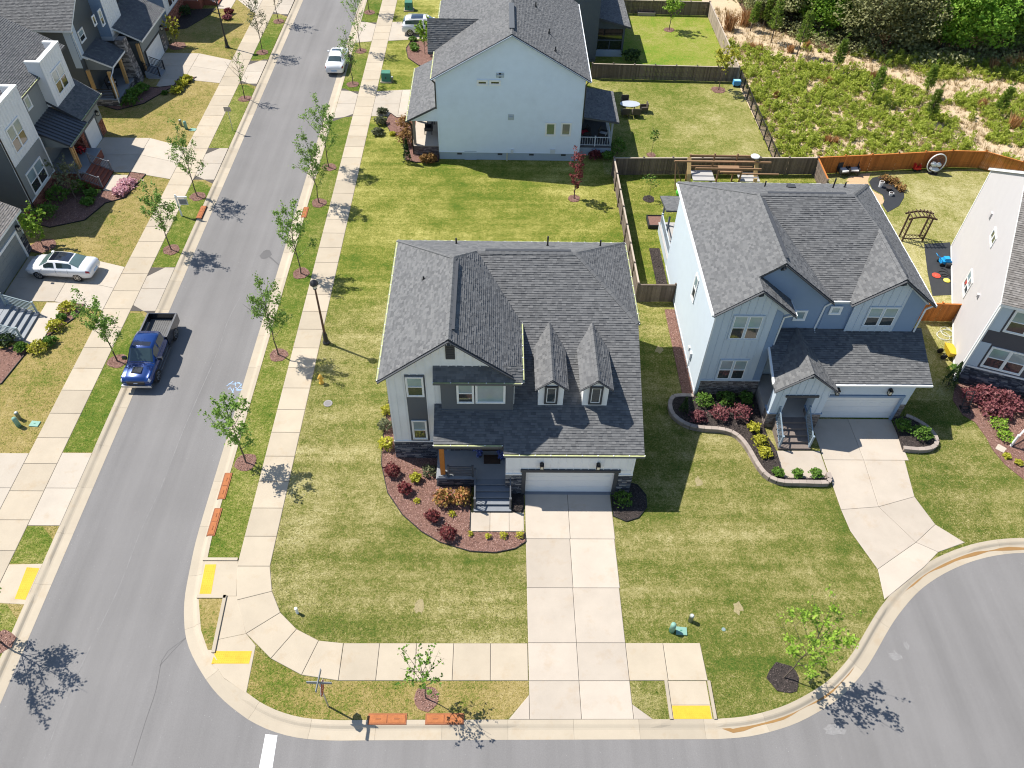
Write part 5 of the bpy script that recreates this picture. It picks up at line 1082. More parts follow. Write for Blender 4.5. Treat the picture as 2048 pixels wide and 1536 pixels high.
roof(h3, [[(-33.75, 74.9, 3.5), (-33.75, 82.4, 3.5), (-37.0, 82.4, 5.1), (-37.0, 74.9, 5.1)]], 64, name='garage_roof', fasc=TRIM); roof(h3, [[(-34.9, 69.9, 3.3), (-34.9, 73.6, 3.3), (-37.3, 73.6, 4.35), (-37.3, 69.9, 4.35)]], 65, name='porch_roof', fasc=TRIM)
w = MB(); w.ext([(-37.2, 70.0, 2.95), (-35.1, 70.0, 2.95), (-35.1, 70.0, 3.2), (-37.2, 70.0, 4.2)], (0, .1, 0)); w.build('porch_gable', SAGE, h3)
w = MB(); w.hexa(((-35.6, 73.2, 0), (-34.5, 73.2, 0), (-34.5, 74.5, 0), (-35.6, 74.5, 0), (-35.6, 73.4, 4.2), (-34.9, 73.4, 4.2), (-34.9, 74.3, 4.2), (-35.6, 74.3, 4.2))); ch = w.build('stone_pier', STONEW, h3)
sub_shape([[(-34.49, 73.2, 0), (-34.49, 74.5, 0), (-34.89, 74.3, 4.2), (-34.89, 73.4, 4.2)], [(-35.6, 73.19, 0), (-34.5, 73.19, 0), (-34.9, 73.39, 4.2), (-35.6, 73.39, 4.2)]], ch, STONEW, 'stone_veneer', 5, .13, .18, .5, .02, .06, 'stone', .008)
q = MB(); q.box(-37.3, -34.95, 69.0, 75.2, -.05, .6); q.build('porch_base', STONEW, h3); veneer(h3, sx(69.0, -34.94), [[(0, 0), (4.2, 0), (4.2, .6), (0, .6)]], STONEW, 8); veneer(h3, Frame((-37.3, 68.99), (1, 0), (0, -1)), [[(0, 0), (2.35, 0), (2.35, .6), (0, .6)]], STONEW, 9); q = MB(); q.box(-37.3, -34.9, 68.95, 75.2, .6, .66); q.build('porch_floor', PFL, h3)
for x_, y_, zt in ((-36.9, 69.2, 3.3), (-35.15, 69.4, 3.1), (-35.15, 72.2, 3.2), (-34.3, 74.95, 3.2)):
    q = MB(); q.box(x_ - .13, x_ + .13, y_ - .13, y_ + .13, .66 if x_ < -34.5 else 0, zt); q.build('porch_post', WOODL, h3)
rail(h3, (-37.0, 69.15, .66), (-35.3, 69.15, .66), .85, METB, horiz=True); downspout(h3, [(-34.9, 70.0, 3.2), (-34.95, 69.6, 2.9), (-34.95, 69.0, 2.7), (-34.95, 68.9, .1)], GUTW)
steps(h3, 74.6, 76.2, -34.3, -32.9, .64, 4, mat('grey_step', (.30, .31, .33), .85), PFL, 'x'); rail(h3, (-34.3, 74.65, .64), (-32.95, 74.65, .1), .85, METB, horiz=True); rail(h3, (-34.3, 76.15, .64), (-32.95, 76.15, .1), .85, METB, horiz=True)
slabs('path', 'rounded concrete landing by the dark olive house', [[(-32.9, 73.0), (-31.9, 72.5), (-31.2, 73.2), (-31.2, 74.4), (-32.9, 74.5)]], CONG, .03, .008, 'path')
# -- house with the white sedan
h1 = thing('house', 'sage house with light brown roof at the white sedan driveway', 'house', (-40, 43, 0)); excl(rect(-50, -34.3, 36, 47.6))
w = MB(); w.box(-46, -34.5, 41.7, 47.4, -.1, 3.0); w.box(-46, -37.4, 34, 47.3, -.1, 4.2); w1 = w.build('wall', SAGE, h1); F1s = sx(41.7, -34.46); lap(w1, F1s, [[(0, 2.2), (5.7, 2.2), (5.7, 3.0), (0, 3.0)], [(4.95, 1.5), (5.7, 1.5), (5.7, 2.2), (4.95, 2.2)]], SAGE, 2); veneer(w1, F1s, [[(4.95, 0), (5.7, 0), (5.7, 1.45), (4.95, 1.45)]], STONE, 3)
t = MB(); t.fb(F1s, 4.75, 4.95, 0, 2.2, 0, .09); t.fb(F1s, -.1, 4.95, 2.1, 2.28, 0, .1); t.fb(F1s, 5.6, 5.72, 1.5, 3.0, 0, .05); t.build('garage_surround', TRIM, h1); garage_door(h1, F1s, .1, 4.75, 0, 2.1, .02, SAGE); wall_lamp(h1, F1s, 5.2, 2.05)
roof(h1, [[(-34.2, 41.2, 3.15), (-34.2, 48.0, 3.15), (-40, 48.0, 6.2), (-40, 41.2, 6.2)], [(-45.8, 48, 3.15), (-45.8, 41.2, 3.15), (-40, 41.2, 6.2), (-40, 48, 6.2)], [(-35.6, 33, 4.0), (-35.6, 41.5, 4.0), (-40, 41.5, 6.6), (-40, 33, 6.6)]], 66, SHINGB, fasc=TRIM); w = MB(); w.ext([(-34.5, 47.3, 3.0), (-45.5, 47.3, 3.0), (-40, 47.3, 6.0)], (0, -.2, 0)); w.build('gable_end', SAGE, h1)
w = MB(); w.box(-34.9, -34.2, 40.7, 41.5, 0, 3.4); ch = w.build('stone_pier', STONEW, h1); veneer(ch, sx(40.7, -34.19), [[(0, 0), (.8, 0), (.8, 3.4), (0, 3.4)]], STONEW, 4); veneer(ch, Frame((-34.9, 40.69), (1, 0), (0, -1)), [[(0, 0), (.7, 0), (.7, 3.4), (0, 3.4)]], STONEW, 5)
q = MB(); q.box(-37.4, -33.0, 37.0, 41.0, -.05, .8); q.build('porch_base', STONEW, h1); q = MB(); q.box(-37.4, -32.95, 37.0, 41.0, .8, .86); q.build('porch_floor', PFL, h1)
steps(h1, 37.65, 40.35, -33.0, -31.1, .84, 5, MATS['grey_step'], PFL, 'x'); sr = mat('sage_rail', (.30, .36, .37), .5); rail(h1, (-33.0, 37.75, .84), (-31.2, 37.75, .1), .9, sr, horiz=True); rail(h1, (-33.0, 40.3, .84), (-31.2, 40.3, .1), .9, sr, horiz=True)
slabs('path', 'concrete walk from the white sedan driveway to its porch steps', [[(-31.1, 37.3), (-29.87, 37.3), (-29.84, 41.5), (-31.1, 41.5)]], CONG, .03, .008, 'path')
# -- far brick based house
h4 = thing('house', 'slate blue house on a red brick base at the far end of the street', 'house', (-41, 91, 0)); excl(rect(-52, -34.8, 85, 102))
w = MB(); w.box(-50, -35.0, 85.4, 91.0, -.1, 7.5); w.box(-50, -36.6, 91, 100, -.1, 7.5); w4 = w.build('wall', BLUED, h4); F4 = sx(85.4, -34.98); brickface(w4, F4, [[(0, 0), (5.6, 0), (5.6, 1.5), (0, 1.5)]], BRICK, 2); boards(w4, F4, [(0, 1.6), (5.6, 1.6), (5.6, 7.5), (0, 7.5)], .42, WHITEW); lap(w4, Frame((-50, 85.38), (1, 0), (0, -1)), [[(0, .3), (15, .3), (15, 7.5), (0, 7.5)]], BLUED, 3); window(h4, F4, 1.2, 3.6, 1.9, 3.8, cols=2); brickface(w4, Frame((-36.4, 85.38), (1, 0), (0, -1)), [[(0.3, 0), (1.4, 0), (1.4, 1.5), (.3, 1.5)]], BRICK, 4)
roof(h4, [[(-50, 85.0, 7.5), (-34.7, 85.0, 7.5), (-34.7, 91, 11), (-50, 91, 11)]], 67)
q = MB(); q.box(-36.6, -33.2, 91, 95, 0, .9); q.build('porch_base', BRICK, h4); steps(h4, 92.2, 94.6, -33.2, -31.6, .9, 5, BRICK, BRICK, 'x'); wr_ = mat('white_rail', (.6, .61, .62), .5)
rail(h4, (-33.2, 92.25, .9), (-31.7, 92.25, .1), .9, wr_); rail(h4, (-36.4, 91.1, .9), (-33.4, 91.1, .9), .9, wr_); rail(h4, (-33.2, 94.5, .9), (-31.7, 94.5, .1), .9, wr_)
q = MB(); q.box(-33.5, -33.3, 91.1, 91.3, .9, 4); q.build('porch_post', WOODP, h4)
slabs('path', 'concrete landing below the far brick porch', [rect(-31.6, -30.0, 91.3, 94.6)], CONG, .03, .008, 'path')

# ------------------------------------------------------------------ lavender grey house on the right
A = math.radians(-20.8); O = Vector((29.85, 34.75)); U = Vector((math.cos(A), math.sin(A))); V_ = Vector((-math.sin(A), math.cos(A)))
def gp(u, v, z=0): p = O + U * u + V_ * v; return (p.x, p.y, z)
gh = thing('house', 'lavender grey two storey house turned at an angle beside the orange fence gate', 'house', (O.x + 4, O.y + 5, 0)); excl([gp(0, 0)[:2], gp(14, 0)[:2], gp(14, 15.2)[:2], gp(0, 15.2)[:2]])
w = MB(); w.prism([gp(0, 0)[:2], gp(13, 0)[:2], gp(13, 15.1)[:2], gp(0, 15.1)[:2]], -.1, 6.9); w.ext([gp(0, 0, 6.9), gp(0, 15.1, 6.9), gp(0, 7.55, 11.0)], (U.x * 13, U.y * 13, 0)); wq = w.build('wall', LAVW, gh)
FQ = Frame(O, U, -V_); FQL = Frame(gp(0, 15.1)[:2], -V_, -U)
lap(wq, FQL, [[(0, .3), (15.1, .3), (15.1, 6.9), (7.55, 10.9), (0, 6.9)]], LAVW, 2, .2); lap(wq, FQ, [[(0, 1.6), (6, 1.6), (6, 6.9), (0, 6.9)]], LAVD, 3); veneer(wq, FQ, [[(0, 0), (6, 0), (6, 1.5), (0, 1.5)]], STONE, 4)
t = MB(); t.fb(FQL, 14.95, 15.1, .2, 6.9, 0, .06); t.fb(FQL, 0, .15, .2, 6.9, 0, .06); t.fb(FQL, 0, 15.1, .15, .3, 0, .05); t.fb(FQ, 0, .12, .2, 6.9, 0, .07); t.fb(FQ, 0, 6, 1.5, 1.62, 0, .08); t.build('corner_trim', TRIM, gh)
for z0, z1 in ((1.75, 3.55), (4.75, 6.75)):
    t = MB(); t.fb(FQ, .12, .75, z0 - .1, z1 + .1, .0, .05); t.build('corner_panel', BLUEB, gh)
a = onF(FQ, 1946, 733); b_ = onF(FQ, 2024, 714); window(gh, FQ, .95, 3.1, 1.85, 3.4, cols=2); window(gh, FQ, .95, 3.1, 4.85, 6.4, cols=2); window(gh, FQ, 4.2, 5.6, 1.95, 3.3, cols=1)
for (px, py, hw, z0, z1) in ((1988, 475, .6, None, None), (1937, 567, .75, None, None)):
    c_ = onF(FQL, px, py); window(gh, FQL, c_[0] - hw, c_[0] + hw, c_[1] - hw * (.5 if hw < .7 else .8), c_[1] + hw * (.5 if hw < .7 else .8), cols=2, style='fixed' if hw < .7 else 'hung')
roof(gh, [[gp(-.15, -.35, 6.85), gp(13, -.35, 6.85), gp(13, 7.55, 11.1), gp(-.15, 7.55, 11.1)], [gp(13, 15.45, 6.85), gp(-.15, 15.45, 6.85), gp(-.15, 7.55, 11.1), gp(13, 7.55, 11.1)]], 71, SHINGB, fasc=TRIM)
w = MB(); w.prism([gp(4.4, -2.6)[:2], gp(10, -2.6)[:2], gp(10, 0)[:2], gp(4.4, 0)[:2]], 0, .8); w.build('porch_base', STONE, gh)
downspout(gh, [gp(.05, -.12, 6.8), gp(.05, -.12, .1)], GUTW)
rail(gh, gp(4.4, -2.5, .8), gp(3.2, -4.6, .05), .9, TRIM); rail(gh, gp(4.4, -.2, .8), gp(4.4, -2.4, .8), .9, TRIM)
slabs('path', 'pale concrete walk corner at the lavender house steps', [[gp(3.2, -4.6)[:2], gp(3.6, -5.6)[:2], gp(7, -5.6)[:2], gp(7, -4)[:2], gp(4, -3.2)[:2]]], CONL, .03, .008, 'path')
w = MB(); w.fb(FQL, 11.0, 11.25, 4.0, 4.2, .01, .18); w.fb(FQL, 5.0, 5.3, 6.2, 6.6, .01, .14); w.build('wall_vent', LAVW, gh)

# ------------------------------------------------------------------ fences
def fence(label, pts, h, m, cap=None, face=1, panel=2.4, boards_w=.14, two=False, rails_side=1):
    r = thing('fence', label, 'fence', (pts[0][0], pts[0][1], 0))
    for a, b in zip(pts[:-1], pts[1:]):
        L = math.dist(a, b); n = max(1, round(L / panel)); u = ((b[0] - a[0]) / L, (b[1] - a[1]) / L); F = Frame(a, u, (u[1] * face, -u[0] * face)); rg = random.Random(a[0] * 3 + a[1])
        for i in range(n):
            s0, s1 = i * L / n, (i + 1) * L / n; mb = MB(); x = s0 + .05
            while x < s1 - .03:
                mb.fb(F, x + .004, min(x + boards_w, s1 - .02) - .004, .03, h + rg.uniform(-.012, .012), -.01, .012 + rg.uniform(-.004, .004), rg.random()); x += boards_w
            pnl = mb.build('fence_panel', m, r)
            q = MB()
            for z in (.3, h * .52, h - .2): q.fb(F, s0, s1, z, z + .09, -.05, -.011, .4)
            q.build('rail', m, pnl)
            c = MB(); c.fb(F, s0, s1, h + .012, h + .045, -.07, .05); c.build('cap_rail', cap or m, pnl)
        for i in range(n + 1):
            p = MB(); s = i * L / n; p.fb(F, s - .05, s + .05, -.05, h + .1, -.11, -.012); p.fb(F, s - .065, s + .065, h + .1, h + .13, -.125, .003); p.build('post', m, r)
    return r
fence('weathered brown board fence with pale top edge between the corner house and the blue house', [(9.85, 58.45), (9.98, 42.25)], 1.6, FENB, FENP, face=-1)
fence('short brown fence return with gate boards beside the blue house', [(9.98, 42.2), (12.55, 42.2)], 1.55, FENB, FENB)
fence('brown board fence across the yards behind the timber playset', [(9.85, 58.5), (27.2, 59.0)], 1.6, FENB, FENP)
fence('grey brown fence stub meeting the orange fence', [(27.2, 58.95), (27.1, 55.6)], 1.6, FENB, FENO, face=-1)
fence('orange stained board fence curving behind the egg chair', [(27.25, 59.05), (34.4, 59.85), (39.3, 60.45), (42.2, 60.4), (44.7, 58.8), (48.5, 56.5)], 1.6, FENO, FENO, panel=2.2)
fence('brown fence separating the two back lawns behind the white gabled house', [(9.4, 76.0), (23.95, 75.75)], 1.5, FENB, FENP, panel=2.1)
fence('long brown fence with pale inner face along the field edge', [(23.95, 75.8), (23.95, 91.8)], 1.5, mat('bleached_fence', (.36, .29, .23), .85, var=.2, scale=3, tint=.2), FENP, face=-1)
fence('farthest brown fence at the top of the lime lawn', [(11.2, 92.0), (23.9, 91.8)], 1.5, FENB, FENP, panel=2.1)
fence('small orange gate fence between the blue and lavender houses', [(29.3, 40.5), (32.1, 40.4)], 1.6, FENO, FENO, panel=1.4)
wf = thing('wire_fence', 'black mesh panel fence along the field by the straw coloured lawn', 'fence', (24.2, 68, 0))
for i in range(9):
    y0 = 59.2 + i * 1.83; y1 = y0 + 1.83; mb = MB()
    for z in (.15, 1.2): mb.obar((24.25, y0, z), (24.25, y1, z), .05, .06)
    for k in range(1, 14): mb.obar((24.25, y0 + k * 1.83 / 14, .15), (24.25, y0 + k * 1.83 / 14, 1.2), .014, .014, up=(0, 1, 0))
    for k in range(1, 7): mb.obar((24.25, y0, .15 + k * .15), (24.25, y1, .15 + k * .15), .014, .014)
    mb.build('mesh_panel', mat('dark_fence_wire', (.03, .027, .024), .7), wf)
for i in range(10):
    p = MB(); y = 59.2 + i * 1.83; p.box(24.2, 24.3, y - .05, y + .05, -.05, 1.3); p.build('post', MATS['dark_fence_wire'], wf)

# ------------------------------------------------------------------ plants
def leaves(C, size, rg, up=0.35, asp=1.5):
    n = len(C); nr = rg.normal(size=(n, 3)); nr[:, 2] = np.abs(nr[:, 2]) + up; nr /= np.linalg.norm(nr, axis=1)[:, None]
    a = np.cross(nr, rg.normal(size=(n, 3))); a /= np.linalg.norm(a, axis=1)[:, None] + 1e-9; b = np.cross(nr, a)
    s = size * rg.uniform(.6, 1.3, n)[:, None]; a = a * s * .5 * asp; b = b * s * .5
    fold = nr * s * .12
    V = np.stack([C - a, C - b + fold, C + a, C + b + fold], 1).reshape(-1, 3)
    return V, np.arange(4 * n).reshape(-1, 4)
def crown_tint(C, rg, lo, hi):
    t = (C[:, 2] - lo) / max(hi - lo, .01); return np.clip(.25 + .35 * rg.random(len(C)) + .35 * rg.random(len(C)) + .0 * t, 0, 1)
LEAF = mat_leaf('maple_leaf', (.07, .15, .02), (.17, .30, .05), (.34, .46, .12), .4)
LEAFY = mat_leaf('spring_lime_leaf', (.10, .20, .02), (.22, .36, .035), (.38, .52, .08))
LEAFS = mat_leaf('shrub_green_leaf', (.04, .10, .015), (.10, .20, .025), (.22, .34, .06))
LEAFYEL = mat_leaf('golden_leaf', (.22, .24, .02), (.45, .43, .035), (.62, .60, .12))
LEAFRED = mat_leaf('burgundy_leaf', (.055, .012, .016), (.16, .03, .035), (.36, .11, .09))
LEAFPINK = mat_leaf('mauve_red_leaf', (.10, .03, .04), (.24, .075, .085), (.42, .20, .19))
LEAFCOR = mat_leaf('coral_tipped_leaf', (.10, .14, .02), (.34, .22, .06), (.60, .18, .12))
LEAFD = mat_leaf('dark_evergreen_leaf', (.018, .04, .012), (.045, .085, .022), (.10, .15, .045))
LEAFOL = mat_leaf('grey_olive_leaf', (.055, .065, .035), (.13, .145, .075), (.26, .27, .15))
LEAFBRZ = mat_leaf('bronze_leaf', (.12, .06, .02), (.28, .15, .05), (.46, .30, .10))
LEAFPK = mat_leaf('pink_blossom', (.45, .22, .27), (.62, .36, .40), (.75, .55, .55))
PINEL = mat_leaf('pine_needle', (.08, .15, .02), (.20, .30, .04), (.38, .46, .10), .45)

def street_tree(base, h, seed, label, group=None, spread=.155, n=1900, m=None, bare=0.0, lean=(0, 0), ring=.62, leaf=.095, low=.27, name='street_tree', r0=.05, dark=False, ringm=True):
    rg = np.random.default_rng(seed); x, y = base; r = thing(name, label, 'tree', (x, y, 0), group=group)
    tr = MB(); top = Vector((x + lean[0] * h, y + lean[1] * h, h * .95)); P = [Vector((x, y, -.02))]
    for k in range(1, 8):
        t = k / 7; P.append(Vector((x + lean[0] * h * t + rg.normal() * .03 * h * .2, y + lean[1] * h * t + rg.normal() * .03 * h * .2, h * .92 * t)))
    for k in range(7):
        tr.tube(P[k], P[k + 1], r0 * (1 - .13 * k), r0 * (1 - .13 * (k + 1)), 6, k in (0, 6))
    tips = []
    nb = 15
    for k in range(nb):
        t = low + (0.93 - low) * (k / nb) ** .9; i = min(int(t * 7), 6); p = P[i].lerp(P[i + 1], t * 7 - i)
        an = k * 2.4 + rg.uniform(-.4, .4); L = h * spread * (1.45 - .95 * abs(t - .45)) * rg.uniform(.7, 1.25); rise = rg.uniform(.9, 1.7)
        q = p + Vector((math.cos(an) * L, math.sin(an) * L, L * rise)); mid = p.lerp(q, .5) + Vector((0, 0, -.06 * L)); 
        tr.tube(p, mid, r0 * .42, r0 * .28, 4, False); tr.tube(mid, q, r0 * .28, r0 * .1, 4, False)
        tips.append((p, mid, q))
        for j in range(3):
            f_ = rg.uniform(.35, .95); c = p.lerp(q, f_); e = c + Vector((rg.normal() * .22 * L, rg.normal() * .22 * L, abs(rg.normal()) * .35 * L)); tr.tube(c, e, r0 * .16, r0 * .06, 3, False); tips.append((c, c.lerp(e, .5), e))
    tr.build('trunk', BARK, r)
    keep = [i for i in range(len(tips)) if rg.random() > bare]
    C = []
    cl = rg.choice(keep, n); tt = np.clip(rg.beta(2.0, 1.4, n), 0, 1.05)
    for i, t in zip(cl, tt):
        p, mid, q = tips[i]; c = (p.lerp(mid, t * 2) if t < .5 else mid.lerp(q, t * 2 - 1)); C.append((c.x, c.y, c.z))
    C = np.array(C) + rg.normal(size=(n, 3)) * (.105 if n > 600 else .09) * h / 5.5
    V, F = leaves(C, leaf, rg); np_obj('crown', V, F, m or LEAF, r, crown_tint(C, rg, h * low, h))
    if ringm: mulch('mulch ring at the foot of the ' + label, disc((x, y), ring), dark, 120, .03, False)
    return r
TG = 'young street trees'
for px, py, h, sd, lb, kw in (
    (492, 925, 5.3, 1, 'young leafy maple beside the two rusty inlet lids and the walk', {}),
    (557, 710, 5.9, 2, 'young maple on the verge opposite the yellow hydrant', {'bare': .15}),
    (602, 547, 5.6, 3, 'young maple whose shadow touches the tall lamp post', {}),
    (638, 406, 5.5, 4, 'young maple next to the single rusty inlet on the verge', {'bare': .1}),
    (658, 335, 5.9, 5, 'young maple on the verge just before the white gabled house driveway', {'spread': .14}),
    (706, 169, 5.2, 6, 'young maple at the passenger side of the white sedan parked on the street', {'spread': .135, 'n': 900}),
    (721, 102, 6.0, 7, 'sparse young maple between the white street sedan and the crossover driveway', {'bare': .25, 'spread': .13, 'n': 800}),
    (739, 25, 5.5, 8, 'young maple on the verge past the crossover driveway', {'spread': .15, 'n': 800}),
    (343, 500, 5.2, 9, 'young maple across the street between the hanging sign and the sedan driveway', {}),
    (395, 393, 5.7, 10, 'full young maple across the street beside the rusty inlet lid', {'n': 1600}),
    (490, 198, 4.8, 11, 'nearly bare young tree across the street by the parking sign', {'bare': .85, 'n': 140, 'spread': .13}),
    (235, 723, 5.0, 12, 'young maple beside the blue pickup', {'bare': .2}),
    (525, 105, 5.6, 13, 'young tree with small bronze leaves opposite the far lamp post', {'n': 800, 'spread': .135, 'm': LEAFOL, 'leaf': .1}),
    (557, 43, 5.4, 14, 'slender young tree at the far end of the opposite verge', {'n': 600, 'spread': .14, 'm': LEAFOL, 'leaf': .1}),
    (3, 1285, 5.0, 15, 'maple at the near end of the opposite verge that shades the asphalt', {'n': 1700, 'lean': (-.02, 0), 'spread': .24})):
    b = G(px, py); street_tree((b.x, b.y), h, sd, lb, TG, **kw)
b = G(852, 1397); street_tree((b.x, b.y), 3.9, 16, 'half bare young tree behind the two rusty inlets on the front verge', n=330, bare=.5, low=.4, spread=.2, m=LEAFS, leaf=.10, ring=.6, r0=.035)
b = G(1567, 1356); street_tree((b.x, b.y), 4.6, 17, 'bright lime young tree leaning over the court kerb', n=1000, bare=.15, low=.3, spread=.24, m=LEAFY, leaf=.115, lean=(.16, .05), ring=.75, r0=.04, dark=True)
b = G(1148, 397); street_tree((b.x, b.y), 4.3, 18, 'purple leaved ornamental tree on the lawn behind the corner house', n=650, low=.2, spread=.095, m=LEAFRED, leaf=.12, ring=.5, name='ornamental_tree')
b = G(1302, 310); street_tree((b.x, b.y), 2.6, 19, 'thin sapling beside the dark house end of the straw lawn', n=120, low=.5, spread=.14, m=LEAFS, leaf=.11, ring=.4, name='sapling', r0=.02)
b = G(1338, 60); street_tree((b.x, b.y), 3.3, 20, 'bright green young tree on the lime lawn', n=700, low=.35, spread=.26, m=LEAFY, leaf=.17, ring=.6, name='garden_tree')
b = G(1437, 180); street_tree((b.x, b.y), 3.9, 21, 'golden leaved young tree on two stakes by the wire fence', n=600, low=.4, spread=.24, m=LEAFYEL, leaf=.17, ring=.7, name='garden_tree')
b = G(1297, 398); street_tree((b.x, b.y), 2.2, 22, 'small sapling on a dark mulch ring beside the blue house deck', n=120, low=.4, spread=.2, m=LEAFS, leaf=.1, ring=.5, name='sapling', r0=.02, dark=True)
b = G(86, 492); street_tree((b.x, b.y), 2.6, 23, 'small lime leaved tree by the sage house garage pier', n=650, low=.2, spread=.24, m=LEAFY, leaf=.15, ring=.9, name='garden_tree', r0=.03)
b = G(155, 405); street_tree((b.x, b.y), 3.0, 24, 'fine olive leaved small tree in the brick house bed', n=800, low=.35, spread=.28, m=LEAFOL, leaf=.11, name='garden_tree', ringm=False)
b = G(355, 92); street_tree((b.x, b.y), 2.3, 25, 'small yellow green tree by the stone garage pier across the street', n=450, low=.3, spread=.26, m=LEAFYEL, leaf=.15, ring=.9, name='garden_tree', r0=.03)
b = G(850, 108); street_tree((b.x, b.y), 2.9, 26, 'bright green bushy tree at the corner of the white gabled house', n=700, low=.25, spread=.26, m=LEAFY, leaf=.17, name='garden_tree', r0=.03, ringm=False)

BUSHM = {}
def bush(base, rx, h, m, label, n=420, leaf=.09, name='shrub', seed=0, group=None, shape='round', cat='shrub', z0=0.0, flowers=None):
    key = (round(rx, 2), round(h, 2), m.name, n, leaf, seed, shape); x, y = base
    r = thing(name, label, cat, (x, y, z0), group=group)
    rg = np.random.default_rng(seed + 77)
    d = rg.normal(size=(n, 3)); d /= np.linalg.norm(d, axis=1)[:, None]; d[:, 2] = np.abs(d[:, 2]) * 1.0 - .25 * rg.random(n)
    rad = rg.uniform(.62, 1.06, n) ** .7; lump = 1 + .3 * np.sin(d[:, 0] * 4 + seed) * np.sin(d[:, 1] * 5 + 1 + seed) + .18 * np.sin(d[:, 2] * 7 + seed * 2); rad = rad * np.where(rg.random(n) < .1, rg.uniform(1.0, 1.35, n), 1.0)
    C = np.stack([d[:, 0] * rx * rad * lump, d[:, 1] * rx * rad * lump, h * .38 + d[:, 2] * h * .6 * rad], 1)
    if shape == 'cone':
        t = rg.random(n) ** .7 * .97; an = rg.uniform(0, 6.28, n); q = (1 - t) * rx * rg.uniform(.7, 1.05, n); C = np.stack([np.cos(an) * q, np.sin(an) * q, t * h + .08], 1)
    if shape == 'open':
        C[:, 2] = np.abs(C[:, 2]); C += rg.normal(size=(n, 3)) * rx * .18
    C[:, 2] = np.maximum(C[:, 2], .03); W = C + np.array([x, y, z0])
    V, F = leaves(W, leaf, rg); np_obj('foliage', V, F, m, r, np.clip(.15 + .5 * rg.random(n) + .4 * (C[:, 2] / h) * rg.random(n), 0, 1))
    st_ = MB()
    for k in range(5):
        a = k * 1.26 + seed; st_.tube((x, y, z0 - .02), (x + math.cos(a) * rx * .5, y + math.sin(a) * rx * .5, z0 + h * .6), .018, .006, 4, False)
    st_.build('stem', BARK, r)
    if flowers is not None:
        k = 40; dd = rg.normal(size=(k, 3)); dd /= np.linalg.norm(dd, axis=1)[:, None]; dd[:, 2] = np.abs(dd[:, 2]); CC = np.array([x, y, z0]) + dd * np.array([rx, rx, h * .7]) + np.array([0, 0, h * .35]); V, F = leaves(CC, leaf * 1.3, rg); np_obj('blossom', V, F, flowers, r, rg.random(k))
    return r
# corner house bed
mulch('wide red brown mulch bed sweeping round the corner house porch', [(-5.69, 29.6), (-5.69, 28.2), (-3.25, 28.2), (-3.25, 26.15), (-1.3, 26.15), (-1.3, 23.15), (1.68, 23.15), (1.74, 22.55), (1.15, 22.12), (0.08, 21.87), (-1.25, 21.95), (-2.88, 22.5), (-3.86, 23.12), (-5.03, 24.23), (-6.0, 25.72), (-6.54, 27.65), (-6.65, 29.2), (-6.6, 33.5), (-5.69, 33.5)], n=230)
mulch('dark mulch strip between the corner house steps and driveway', rect(1.0, 1.68, 24.45, 25.7), True, 150, .04, False)
mulch('dark mulch half round at the corner house garage corner', [(6.65, 25.7), (6.62, 24.2), (7.3, 23.85), (8.0, 24.1), (8.55, 24.8), (8.6, 25.6), (8.2, 26.3), (7.6, 26.5), (7.6, 25.7)], True, 150, .04, True)
RB = 'burgundy shrubs in the corner house bed'
for px, py, rx, h, m, lb, kw in (
    (786, 950, .42, .75, LEAFRED, 'burgundy shrub below the stone corner of the white house', {}),
    (811, 985, .38, .7, LEAFRED, 'burgundy shrub in the middle of the wide mulch bed', {}),
    (866, 1040, .38, .7, LEAFRED, 'burgundy shrub by the curved lower edging left of the landing', {}),
    (897, 1075, .44, .75, LEAFRED, 'largest bright burgundy shrub below the landing corner', {}),
    (832, 962, .30, .55, LEAFYEL, 'yellow green shrub between two burgundy shrubs', {}),
    (861, 948, .40, .6, LEAFOL, 'grey olive shrub under the cedar post', {'n': 300}),
    (888, 1005, .45, .95, LEAFCOR, 'coral tipped shrub touching the porch stone, left of a pair', {'shape': 'open', 'leaf': .12}),
    (924, 1003, .45, .95, LEAFCOR, 'green and coral shrub beside the porch steps, right of a pair', {'shape': 'open', 'leaf': .12}),
    (834, 1004, .16, .25, LEAFYEL, 'tiny lime plant in the mulch near the second burgundy shrub', {'n': 90, 'leaf': .07}),
    (904, 1030, .18, .28, LEAFYEL, 'tiny yellow plant in the mulch left of the landing', {'n': 100, 'leaf': .07}),
    (941, 1070, .14, .25, LEAFYEL, 'tiny golden plant at the landing corner, first of a row of four', {'n': 80, 'leaf': .06}),
    (976, 1076, .16, .3, LEAFYEL, 'small golden plant below the landing, second of a row of four', {'n': 110, 'leaf': .06}),
    (1007, 1074, .20, .3, LEAFYEL, 'bushier golden plant below the landing, third of a row of four', {'n': 150, 'leaf': .06}),
    (1040, 1073, .20, .32, LEAFYEL, 'golden plant next to the driveway edge, last of a row of four', {'n': 140, 'leaf': .06}),
    (773, 895, .42, .75, LEAFYEL, 'bright golden shrub at the stone corner of the white house side', {}),
    (771, 858, .4, .7, LEAFOL, 'pale variegated shrub along the white house side', {}),
    (776, 826, .35, .6, LEAFYEL, 'golden shrub farther along the white house side', {}),
    (1244, 1005, .48, .8, LEAFS, 'rounded green shrub at the corner house garage corner', {})):
    b = G(px, py); bush((b.x, b.y), rx, h, m, lb, seed=px % 37, **{'z0': .04, **kw})
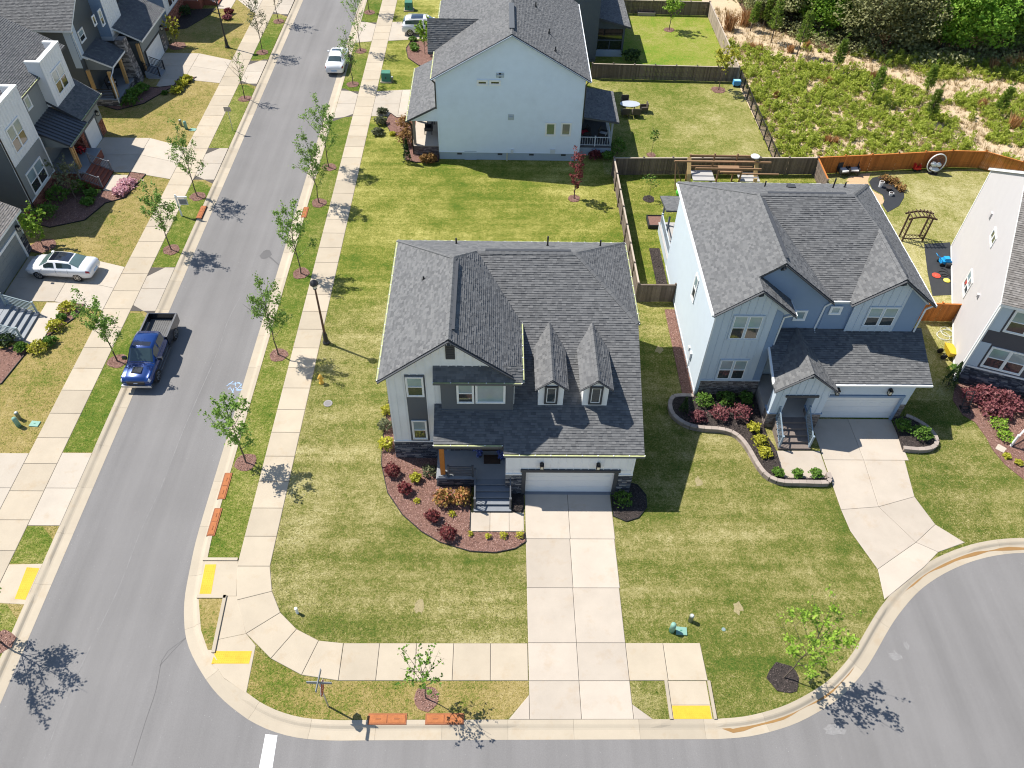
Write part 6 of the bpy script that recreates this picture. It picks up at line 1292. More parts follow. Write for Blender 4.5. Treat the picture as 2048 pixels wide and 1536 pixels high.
# blue house planting behind the block wall
rw = [(12.5, 33.0), (11.3, 33.0), (10.9, 32.3), (11.0, 31.4), (11.7, 30.65), (12.6, 30.4), (13.8, 30.3), (14.6, 29.9), (15.05, 29.0), (15.35, 27.8), (15.7, 26.9), (16.4, 26.45), (17.6, 26.4), (19.35, 26.42), (19.35, 27.1)]
rwc = spline(rw, .4)
mulch('raised dark mulch bed behind the curving block wall of the blue house', [(12.64, 33.1)] + rw[1:14] + [(19.3, 26.7), (16.7, 26.72), (16.7, 28.9), (16.4, 30.0), (16.4, 33.1)], True, 170, .26, False)
bw = thing('block_wall', 'curving low grey brown block retaining wall before the blue house', 'retaining wall', (13, 30.4, 0))
WALLM = mat('split_block', (.27, .22, .185), .9, var=.15, tint=.15, bump=.5, rand=.12); CAPM = mat('block_cap', (.34, .285, .245), .9, var=.1, rand=.1)
def blockwall(root, path, h):
    P = resample(path, .42)
    for lv in range(2):
        z0 = lv * (h - .07) / 2; z1 = (lv + 1) * (h - .07) / 2 - .006
        for a, b in zip(P[:-1], P[1:]):
            d = Vector((b[0] - a[0], b[1] - a[1])).normalized() * .004; mb = MB(); zc = (z0 + z1) / 2
            mb.obar((a[0] + d.x, a[1] + d.y, zc), (b[0] - d.x, b[1] - d.y, zc), .22, z1 - z0, tint=random.random()); mb.build('block', WALLM, root)
    for a, b in zip(P[:-1], P[1:]):
        d = Vector((b[0] - a[0], b[1] - a[1])).normalized() * .006; mb = MB(); mb.obar((a[0] + d.x, a[1] + d.y, h - .035), (b[0] - d.x, b[1] - d.y, h - .035), .25, .07); mb.build('cap_stone', CAPM, root)
blockwall(bw, rwc, .34)
b2 = thing('block_wall', 'short grey brown block wall holding the dark bed right of the blue house driveway', 'retaining wall', (25.5, 29.3, 0))
blockwall(b2, spline([(24.45, 28.95), (25.2, 28.85), (26.3, 29.0), (26.75, 29.7), (26.5, 30.6), (26.0, 31.2), (25.3, 31.6)], .4), .32)
mulch('dark mulch bed held by the short block wall', [(24.7, 31.3), (24.45, 28.95), (25.2, 28.85), (26.3, 29.0), (26.7, 29.7), (26.45, 30.6), (25.9, 31.2), (25.1, 31.5)], True, 150, .24, False)
for px, py, rx, h, m, lb in (
    (1408, 806, .50, .75, LEAFS, 'rounded green shrub nearest the blue house left corner'), (1452, 803, .52, .78, LEAFS, 'rounded green shrub in the middle of the row under the blue house windows'), (1490, 803, .45, .72, LEAFS, 'rounded green shrub beside the blue house porch pier'),
    (1396, 838, .42, .65, LEAFPINK, 'smallest mauve red shrub behind the curving block wall'), (1438, 835, .55, .8, LEAFPINK, 'middle mauve red shrub behind the curving block wall'), (1478, 835, .62, .9, LEAFPINK, 'largest mauve red shrub behind the curving block wall'),
    (1506, 860, .36, .55, LEAFYEL, 'yellow green shrub by the brick porch pier, first of three'), (1520, 885, .38, .55, LEAFYEL, 'yellow green shrub beside the blue house steps, second of three'), (1529, 908, .36, .5, LEAFYEL, 'yellow green shrub at the foot of the blue house steps, third of three'),
    (1556, 948, .28, .4, LEAFS, 'small green plant in the front planter at the wall bend'), (1595, 950, .28, .4, LEAFS, 'small green plant in the middle of the front planter'), (1632, 949, .28, .4, LEAFS, 'small green plant in the front planter next to the driveway'),
    (1803, 858, .46, .75, LEAFS, 'green shrub by the blue house garage corner'), (1842, 872, .50, .78, LEAFS, 'green shrub at the round end of the short block wall')):
    b = G(px, py, .26); bush((b.x, b.y), rx, h, m, lb, seed=px % 31, z0=.25, n=520)
b = G(1365, 828); bush((b.x, b.y), .3, 1.3, LEAFD, 'dark slim conifer at the left end of the curving block wall', shape='cone', z0=.2, n=420, leaf=.1)
mulch('narrow red brown mulch strip along the blue house side', rect(11.9, 12.6, 33.2, 41.4), False, 130, .03, False); mulch('mulch strip beside the blue house deck', rect(11.7, 12.5, 42.6, 48.4), True, 130, .03, False)
# lavender house bed
lv = [G2(1905, 800), G2(1925, 830), G2(1950, 845), G2(1972, 875), G2(1985, 900), G2(2010, 930), G2(2048, 960), G2(2090, 980), G2(2090, 800), G2(1960, 760), G2(1910, 770)]
mulch('red brown mulch bed in front of the lavender grey house', lv, False, 120, .04, False)
for i, (px, py, rx, h) in enumerate(((1940, 800, .55, .9), (1962, 795, .6, 1.0), (1985, 805, .65, 1.05), (2008, 810, .65, 1.05), (1975, 825, .55, .9), (2000, 832, .6, .95), (2022, 820, .55, .95))):
    b = G(px, py); bush((b.x, b.y), rx, h, LEAFPINK, 'mauve red barberry in the thick row under the lavender house windows', seed=i, n=420, leaf=.12, group='barberries under the lavender house windows')
for i, (px, py, rx, h, m, lb) in enumerate(((1995, 855, .5, .7, LEAFY, 'lime shrub at the lavender house bed, larger of two'), (2008, 878, .45, .6, LEAFY, 'lime shrub next to the square paver, smaller of two'), (1982, 828, .2, .35, LEAFBRZ, 'small bronze plant before the barberries'), (2012, 915, .2, .3, LEAFYEL, 'small round yellow plant below the square paver'), (2036, 928, .2, .3, LEAFYEL, 'small round yellow plant nearest the lavender house walk'), (1895, 772, .5, 2.2, LEAFD, 'tall dark conifer at the lavender house corner'), (1905, 745, .3, .8, LEAFS, 'green shrub against the lavender house side corner'))):
    b = G(px, py); bush((b.x, b.y), rx, h, m, lb, seed=i + 5, shape='cone' if h > 2 else 'round', n=700 if h > 2 else 320)
# white gabled house bed
mulch('narrow mulch bed curving round the white gabled house porch', [(-7.25, 61.3), (-7.25, 67.4), (-8.0, 67.8), (-9.3, 67.6), (-9.9, 68.4), (-10.3, 66.8), (-9.6, 65.0), (-8.4, 64.0), (-8.1, 61.9), (-7.9, 60.4), (-6.9, 60.0), (-5.0, 60.2), (-5.0, 61.3)], False, 90, .04)
slabs('path', 'curved concrete walk to the white gabled house porch', [[(-9.3, 68.0), (-9.6, 66.0), (-8.9, 65.0), (-7.4, 65.1), (-7.3, 68.0)]], CONG, .03, .008, 'path')
for i, (px, py, rx, h, m, lb, sh) in enumerate(((765, 228, .45, .6, LEAFOL, 'olive shrub at the driveway end of the curved porch bed', 'round'), (762, 248, .5, .7, LEAFOL, 'olive green shrub in the middle of the curved porch bed', 'round'), (757, 268, .45, .6, LEAFOL, 'olive shrub at the outer tip of the curved porch bed', 'round'), (785, 270, .2, .3, LEAFYEL, 'tiny yellow plant in the curved porch bed', 'round'), (812, 262, .6, 1.5, LEAFBRZ, 'tall bronze shrub beside the porch, upper of two', 'open'), (812, 288, .6, 1.4, LEAFBRZ, 'tall bronze shrub beside the porch, lower of two', 'open'), (815, 325, .42, 2.2, LEAFD, 'dark pointed evergreen at the corner of the white gabled house bed', 'cone'), (849, 326, .35, .8, LEAFBRZ, 'bronze shrub at the brick porch base, left of a pair', 'open'), (864, 325, .38, .85, LEAFBRZ, 'bronze shrub at the brick porch base, right of a pair', 'open'), (1190, 318, .5, .8, LEAFRED, 'dark red shrub below the white gabled house deck', 'round'), (1215, 318, .5, .7, LEAFS, 'green shrub at the deck corner of the white gabled house', 'round'), (1234, 308, .65, 1.6, LEAFS, 'large green shrub against the deck side', 'round'))):
    b = G(px, py); bush((b.x, b.y), rx, h, m, lb, seed=i + 11, shape=sh, n=450, leaf=.13)
mulch('mulch bed in front of the dark house garage', [(-9.2, 83.9), (-9.6, 82), (-9.2, 79.8), (-8, 78.2), (-6, 77.3), (-5, 77.2), (-5, 83.9)], False, 70, .04)
for i, (px, py) in enumerate(((826, 82), (828, 95), (830, 102))):
    b = G(px, py); bush((b.x, b.y), .4, .5, LEAFS, 'small round shrub in the dark house bed, %s of three from the crossover' % ('first', 'second', 'third')[i], seed=i, n=220, leaf=.13)
b = G(1262, 122); bush((b.x, b.y), .9, 1.3, LEAFD, 'dark rounded shrub at the dark house porch corner', seed=2, n=500, leaf=.16)
# beds across the street
mulch('shaded mulch bed in front of the brick based sage house', [(-35.7, 51.6), (-35.6, 50.6), (-34.2, 50.1), (-31.9, 51.1), (-31.1, 53.4), (-29.8, 54.2), (-29.2, 57.6), (-30.55, 57.9), (-30.55, 55.0), (-33.4, 55.2), (-33.6, 56.3), (-35.75, 56.3)], False, 90, .04)
for i, (px, py, rx, h, m, lb, fl) in enumerate(((97, 435, .8, 1.2, LEAFS, 'big green shrub at the brick corner across the street', None), (122, 400, .8, 1.3, LEAFS, 'green shrub under the sage house window', None), (162, 385, .7, 1.1, LEAFS, 'green shrub behind the fine olive tree', None), (185, 392, .5, .6, LEAFS, 'low green shrub at the brick steps, upper of two', None), (178, 408, .5, .6, LEAFS, 'low green shrub in the shaded bed, lower of two', None), (255, 372, .7, .6, LEAFPK, 'pink flowering shrub by the landing, upper of two', LEAFPK), (242, 388, .6, .6, LEAFPK, 'pink flowering shrub at the bed edge, lower of two', LEAFPK))):
    b = G(px, py); bush((b.x, b.y), rx, h, m, lb, seed=i + 40, n=480, leaf=.13)
mulch('shaded mulch bed along the walk of the white sedan house', [(-29.8, 41.4), (-29.85, 37.4), (-31.5, 37.2), (-33, 36.5), (-33, 33.0), (-30.9, 33.8), (-30.4, 37.0), (-28.6, 39.9), (-28.4, 41.3)], False, 90, .04)
for i, (px, py, rx, h, m, lb) in enumerate(((137, 620, .5, .7, LEAFYEL, 'golden shrub where the sedan driveway meets the bed'), (113, 658, .5, .75, LEAFYEL, 'yellow green shrub beside the sage rail steps'), (125, 640, .3, .5, LEAFS, 'small green plant between two golden shrubs'), (80, 700, .55, .7, LEAFYEL, 'yellow fringed shrub below the sage rail steps'), (102, 688, .4, .6, LEAFS, 'green shrub at the curve of the sedan house bed'), (15, 690, .6, .9, LEAFD, 'dark shrub in the shade of the sage porch'), (45, 700, .4, .6, LEAFS, 'low green shrub beside the sage porch wall'))):
    b = G(px, py); bush((b.x, b.y), rx, h, m, lb, seed=i + 60, n=380, leaf=.11)
mulch('mulch bed below the dark olive house porch', [(-36.5, 68.9), (-35, 68.2), (-33, 69.5), (-31.5, 72.4), (-30.0, 73.9), (-29.5, 74.9), (-31.2, 74.4), (-31.2, 73.1), (-32.8, 72.6), (-34.8, 73.0), (-34.9, 69.0)], False, 70, .04)
for i, (px, py, rx, h, m, lb) in enumerate(((262, 210, .7, 1.0, LEAFS, 'green shrub at the stone porch corner'), (272, 195, .7, 1.0, LEAFS, 'green shrub along the stone porch, nearer the pier'), (287, 183, .6, .9, LEAFS, 'green shrub below the black stair rail'), (353, 185, .5, .6, LEAFYEL, 'golden shrub by the dark olive house driveway, lowest of three'), (365, 172, .5, .6, LEAFYEL, 'golden shrub by the dark olive house driveway, middle of three'), (375, 162, .5, .6, LEAFYEL, 'golden shrub by the dark olive house driveway, highest of three'), (330, 188, .25, .3, LEAFS, 'tiny green plant at the rounded landing'), (458, 28, .5, .6, LEAFRED, 'dark red shrub by the far brick porch walk, upper of two'), (455, 38, .45, .5, LEAFPINK, 'mauve shrub by the far brick porch walk, lower of two'), (370, 30, .8, 1.0, LEAFD, 'dark shrub in the shade of the far brick house'), (335, 85, .45, .6, LEAFOL, 'pale variegated shrub at the stone garage pier'))):
    b = G(px, py); bush((b.x, b.y), rx, h, m, lb, seed=i + 80, n=380, leaf=.15)
mulch('dark shaded bed before the far brick house', [(-35, 85.4), (-33.5, 86), (-32, 89.5), (-31.6, 91.3), (-35, 91)], True, 50, .04, False)
# blue pot flowers on the corner house porch
for i, (px, py) in enumerate(((960, 905), (1003, 911))):
    b = G(px, py, 1.1); pt_ = thing('flower_pot', 'pot of blue hydrangea heads %s the porch doormat' % ('left of' if i == 0 else 'right of'), 'flower pot', (b.x, min(b.y, 27.8), .76)); q = MB(); q.lathe((b.x, min(b.y, 27.8), .76), [(.11, 0), (.15, .28), (.16, .3)], 12); q.build('pot', mat('dark_pot', (.05, .05, .055), .5), pt_)
    rg = np.random.default_rng(i); C = []
    for k in range(11):
        c = np.array([b.x, min(b.y, 27.8), 1.18]) + rg.normal(size=3) * np.array([.15, .13, .1]); C.append(c + rg.normal(size=(45, 3)) * .05)
    C = np.concatenate(C); V, F = leaves(C, .05, rg); np_obj('flower_heads', V, F, mat_leaf('blue_hydrangea', (.03, .05, .25), (.09, .14, .48), (.35, .42, .72), .1), pt_, rg.random(len(C)))

# ------------------------------------------------------------------ vehicles
def loft_car(name, label, loc, rz, ST, paint, wheels, wr, panels, trims, tyre_w=.22, cat='car', end_mat=None, arch=None):
    """ST stations: x, w, zb, zs, wb, wt, zg ; x forward, y left"""
    r = thing(name, label, cat, loc, rz); M = np.array(Matrix.Translation(Vector(loc)) @ Matrix.Rotation(rz, 4, 'Z'))
    def place(mb): mb.v = [tuple(p) for p in (np.array(mb.v) @ M[:3, :3].T + M[:3, 3])]; return mb
    def sec(s):
        x, w, zb, zs, wb, wt, zg = s
        h = [(0, zb), (w * .86, zb), (w * .98, zb + .10), (w, (zb + zs) * .5 + .06), (w * .985, zs - .07), (w * .93, zs), (wb, zs + .035), (wt, zg - .055), (wt * .82, zg), (0, zg + .018)]
        return [(x, y, z) for y, z in h] + [(x, -y, z) for y, z in h[-2:0:-1]]
    R_ = [sec(s) for s in ST]; m = len(R_[0]); body = MB()
    for q in R_: body.v.extend(q)
    for a in range(len(R_) - 1):
        for c in range(m):
            e = (c + 1) % m; body.f.append((a * m + c, a * m + e, (a + 1) * m + e, (a + 1) * m + c)); body.t.append(.5)
    body.f.append(tuple(m - 1 - c for c in range(m))); body.f.append(tuple((len(R_) - 1) * m + c for c in range(m))); body.t += [.5, .5]
    bo = place(body).build('body', paint, r, True)
    def S_(i, k):                              # point on the shell, fractional station / section index
        i0 = min(int(i), len(R_) - 2); f = i - i0; k0 = min(int(k), m - 2); g_ = k - k0
        P = [np.array(R_[a][b % m]) for a in (i0, i0 + 1) for b in (k0, k0 + 1)]
        return (P[0] * (1 - g_) + P[1] * g_) * (1 - f) + (P[2] * (1 - g_) + P[3] * g_) * f
    def patch(nm, mt, i0, i1, k0, k1, off=.008, mirror=True, par=None):
        for sg in ((1, -1) if mirror else (1,)):
            mb = MB(); ii = [i0] + [float(j) for j in range(math.floor(i0) + 1, math.ceil(i1))] + [i1]; kk = [k0] + [float(j) for j in range(math.floor(k0) + 1, math.ceil(k1))] + [k1]
            c0 = np.array([ (ST[0][0] + ST[-1][0]) / 2, 0, .7])
            for a, b in zip(ii[:-1], ii[1:]):
                for c, d in zip(kk[:-1], kk[1:]):
                    P = [S_(a, c), S_(a, d), S_(b, d), S_(b, c)]; n_ = np.cross(P[2] - P[0], P[3] - P[1]); L = np.linalg.norm(n_)
                    if L < 1e-9: continue
                    n_ /= L
                    if n_ @ (P[0] - np.array([P[0][0] * .7, 0, .6])) < 0: n_ = -n_
                    P = [p + n_ * off for p in P]
                    if sg < 0: P = [p * np.array([1, -1, 1]) for p in P][::-1]
                    mb.face([tuple(p) for p in P])
            place(mb).build(nm, mt, par or r, True)
    for p in panels: patch(*p)
    for (x, sy) in wheels:
        yo = sy; mb = MB(); sg = 1 if sy > 0 else -1
        def ring(prof, n=20):
            k = len(mb.v)
            for rr_, yy in prof:
                for i in range(n): q = 6.28318 * i / n; mb.v.append((x + rr_ * math.cos(q), yy, wr + rr_ * math.sin(q)))
            for a in range(len(prof) - 1):
                for i in range(n): j = (i + 1) % n; mb.f.append((k + a * n + i, k + a * n + j, k + (a + 1) * n + j, k + (a + 1) * n + i)); mb.t.append(.5)
            mb.f.append(tuple(k + i for i in range(n))); mb.f.append(tuple(k + (len(prof) - 1) * n + n - 1 - i for i in range(n))); mb.t += [.5, .5]
        ring([(wr * .9, yo - sg * tyre_w), (wr, yo - sg * (tyre_w - .03)), (wr, yo - sg * .03), (wr * .92, yo), (wr * .68, yo + sg * .004)]); wh = place(mb).build('wheel', RUBBER, r, True)
        mb = MB(); ring([(wr * .68, yo + sg * .006), (wr * .62, yo - sg * .02)]); place(mb).build('rim_well', METB, wh)
        mb = MB()
        for i in range(6):
            q = i * 1.0472 + .3; mb.obar((x, yo + sg * .012, wr), (x + wr * .66 * math.cos(q), yo + sg * .012, wr + wr * .66 * math.sin(q)), .03, .05, up=(0, 1, 0))
        k = len(mb.v); n = 20
        for i in range(n):
            q = 6.28318 * i / n
            for rr_ in (wr * .62, wr * .7): mb.v.append((x + rr_ * math.cos(q), yo + sg * .02, wr + rr_ * math.sin(q)))
        for i in range(n): j = (i + 1) % n; mb.f.append((k + 2 * i, k + 2 * j, k + 2 * j + 1, k + 2 * i + 1)); mb.t.append(.5)
        place(mb).build('rim', CHROME, wh)
        mb = MB(); ring([(wr * 1.13, yo - sg * .10), (wr * 1.13, yo - sg * (.014 if arch is None else arch))]); place(mb).build('wheel_arch', METB, r)
    for nm, mt, boxes in trims:
        mb = MB()
        for bx_ in boxes: mb.box(*bx_)
        place(mb).build(nm, mt, r)
    return r, place
def paintm(name, col, metal=0.0): return mat(name, col, .25, .5, metal, var=.03, fine=0, coat=.8)
PW = paintm('white_car_paint', (.72, .73, .74)); PB = paintm('blue_car_paint', (.004, .035, .17), .3); PBD = paintm('black_blue_bed_paint', (.02, .021, .025))
HL = mat('headlight_lens', (.62, .64, .66), .12, .6); TL = mat('tail_light_red', (.30, .012, .015), .2, .5); CG = mat_glass('car_glass', (.03, .05, .05)); CGR = mat_glass('car_roof_glass', (.008, .01, .018)); CGW = mat_glass('screen_glass_teal', (.10, .16, .15))
SED = [(-2.42, .72, .42, .66, .58, .52, .70), (-2.36, .82, .32, .88, .70, .64, .96), (-2.1, .88, .25, .95, .75, .69, 1.05), (-1.72, .90, .22, .95, .78, .71, 1.09), (-1.0, .905, .2, .94, .80, .59, 1.40), (-.55, .91, .2, .93, .80, .61, 1.45), (-.06, .91, .2, .92, .80, .62, 1.46), (.06, .91, .2, .92, .80, .62, 1.46), (.48, .91, .2, .91, .80, .60, 1.43), (1.25, .905, .2, .88, .80, .70, 1.02), (1.75, .89, .22, .85, .75, .67, .95), (2.15, .84, .26, .77, .68, .58, .84), (2.36, .72, .34, .64, .56, .48, .72), (2.42, .60, .42, .56, .48, .4, .62)]
sed_panels = [('windshield', CGW, 8.08, 8.95, 7.15, 10.85, .008, False), ('rear_window', CGW, 3.08, 3.92, 7.1, 10.9, .008, False), ('side_window', CG, 3.75, 5.93, 6.15, 6.92), ('side_window', CG, 7.08, 8.5, 6.15, 6.92), ('panel_gap', METB, 4.27, 4.31, 3, 5.9, .004), ('panel_gap', METB, 6.42, 6.58, 3, 5.9, .004), ('panel_gap', METB, 8.93, 8.955, 3, 5.9, .004), ('hood_gap', METB, 9.03, 9.06, 7, 11, .004, False), ('sill_trim', METB, 3.9, 9.2, 1.6, 2.15, .004), ('headlight', HL, 10.9, 11.9, 3.4, 5.1, .006), ('tail_light', TL, .6, 1.75, 3.6, 5.0, .006)]
def sed_trims(m): return [('mirror', m, [(.92, 1.1, .92, 1.08, .93, 1.05)]), ('mirror', m, [(.92, 1.1, -1.08, -.92, .93, 1.05)]), ('door_handle', CHROME, [(-.42, -.22, .905, .925, .74, .77)]), ('door_handle', CHROME, [(.5, .7, .905, .925, .74, .77)]), ('grille', METB, [(2.38, 2.43, -.4, .4, .48, .6)]), ('number_plate', mat('plate_blue_white', (.35, .5, .68), .5), [(-2.445, -2.41, -.26, .26, .5, .64)])]
loft_car('parked_car', 'white sedan with black glass roof nosed up to the garage across the street', (-31.0, 44.75, .032), math.radians(175), SED, PW, ((1.42, .9), (1.42, -.9), (-1.4, .9), (-1.4, -.9)), .335, sed_panels + [('glass_roof', CGR, 4.05, 7.95, 8.02, 9.98, .007, False)], sed_trims(PW))
S3 = [(a, b * 1.03, c, d + .06, e * 1.02, f_, g_ + .05) for a, b, c, d, e, f_, g_ in SED]
loft_car('parked_car', 'white saloon with a sunroof parked at the kerb facing away', (-16.15, 78.2, RZ), math.radians(90), S3, PW, ((1.5, .93), (1.5, -.93), (-1.45, .93), (-1.45, -.93)), .35, [p if p[0] != 'rear_window' else ('rear_window', CG, 3.08, 3.92, 7.1, 10.9, .008, False) for p in sed_panels] + [('sunroof', CGR, 6.2, 7.8, 8.1, 9.9, .007, False)], sed_trims(PW))
SUV = [(-2.3, .78, .45, .75, .62, .56, .80), (-2.24, .88, .36, 1.0, .74, .66, 1.08), (-2.05, .91, .3, 1.06, .80, .66, 1.45), (-1.75, .92, .26, 1.06, .82, .68, 1.62), (-.9, .925, .26, 1.04, .83, .70, 1.69), (-.06, .925, .26, 1.03, .83, .70, 1.70), (.06, .925, .26, 1.03, .83, .70, 1.70), (.55, .92, .26, 1.02, .83, .68, 1.64), (1.3, .915, .27, 1.0, .80, .72, 1.14), (1.8, .90, .29, .97, .76, .68, 1.06), (2.12, .85, .33, .86, .68, .58, .92), (2.28, .74, .42, .7, .56, .48, .76)]
loft_car('parked_car', 'white crossover with a dark sunroof on the driveway of the dark house', (-8.0, 86.0, .032), 0.0, SUV, PW, ((1.4, .92), (1.4, -.92), (-1.38, .92), (-1.38, -.92)), .36, [('windshield', CGW, 7.08, 7.95, 7.15, 10.85, .008, False), ('rear_window', CG, 1.15, 2.6, 7.0, 11.0, .008, False), ('side_window', CG, 2.6, 4.9, 6.15, 6.92), ('side_window', CG, 6.08, 7.5, 6.15, 6.92), ('sunroof', CGR, 3.6, 5.8, 8.05, 9.95, .007, False), ('tail_light', TL, .5, 1.6, 4.2, 5.6, .006), ('headlight', HL, 9.2, 10.2, 3.6, 5.0, .006)], [('mirror', PW, [(1.0, 1.16, .93, 1.1, 1.05, 1.18)]), ('mirror', PW, [(1.0, 1.16, -1.1, -.93, 1.05, 1.18)]), ('door_handle', CHROME, [(.1, .3, .915, .935, .9, .93)]), ('roof_rail', CHROME, [(-1.6, .5, .6, .64, 1.68, 1.71)]), ('roof_rail', CHROME, [(-1.6, .5, -.64, -.6, 1.68, 1.71)])])
# pickup: cab and nose are one loft, the open bed is built round it
TRK = [(-.62, .93, .5, 1.10, .84, .70, 1.55), (-.55, .95, .45, 1.14, .87, .71, 1.84), (-.1, .95, .42, 1.14, .87, .72, 1.90), (.42, .95, .42, 1.13, .87, .72, 1.90), (.54, .95, .42, 1.13, .87, .72, 1.90), (.95, .95, .42, 1.12, .87, .71, 1.86), (1.62, .95, .42, 1.12, .87, .78, 1.22), (2.1, .95, .44, 1.13, .84, .76, 1.19), (2.75, .94, .46, 1.08, .82, .72, 1.12), (2.96, .9, .5, .98, .76, .66, 1.02), (3.02, .84, .55, .9, .7, .6, .92)]
tl_ = (-22.2, 36.35, RZ); trz = math.radians(-90.3)
tk, tp = loft_car('pickup_truck', 'blue crew cab pickup with an empty open bed parked at the kerb', tl_, trz, TRK, PB, ((2.0, .97), (2.0, -.97), (-1.85, .97), (-1.85, -.97)), .40,
    [('windshield', CG, 5.06, 5.95, 7.15, 10.85, .009, False), ('side_window', CG, 1.2, 2.95, 6.15, 6.92), ('side_window', CG, 4.05, 5.4, 6.15, 6.92), ('rear_window', CG, .15, .9, 7.2, 10.8, .009, False), ('sunroof', CGR, 3.6, 4.7, 8.1, 9.9, .008, False), ('headlight', HL, 8.55, 9.6, 3.5, 5.5, .008), ('panel_gap', METB, 3.4, 3.55, 3, 5.9, .004), ('panel_gap', METB, 5.93, 5.96, 3, 5.9, .004), ('hood_gap', METB, 6.1, 6.16, 6.5, 11.5, .004, False), ('lower_cladding', PBD, .2, 6.0, 1.7, 3.0, .005)],
    [('mirror', PBD, [(1.2, 1.34, .98, 1.24, 1.12, 1.32)]), ('mirror', PBD, [(1.2, 1.34, -1.24, -.98, 1.12, 1.32)]), ('grille', METB, [(3.0, 3.05, -.55, .55, .66, .9)]), ('bumper', CHROME, [(2.98, 3.12, -.92, .92, .46, .62)]), ('badge', mat('badge_white_blue', (.5, .55, .7), .4), [(3.05, 3.06, -.12, .12, .76, .83)]), ('running_board', CHROME, [(-.6, 1.5, .93, 1.02, .36, .40)]), ('running_board', CHROME, [(-.6, 1.5, -1.02, -.93, .36, .40)]), ('hood_scoop', PBD, [(2.05, 2.55, -.3, .3, 1.16, 1.235)])], arch=.02, tyre_w=.26)
bed = MB(); bed.box(-2.9, -.66, .88, .96, .5, 1.22); bed.box(-2.9, -.66, -.96, -.88, .5, 1.22); bed.box(-2.98, -2.9, -.96, .96, .55, 1.2); bed.box(-.74, -.66, -.88, .88, .5, 1.2); tp(bed).build('bed_side', PBD, tk)
bed = MB(); bed.box(-2.9, -.74, -.88, .88, .6, .72)
for i in range(12): bed.box(-2.88, -.76, -.84 + i * .145, -.76 + i * .145, .72, .735)
tp(bed).build('bed_floor', mat('worn_bed_liner', (.13, .128, .125), .8, var=.25, scale=3), tk)
bed = MB(); bed.box(-2.9, -.66, .865, .975, 1.22, 1.245); bed.box(-2.9, -.66, -.975, -.865, 1.22, 1.245); tp(bed).build('bed_rail_cap', mat('grey_plastic', (.12, .12, .125), .6), tk)
bed = MB(); bed.box(-2.3, -1.45, .70, .87, .72, 1.0); bed.box(-2.3, -1.45, -.87, -.70, .72, 1.0); tp(bed).build('wheel_well', MATS['worn_bed_liner'], tk)
for sg in (1, -1):
    bed = MB(); bed.box(-2.985, -2.93, min(sg * .8, sg * .95), max(sg * .8, sg * .95), .85, 1.15); tp(bed).build('tail_light', TL, tk)
bed = MB(); bed.box(-3.1, -2.98, -.9, .9, .45, .58); tp(bed).build('rear_bumper', CHROME, tk)
bed = MB(); bed.box(-2.95, 2.5, -.5, .5, .38, .52); tp(bed).build('chassis', METB, tk)

# ------------------------------------------------------------------ street furniture
def text_mesh(txt, size):
    cu = bpy.data.curves.new('lettering', 'FONT'); cu.body = txt; cu.size = size; cu.align_x = 'CENTER'; cu.align_y = 'CENTER'
    o = bpy.data.objects.new('lettering', cu); COL.objects.link(o); dg = bpy.context.evaluated_depsgraph_get(); me = o.evaluated_get(dg).to_mesh()
    V = [tuple(v.co) for v in me.vertices]; F = [tuple(p.vertices) for p in me.polygons]; o.evaluated_get(dg).to_mesh_clear(); bpy.data.objects.remove(o); bpy.data.curves.remove(cu); return V, F
POLEM = mat('rust_brown_pole', (.085, .042, .032), .5, .4)
def lamp_post(px, py, h, label, m):
    b = G(px, py); x, y = b.x, b.y; r = thing('street_lamp', label, 'street lamp', (x, y, 0), group='lamp posts')
    q = MB(); q.lathe((x, y, 0), [(.24, 0), (.24, .12), (.17, .2), (.15, .75), (.11, .9), (.10, 1.0)], 12); q.build('base', METB, r)
    q = MB(); q.lathe((x, y, 0), [(.085, .95), (.06, h - .75)], 10); q.build('pole', m, r)
    q = MB(); q.lathe((x, y, h - .75), [(.06, 0), (.13, .06), (.10, .14)], 10); q.build('collar', METB, r)
    q = MB(); q.lathe((x, y, h - .62), [(.12, 0), (.2, .28)], 8); q.build('lamp_glass', mat('lamp_glass', (.5, .5, .48), .2, .6), r)
    q = MB(); q.lathe((x, y, h - .34), [(.27, 0), (.27, .1), (.2, .22), (.08, .32), (.03, .36)], 8); q.build('lamp_hood', METB, r); excl(disc((x, y), .25))
lamp_post(653, 686, 5.4, 'tall lamp post with brown pole standing behind the walk beside the corner house', POLEM); lamp_post(455, 95, 5.4, 'black lamp post across the street before the far brick house', METB)
b = G(657, 1413); x, y = b.x, b.y; ss = thing('stop_sign', 'red stop sign with crossed street name blades on the front verge', 'sign', (x, y, 0)); q = MB(); q.box(x - .03, x + .03, y - .03, y + .03, -.02, 2.75); q.build('post', METG, ss)
oc = [(.37 * math.cos(math.pi / 8 + k * math.pi / 4), .37 * math.sin(math.pi / 8 + k * math.pi / 4)) for k in range(8)]
SR = mat('stop_red', (.42, .02, .025), .4); q = MB(); q.ext([(x + .05, y + a, 2.15 + c) for a, c in oc], (-.012, 0, 0)); q.build('stop_plate', SR, ss)
q = MB(); q.ext([(x + .045, y + a * 1.06, 2.15 + c * 1.06) for a, c in oc], (-.01, 0, 0)); q.build('plate_border', TRIM, ss)
V, F = text_mesh('STOP', .26); np_obj('stop_lettering', [(x + .056, y + v[0], 2.15 + v[1]) for v in V], F, TRIM, ss)
BLD = mat('street_blade_grey', (.20, .22, .23), .5); q = MB(); q.obar((x - .55, y + .02, 2.72), (x + .55, y - .02, 2.72), .03, .2); q.build('name_blade', BLD, ss); q = MB(); q.obar((x - .03, y - .5, 2.95), (x + .03, y + .5, 2.95), .03, .2); q.build('name_blade', BLD, ss)
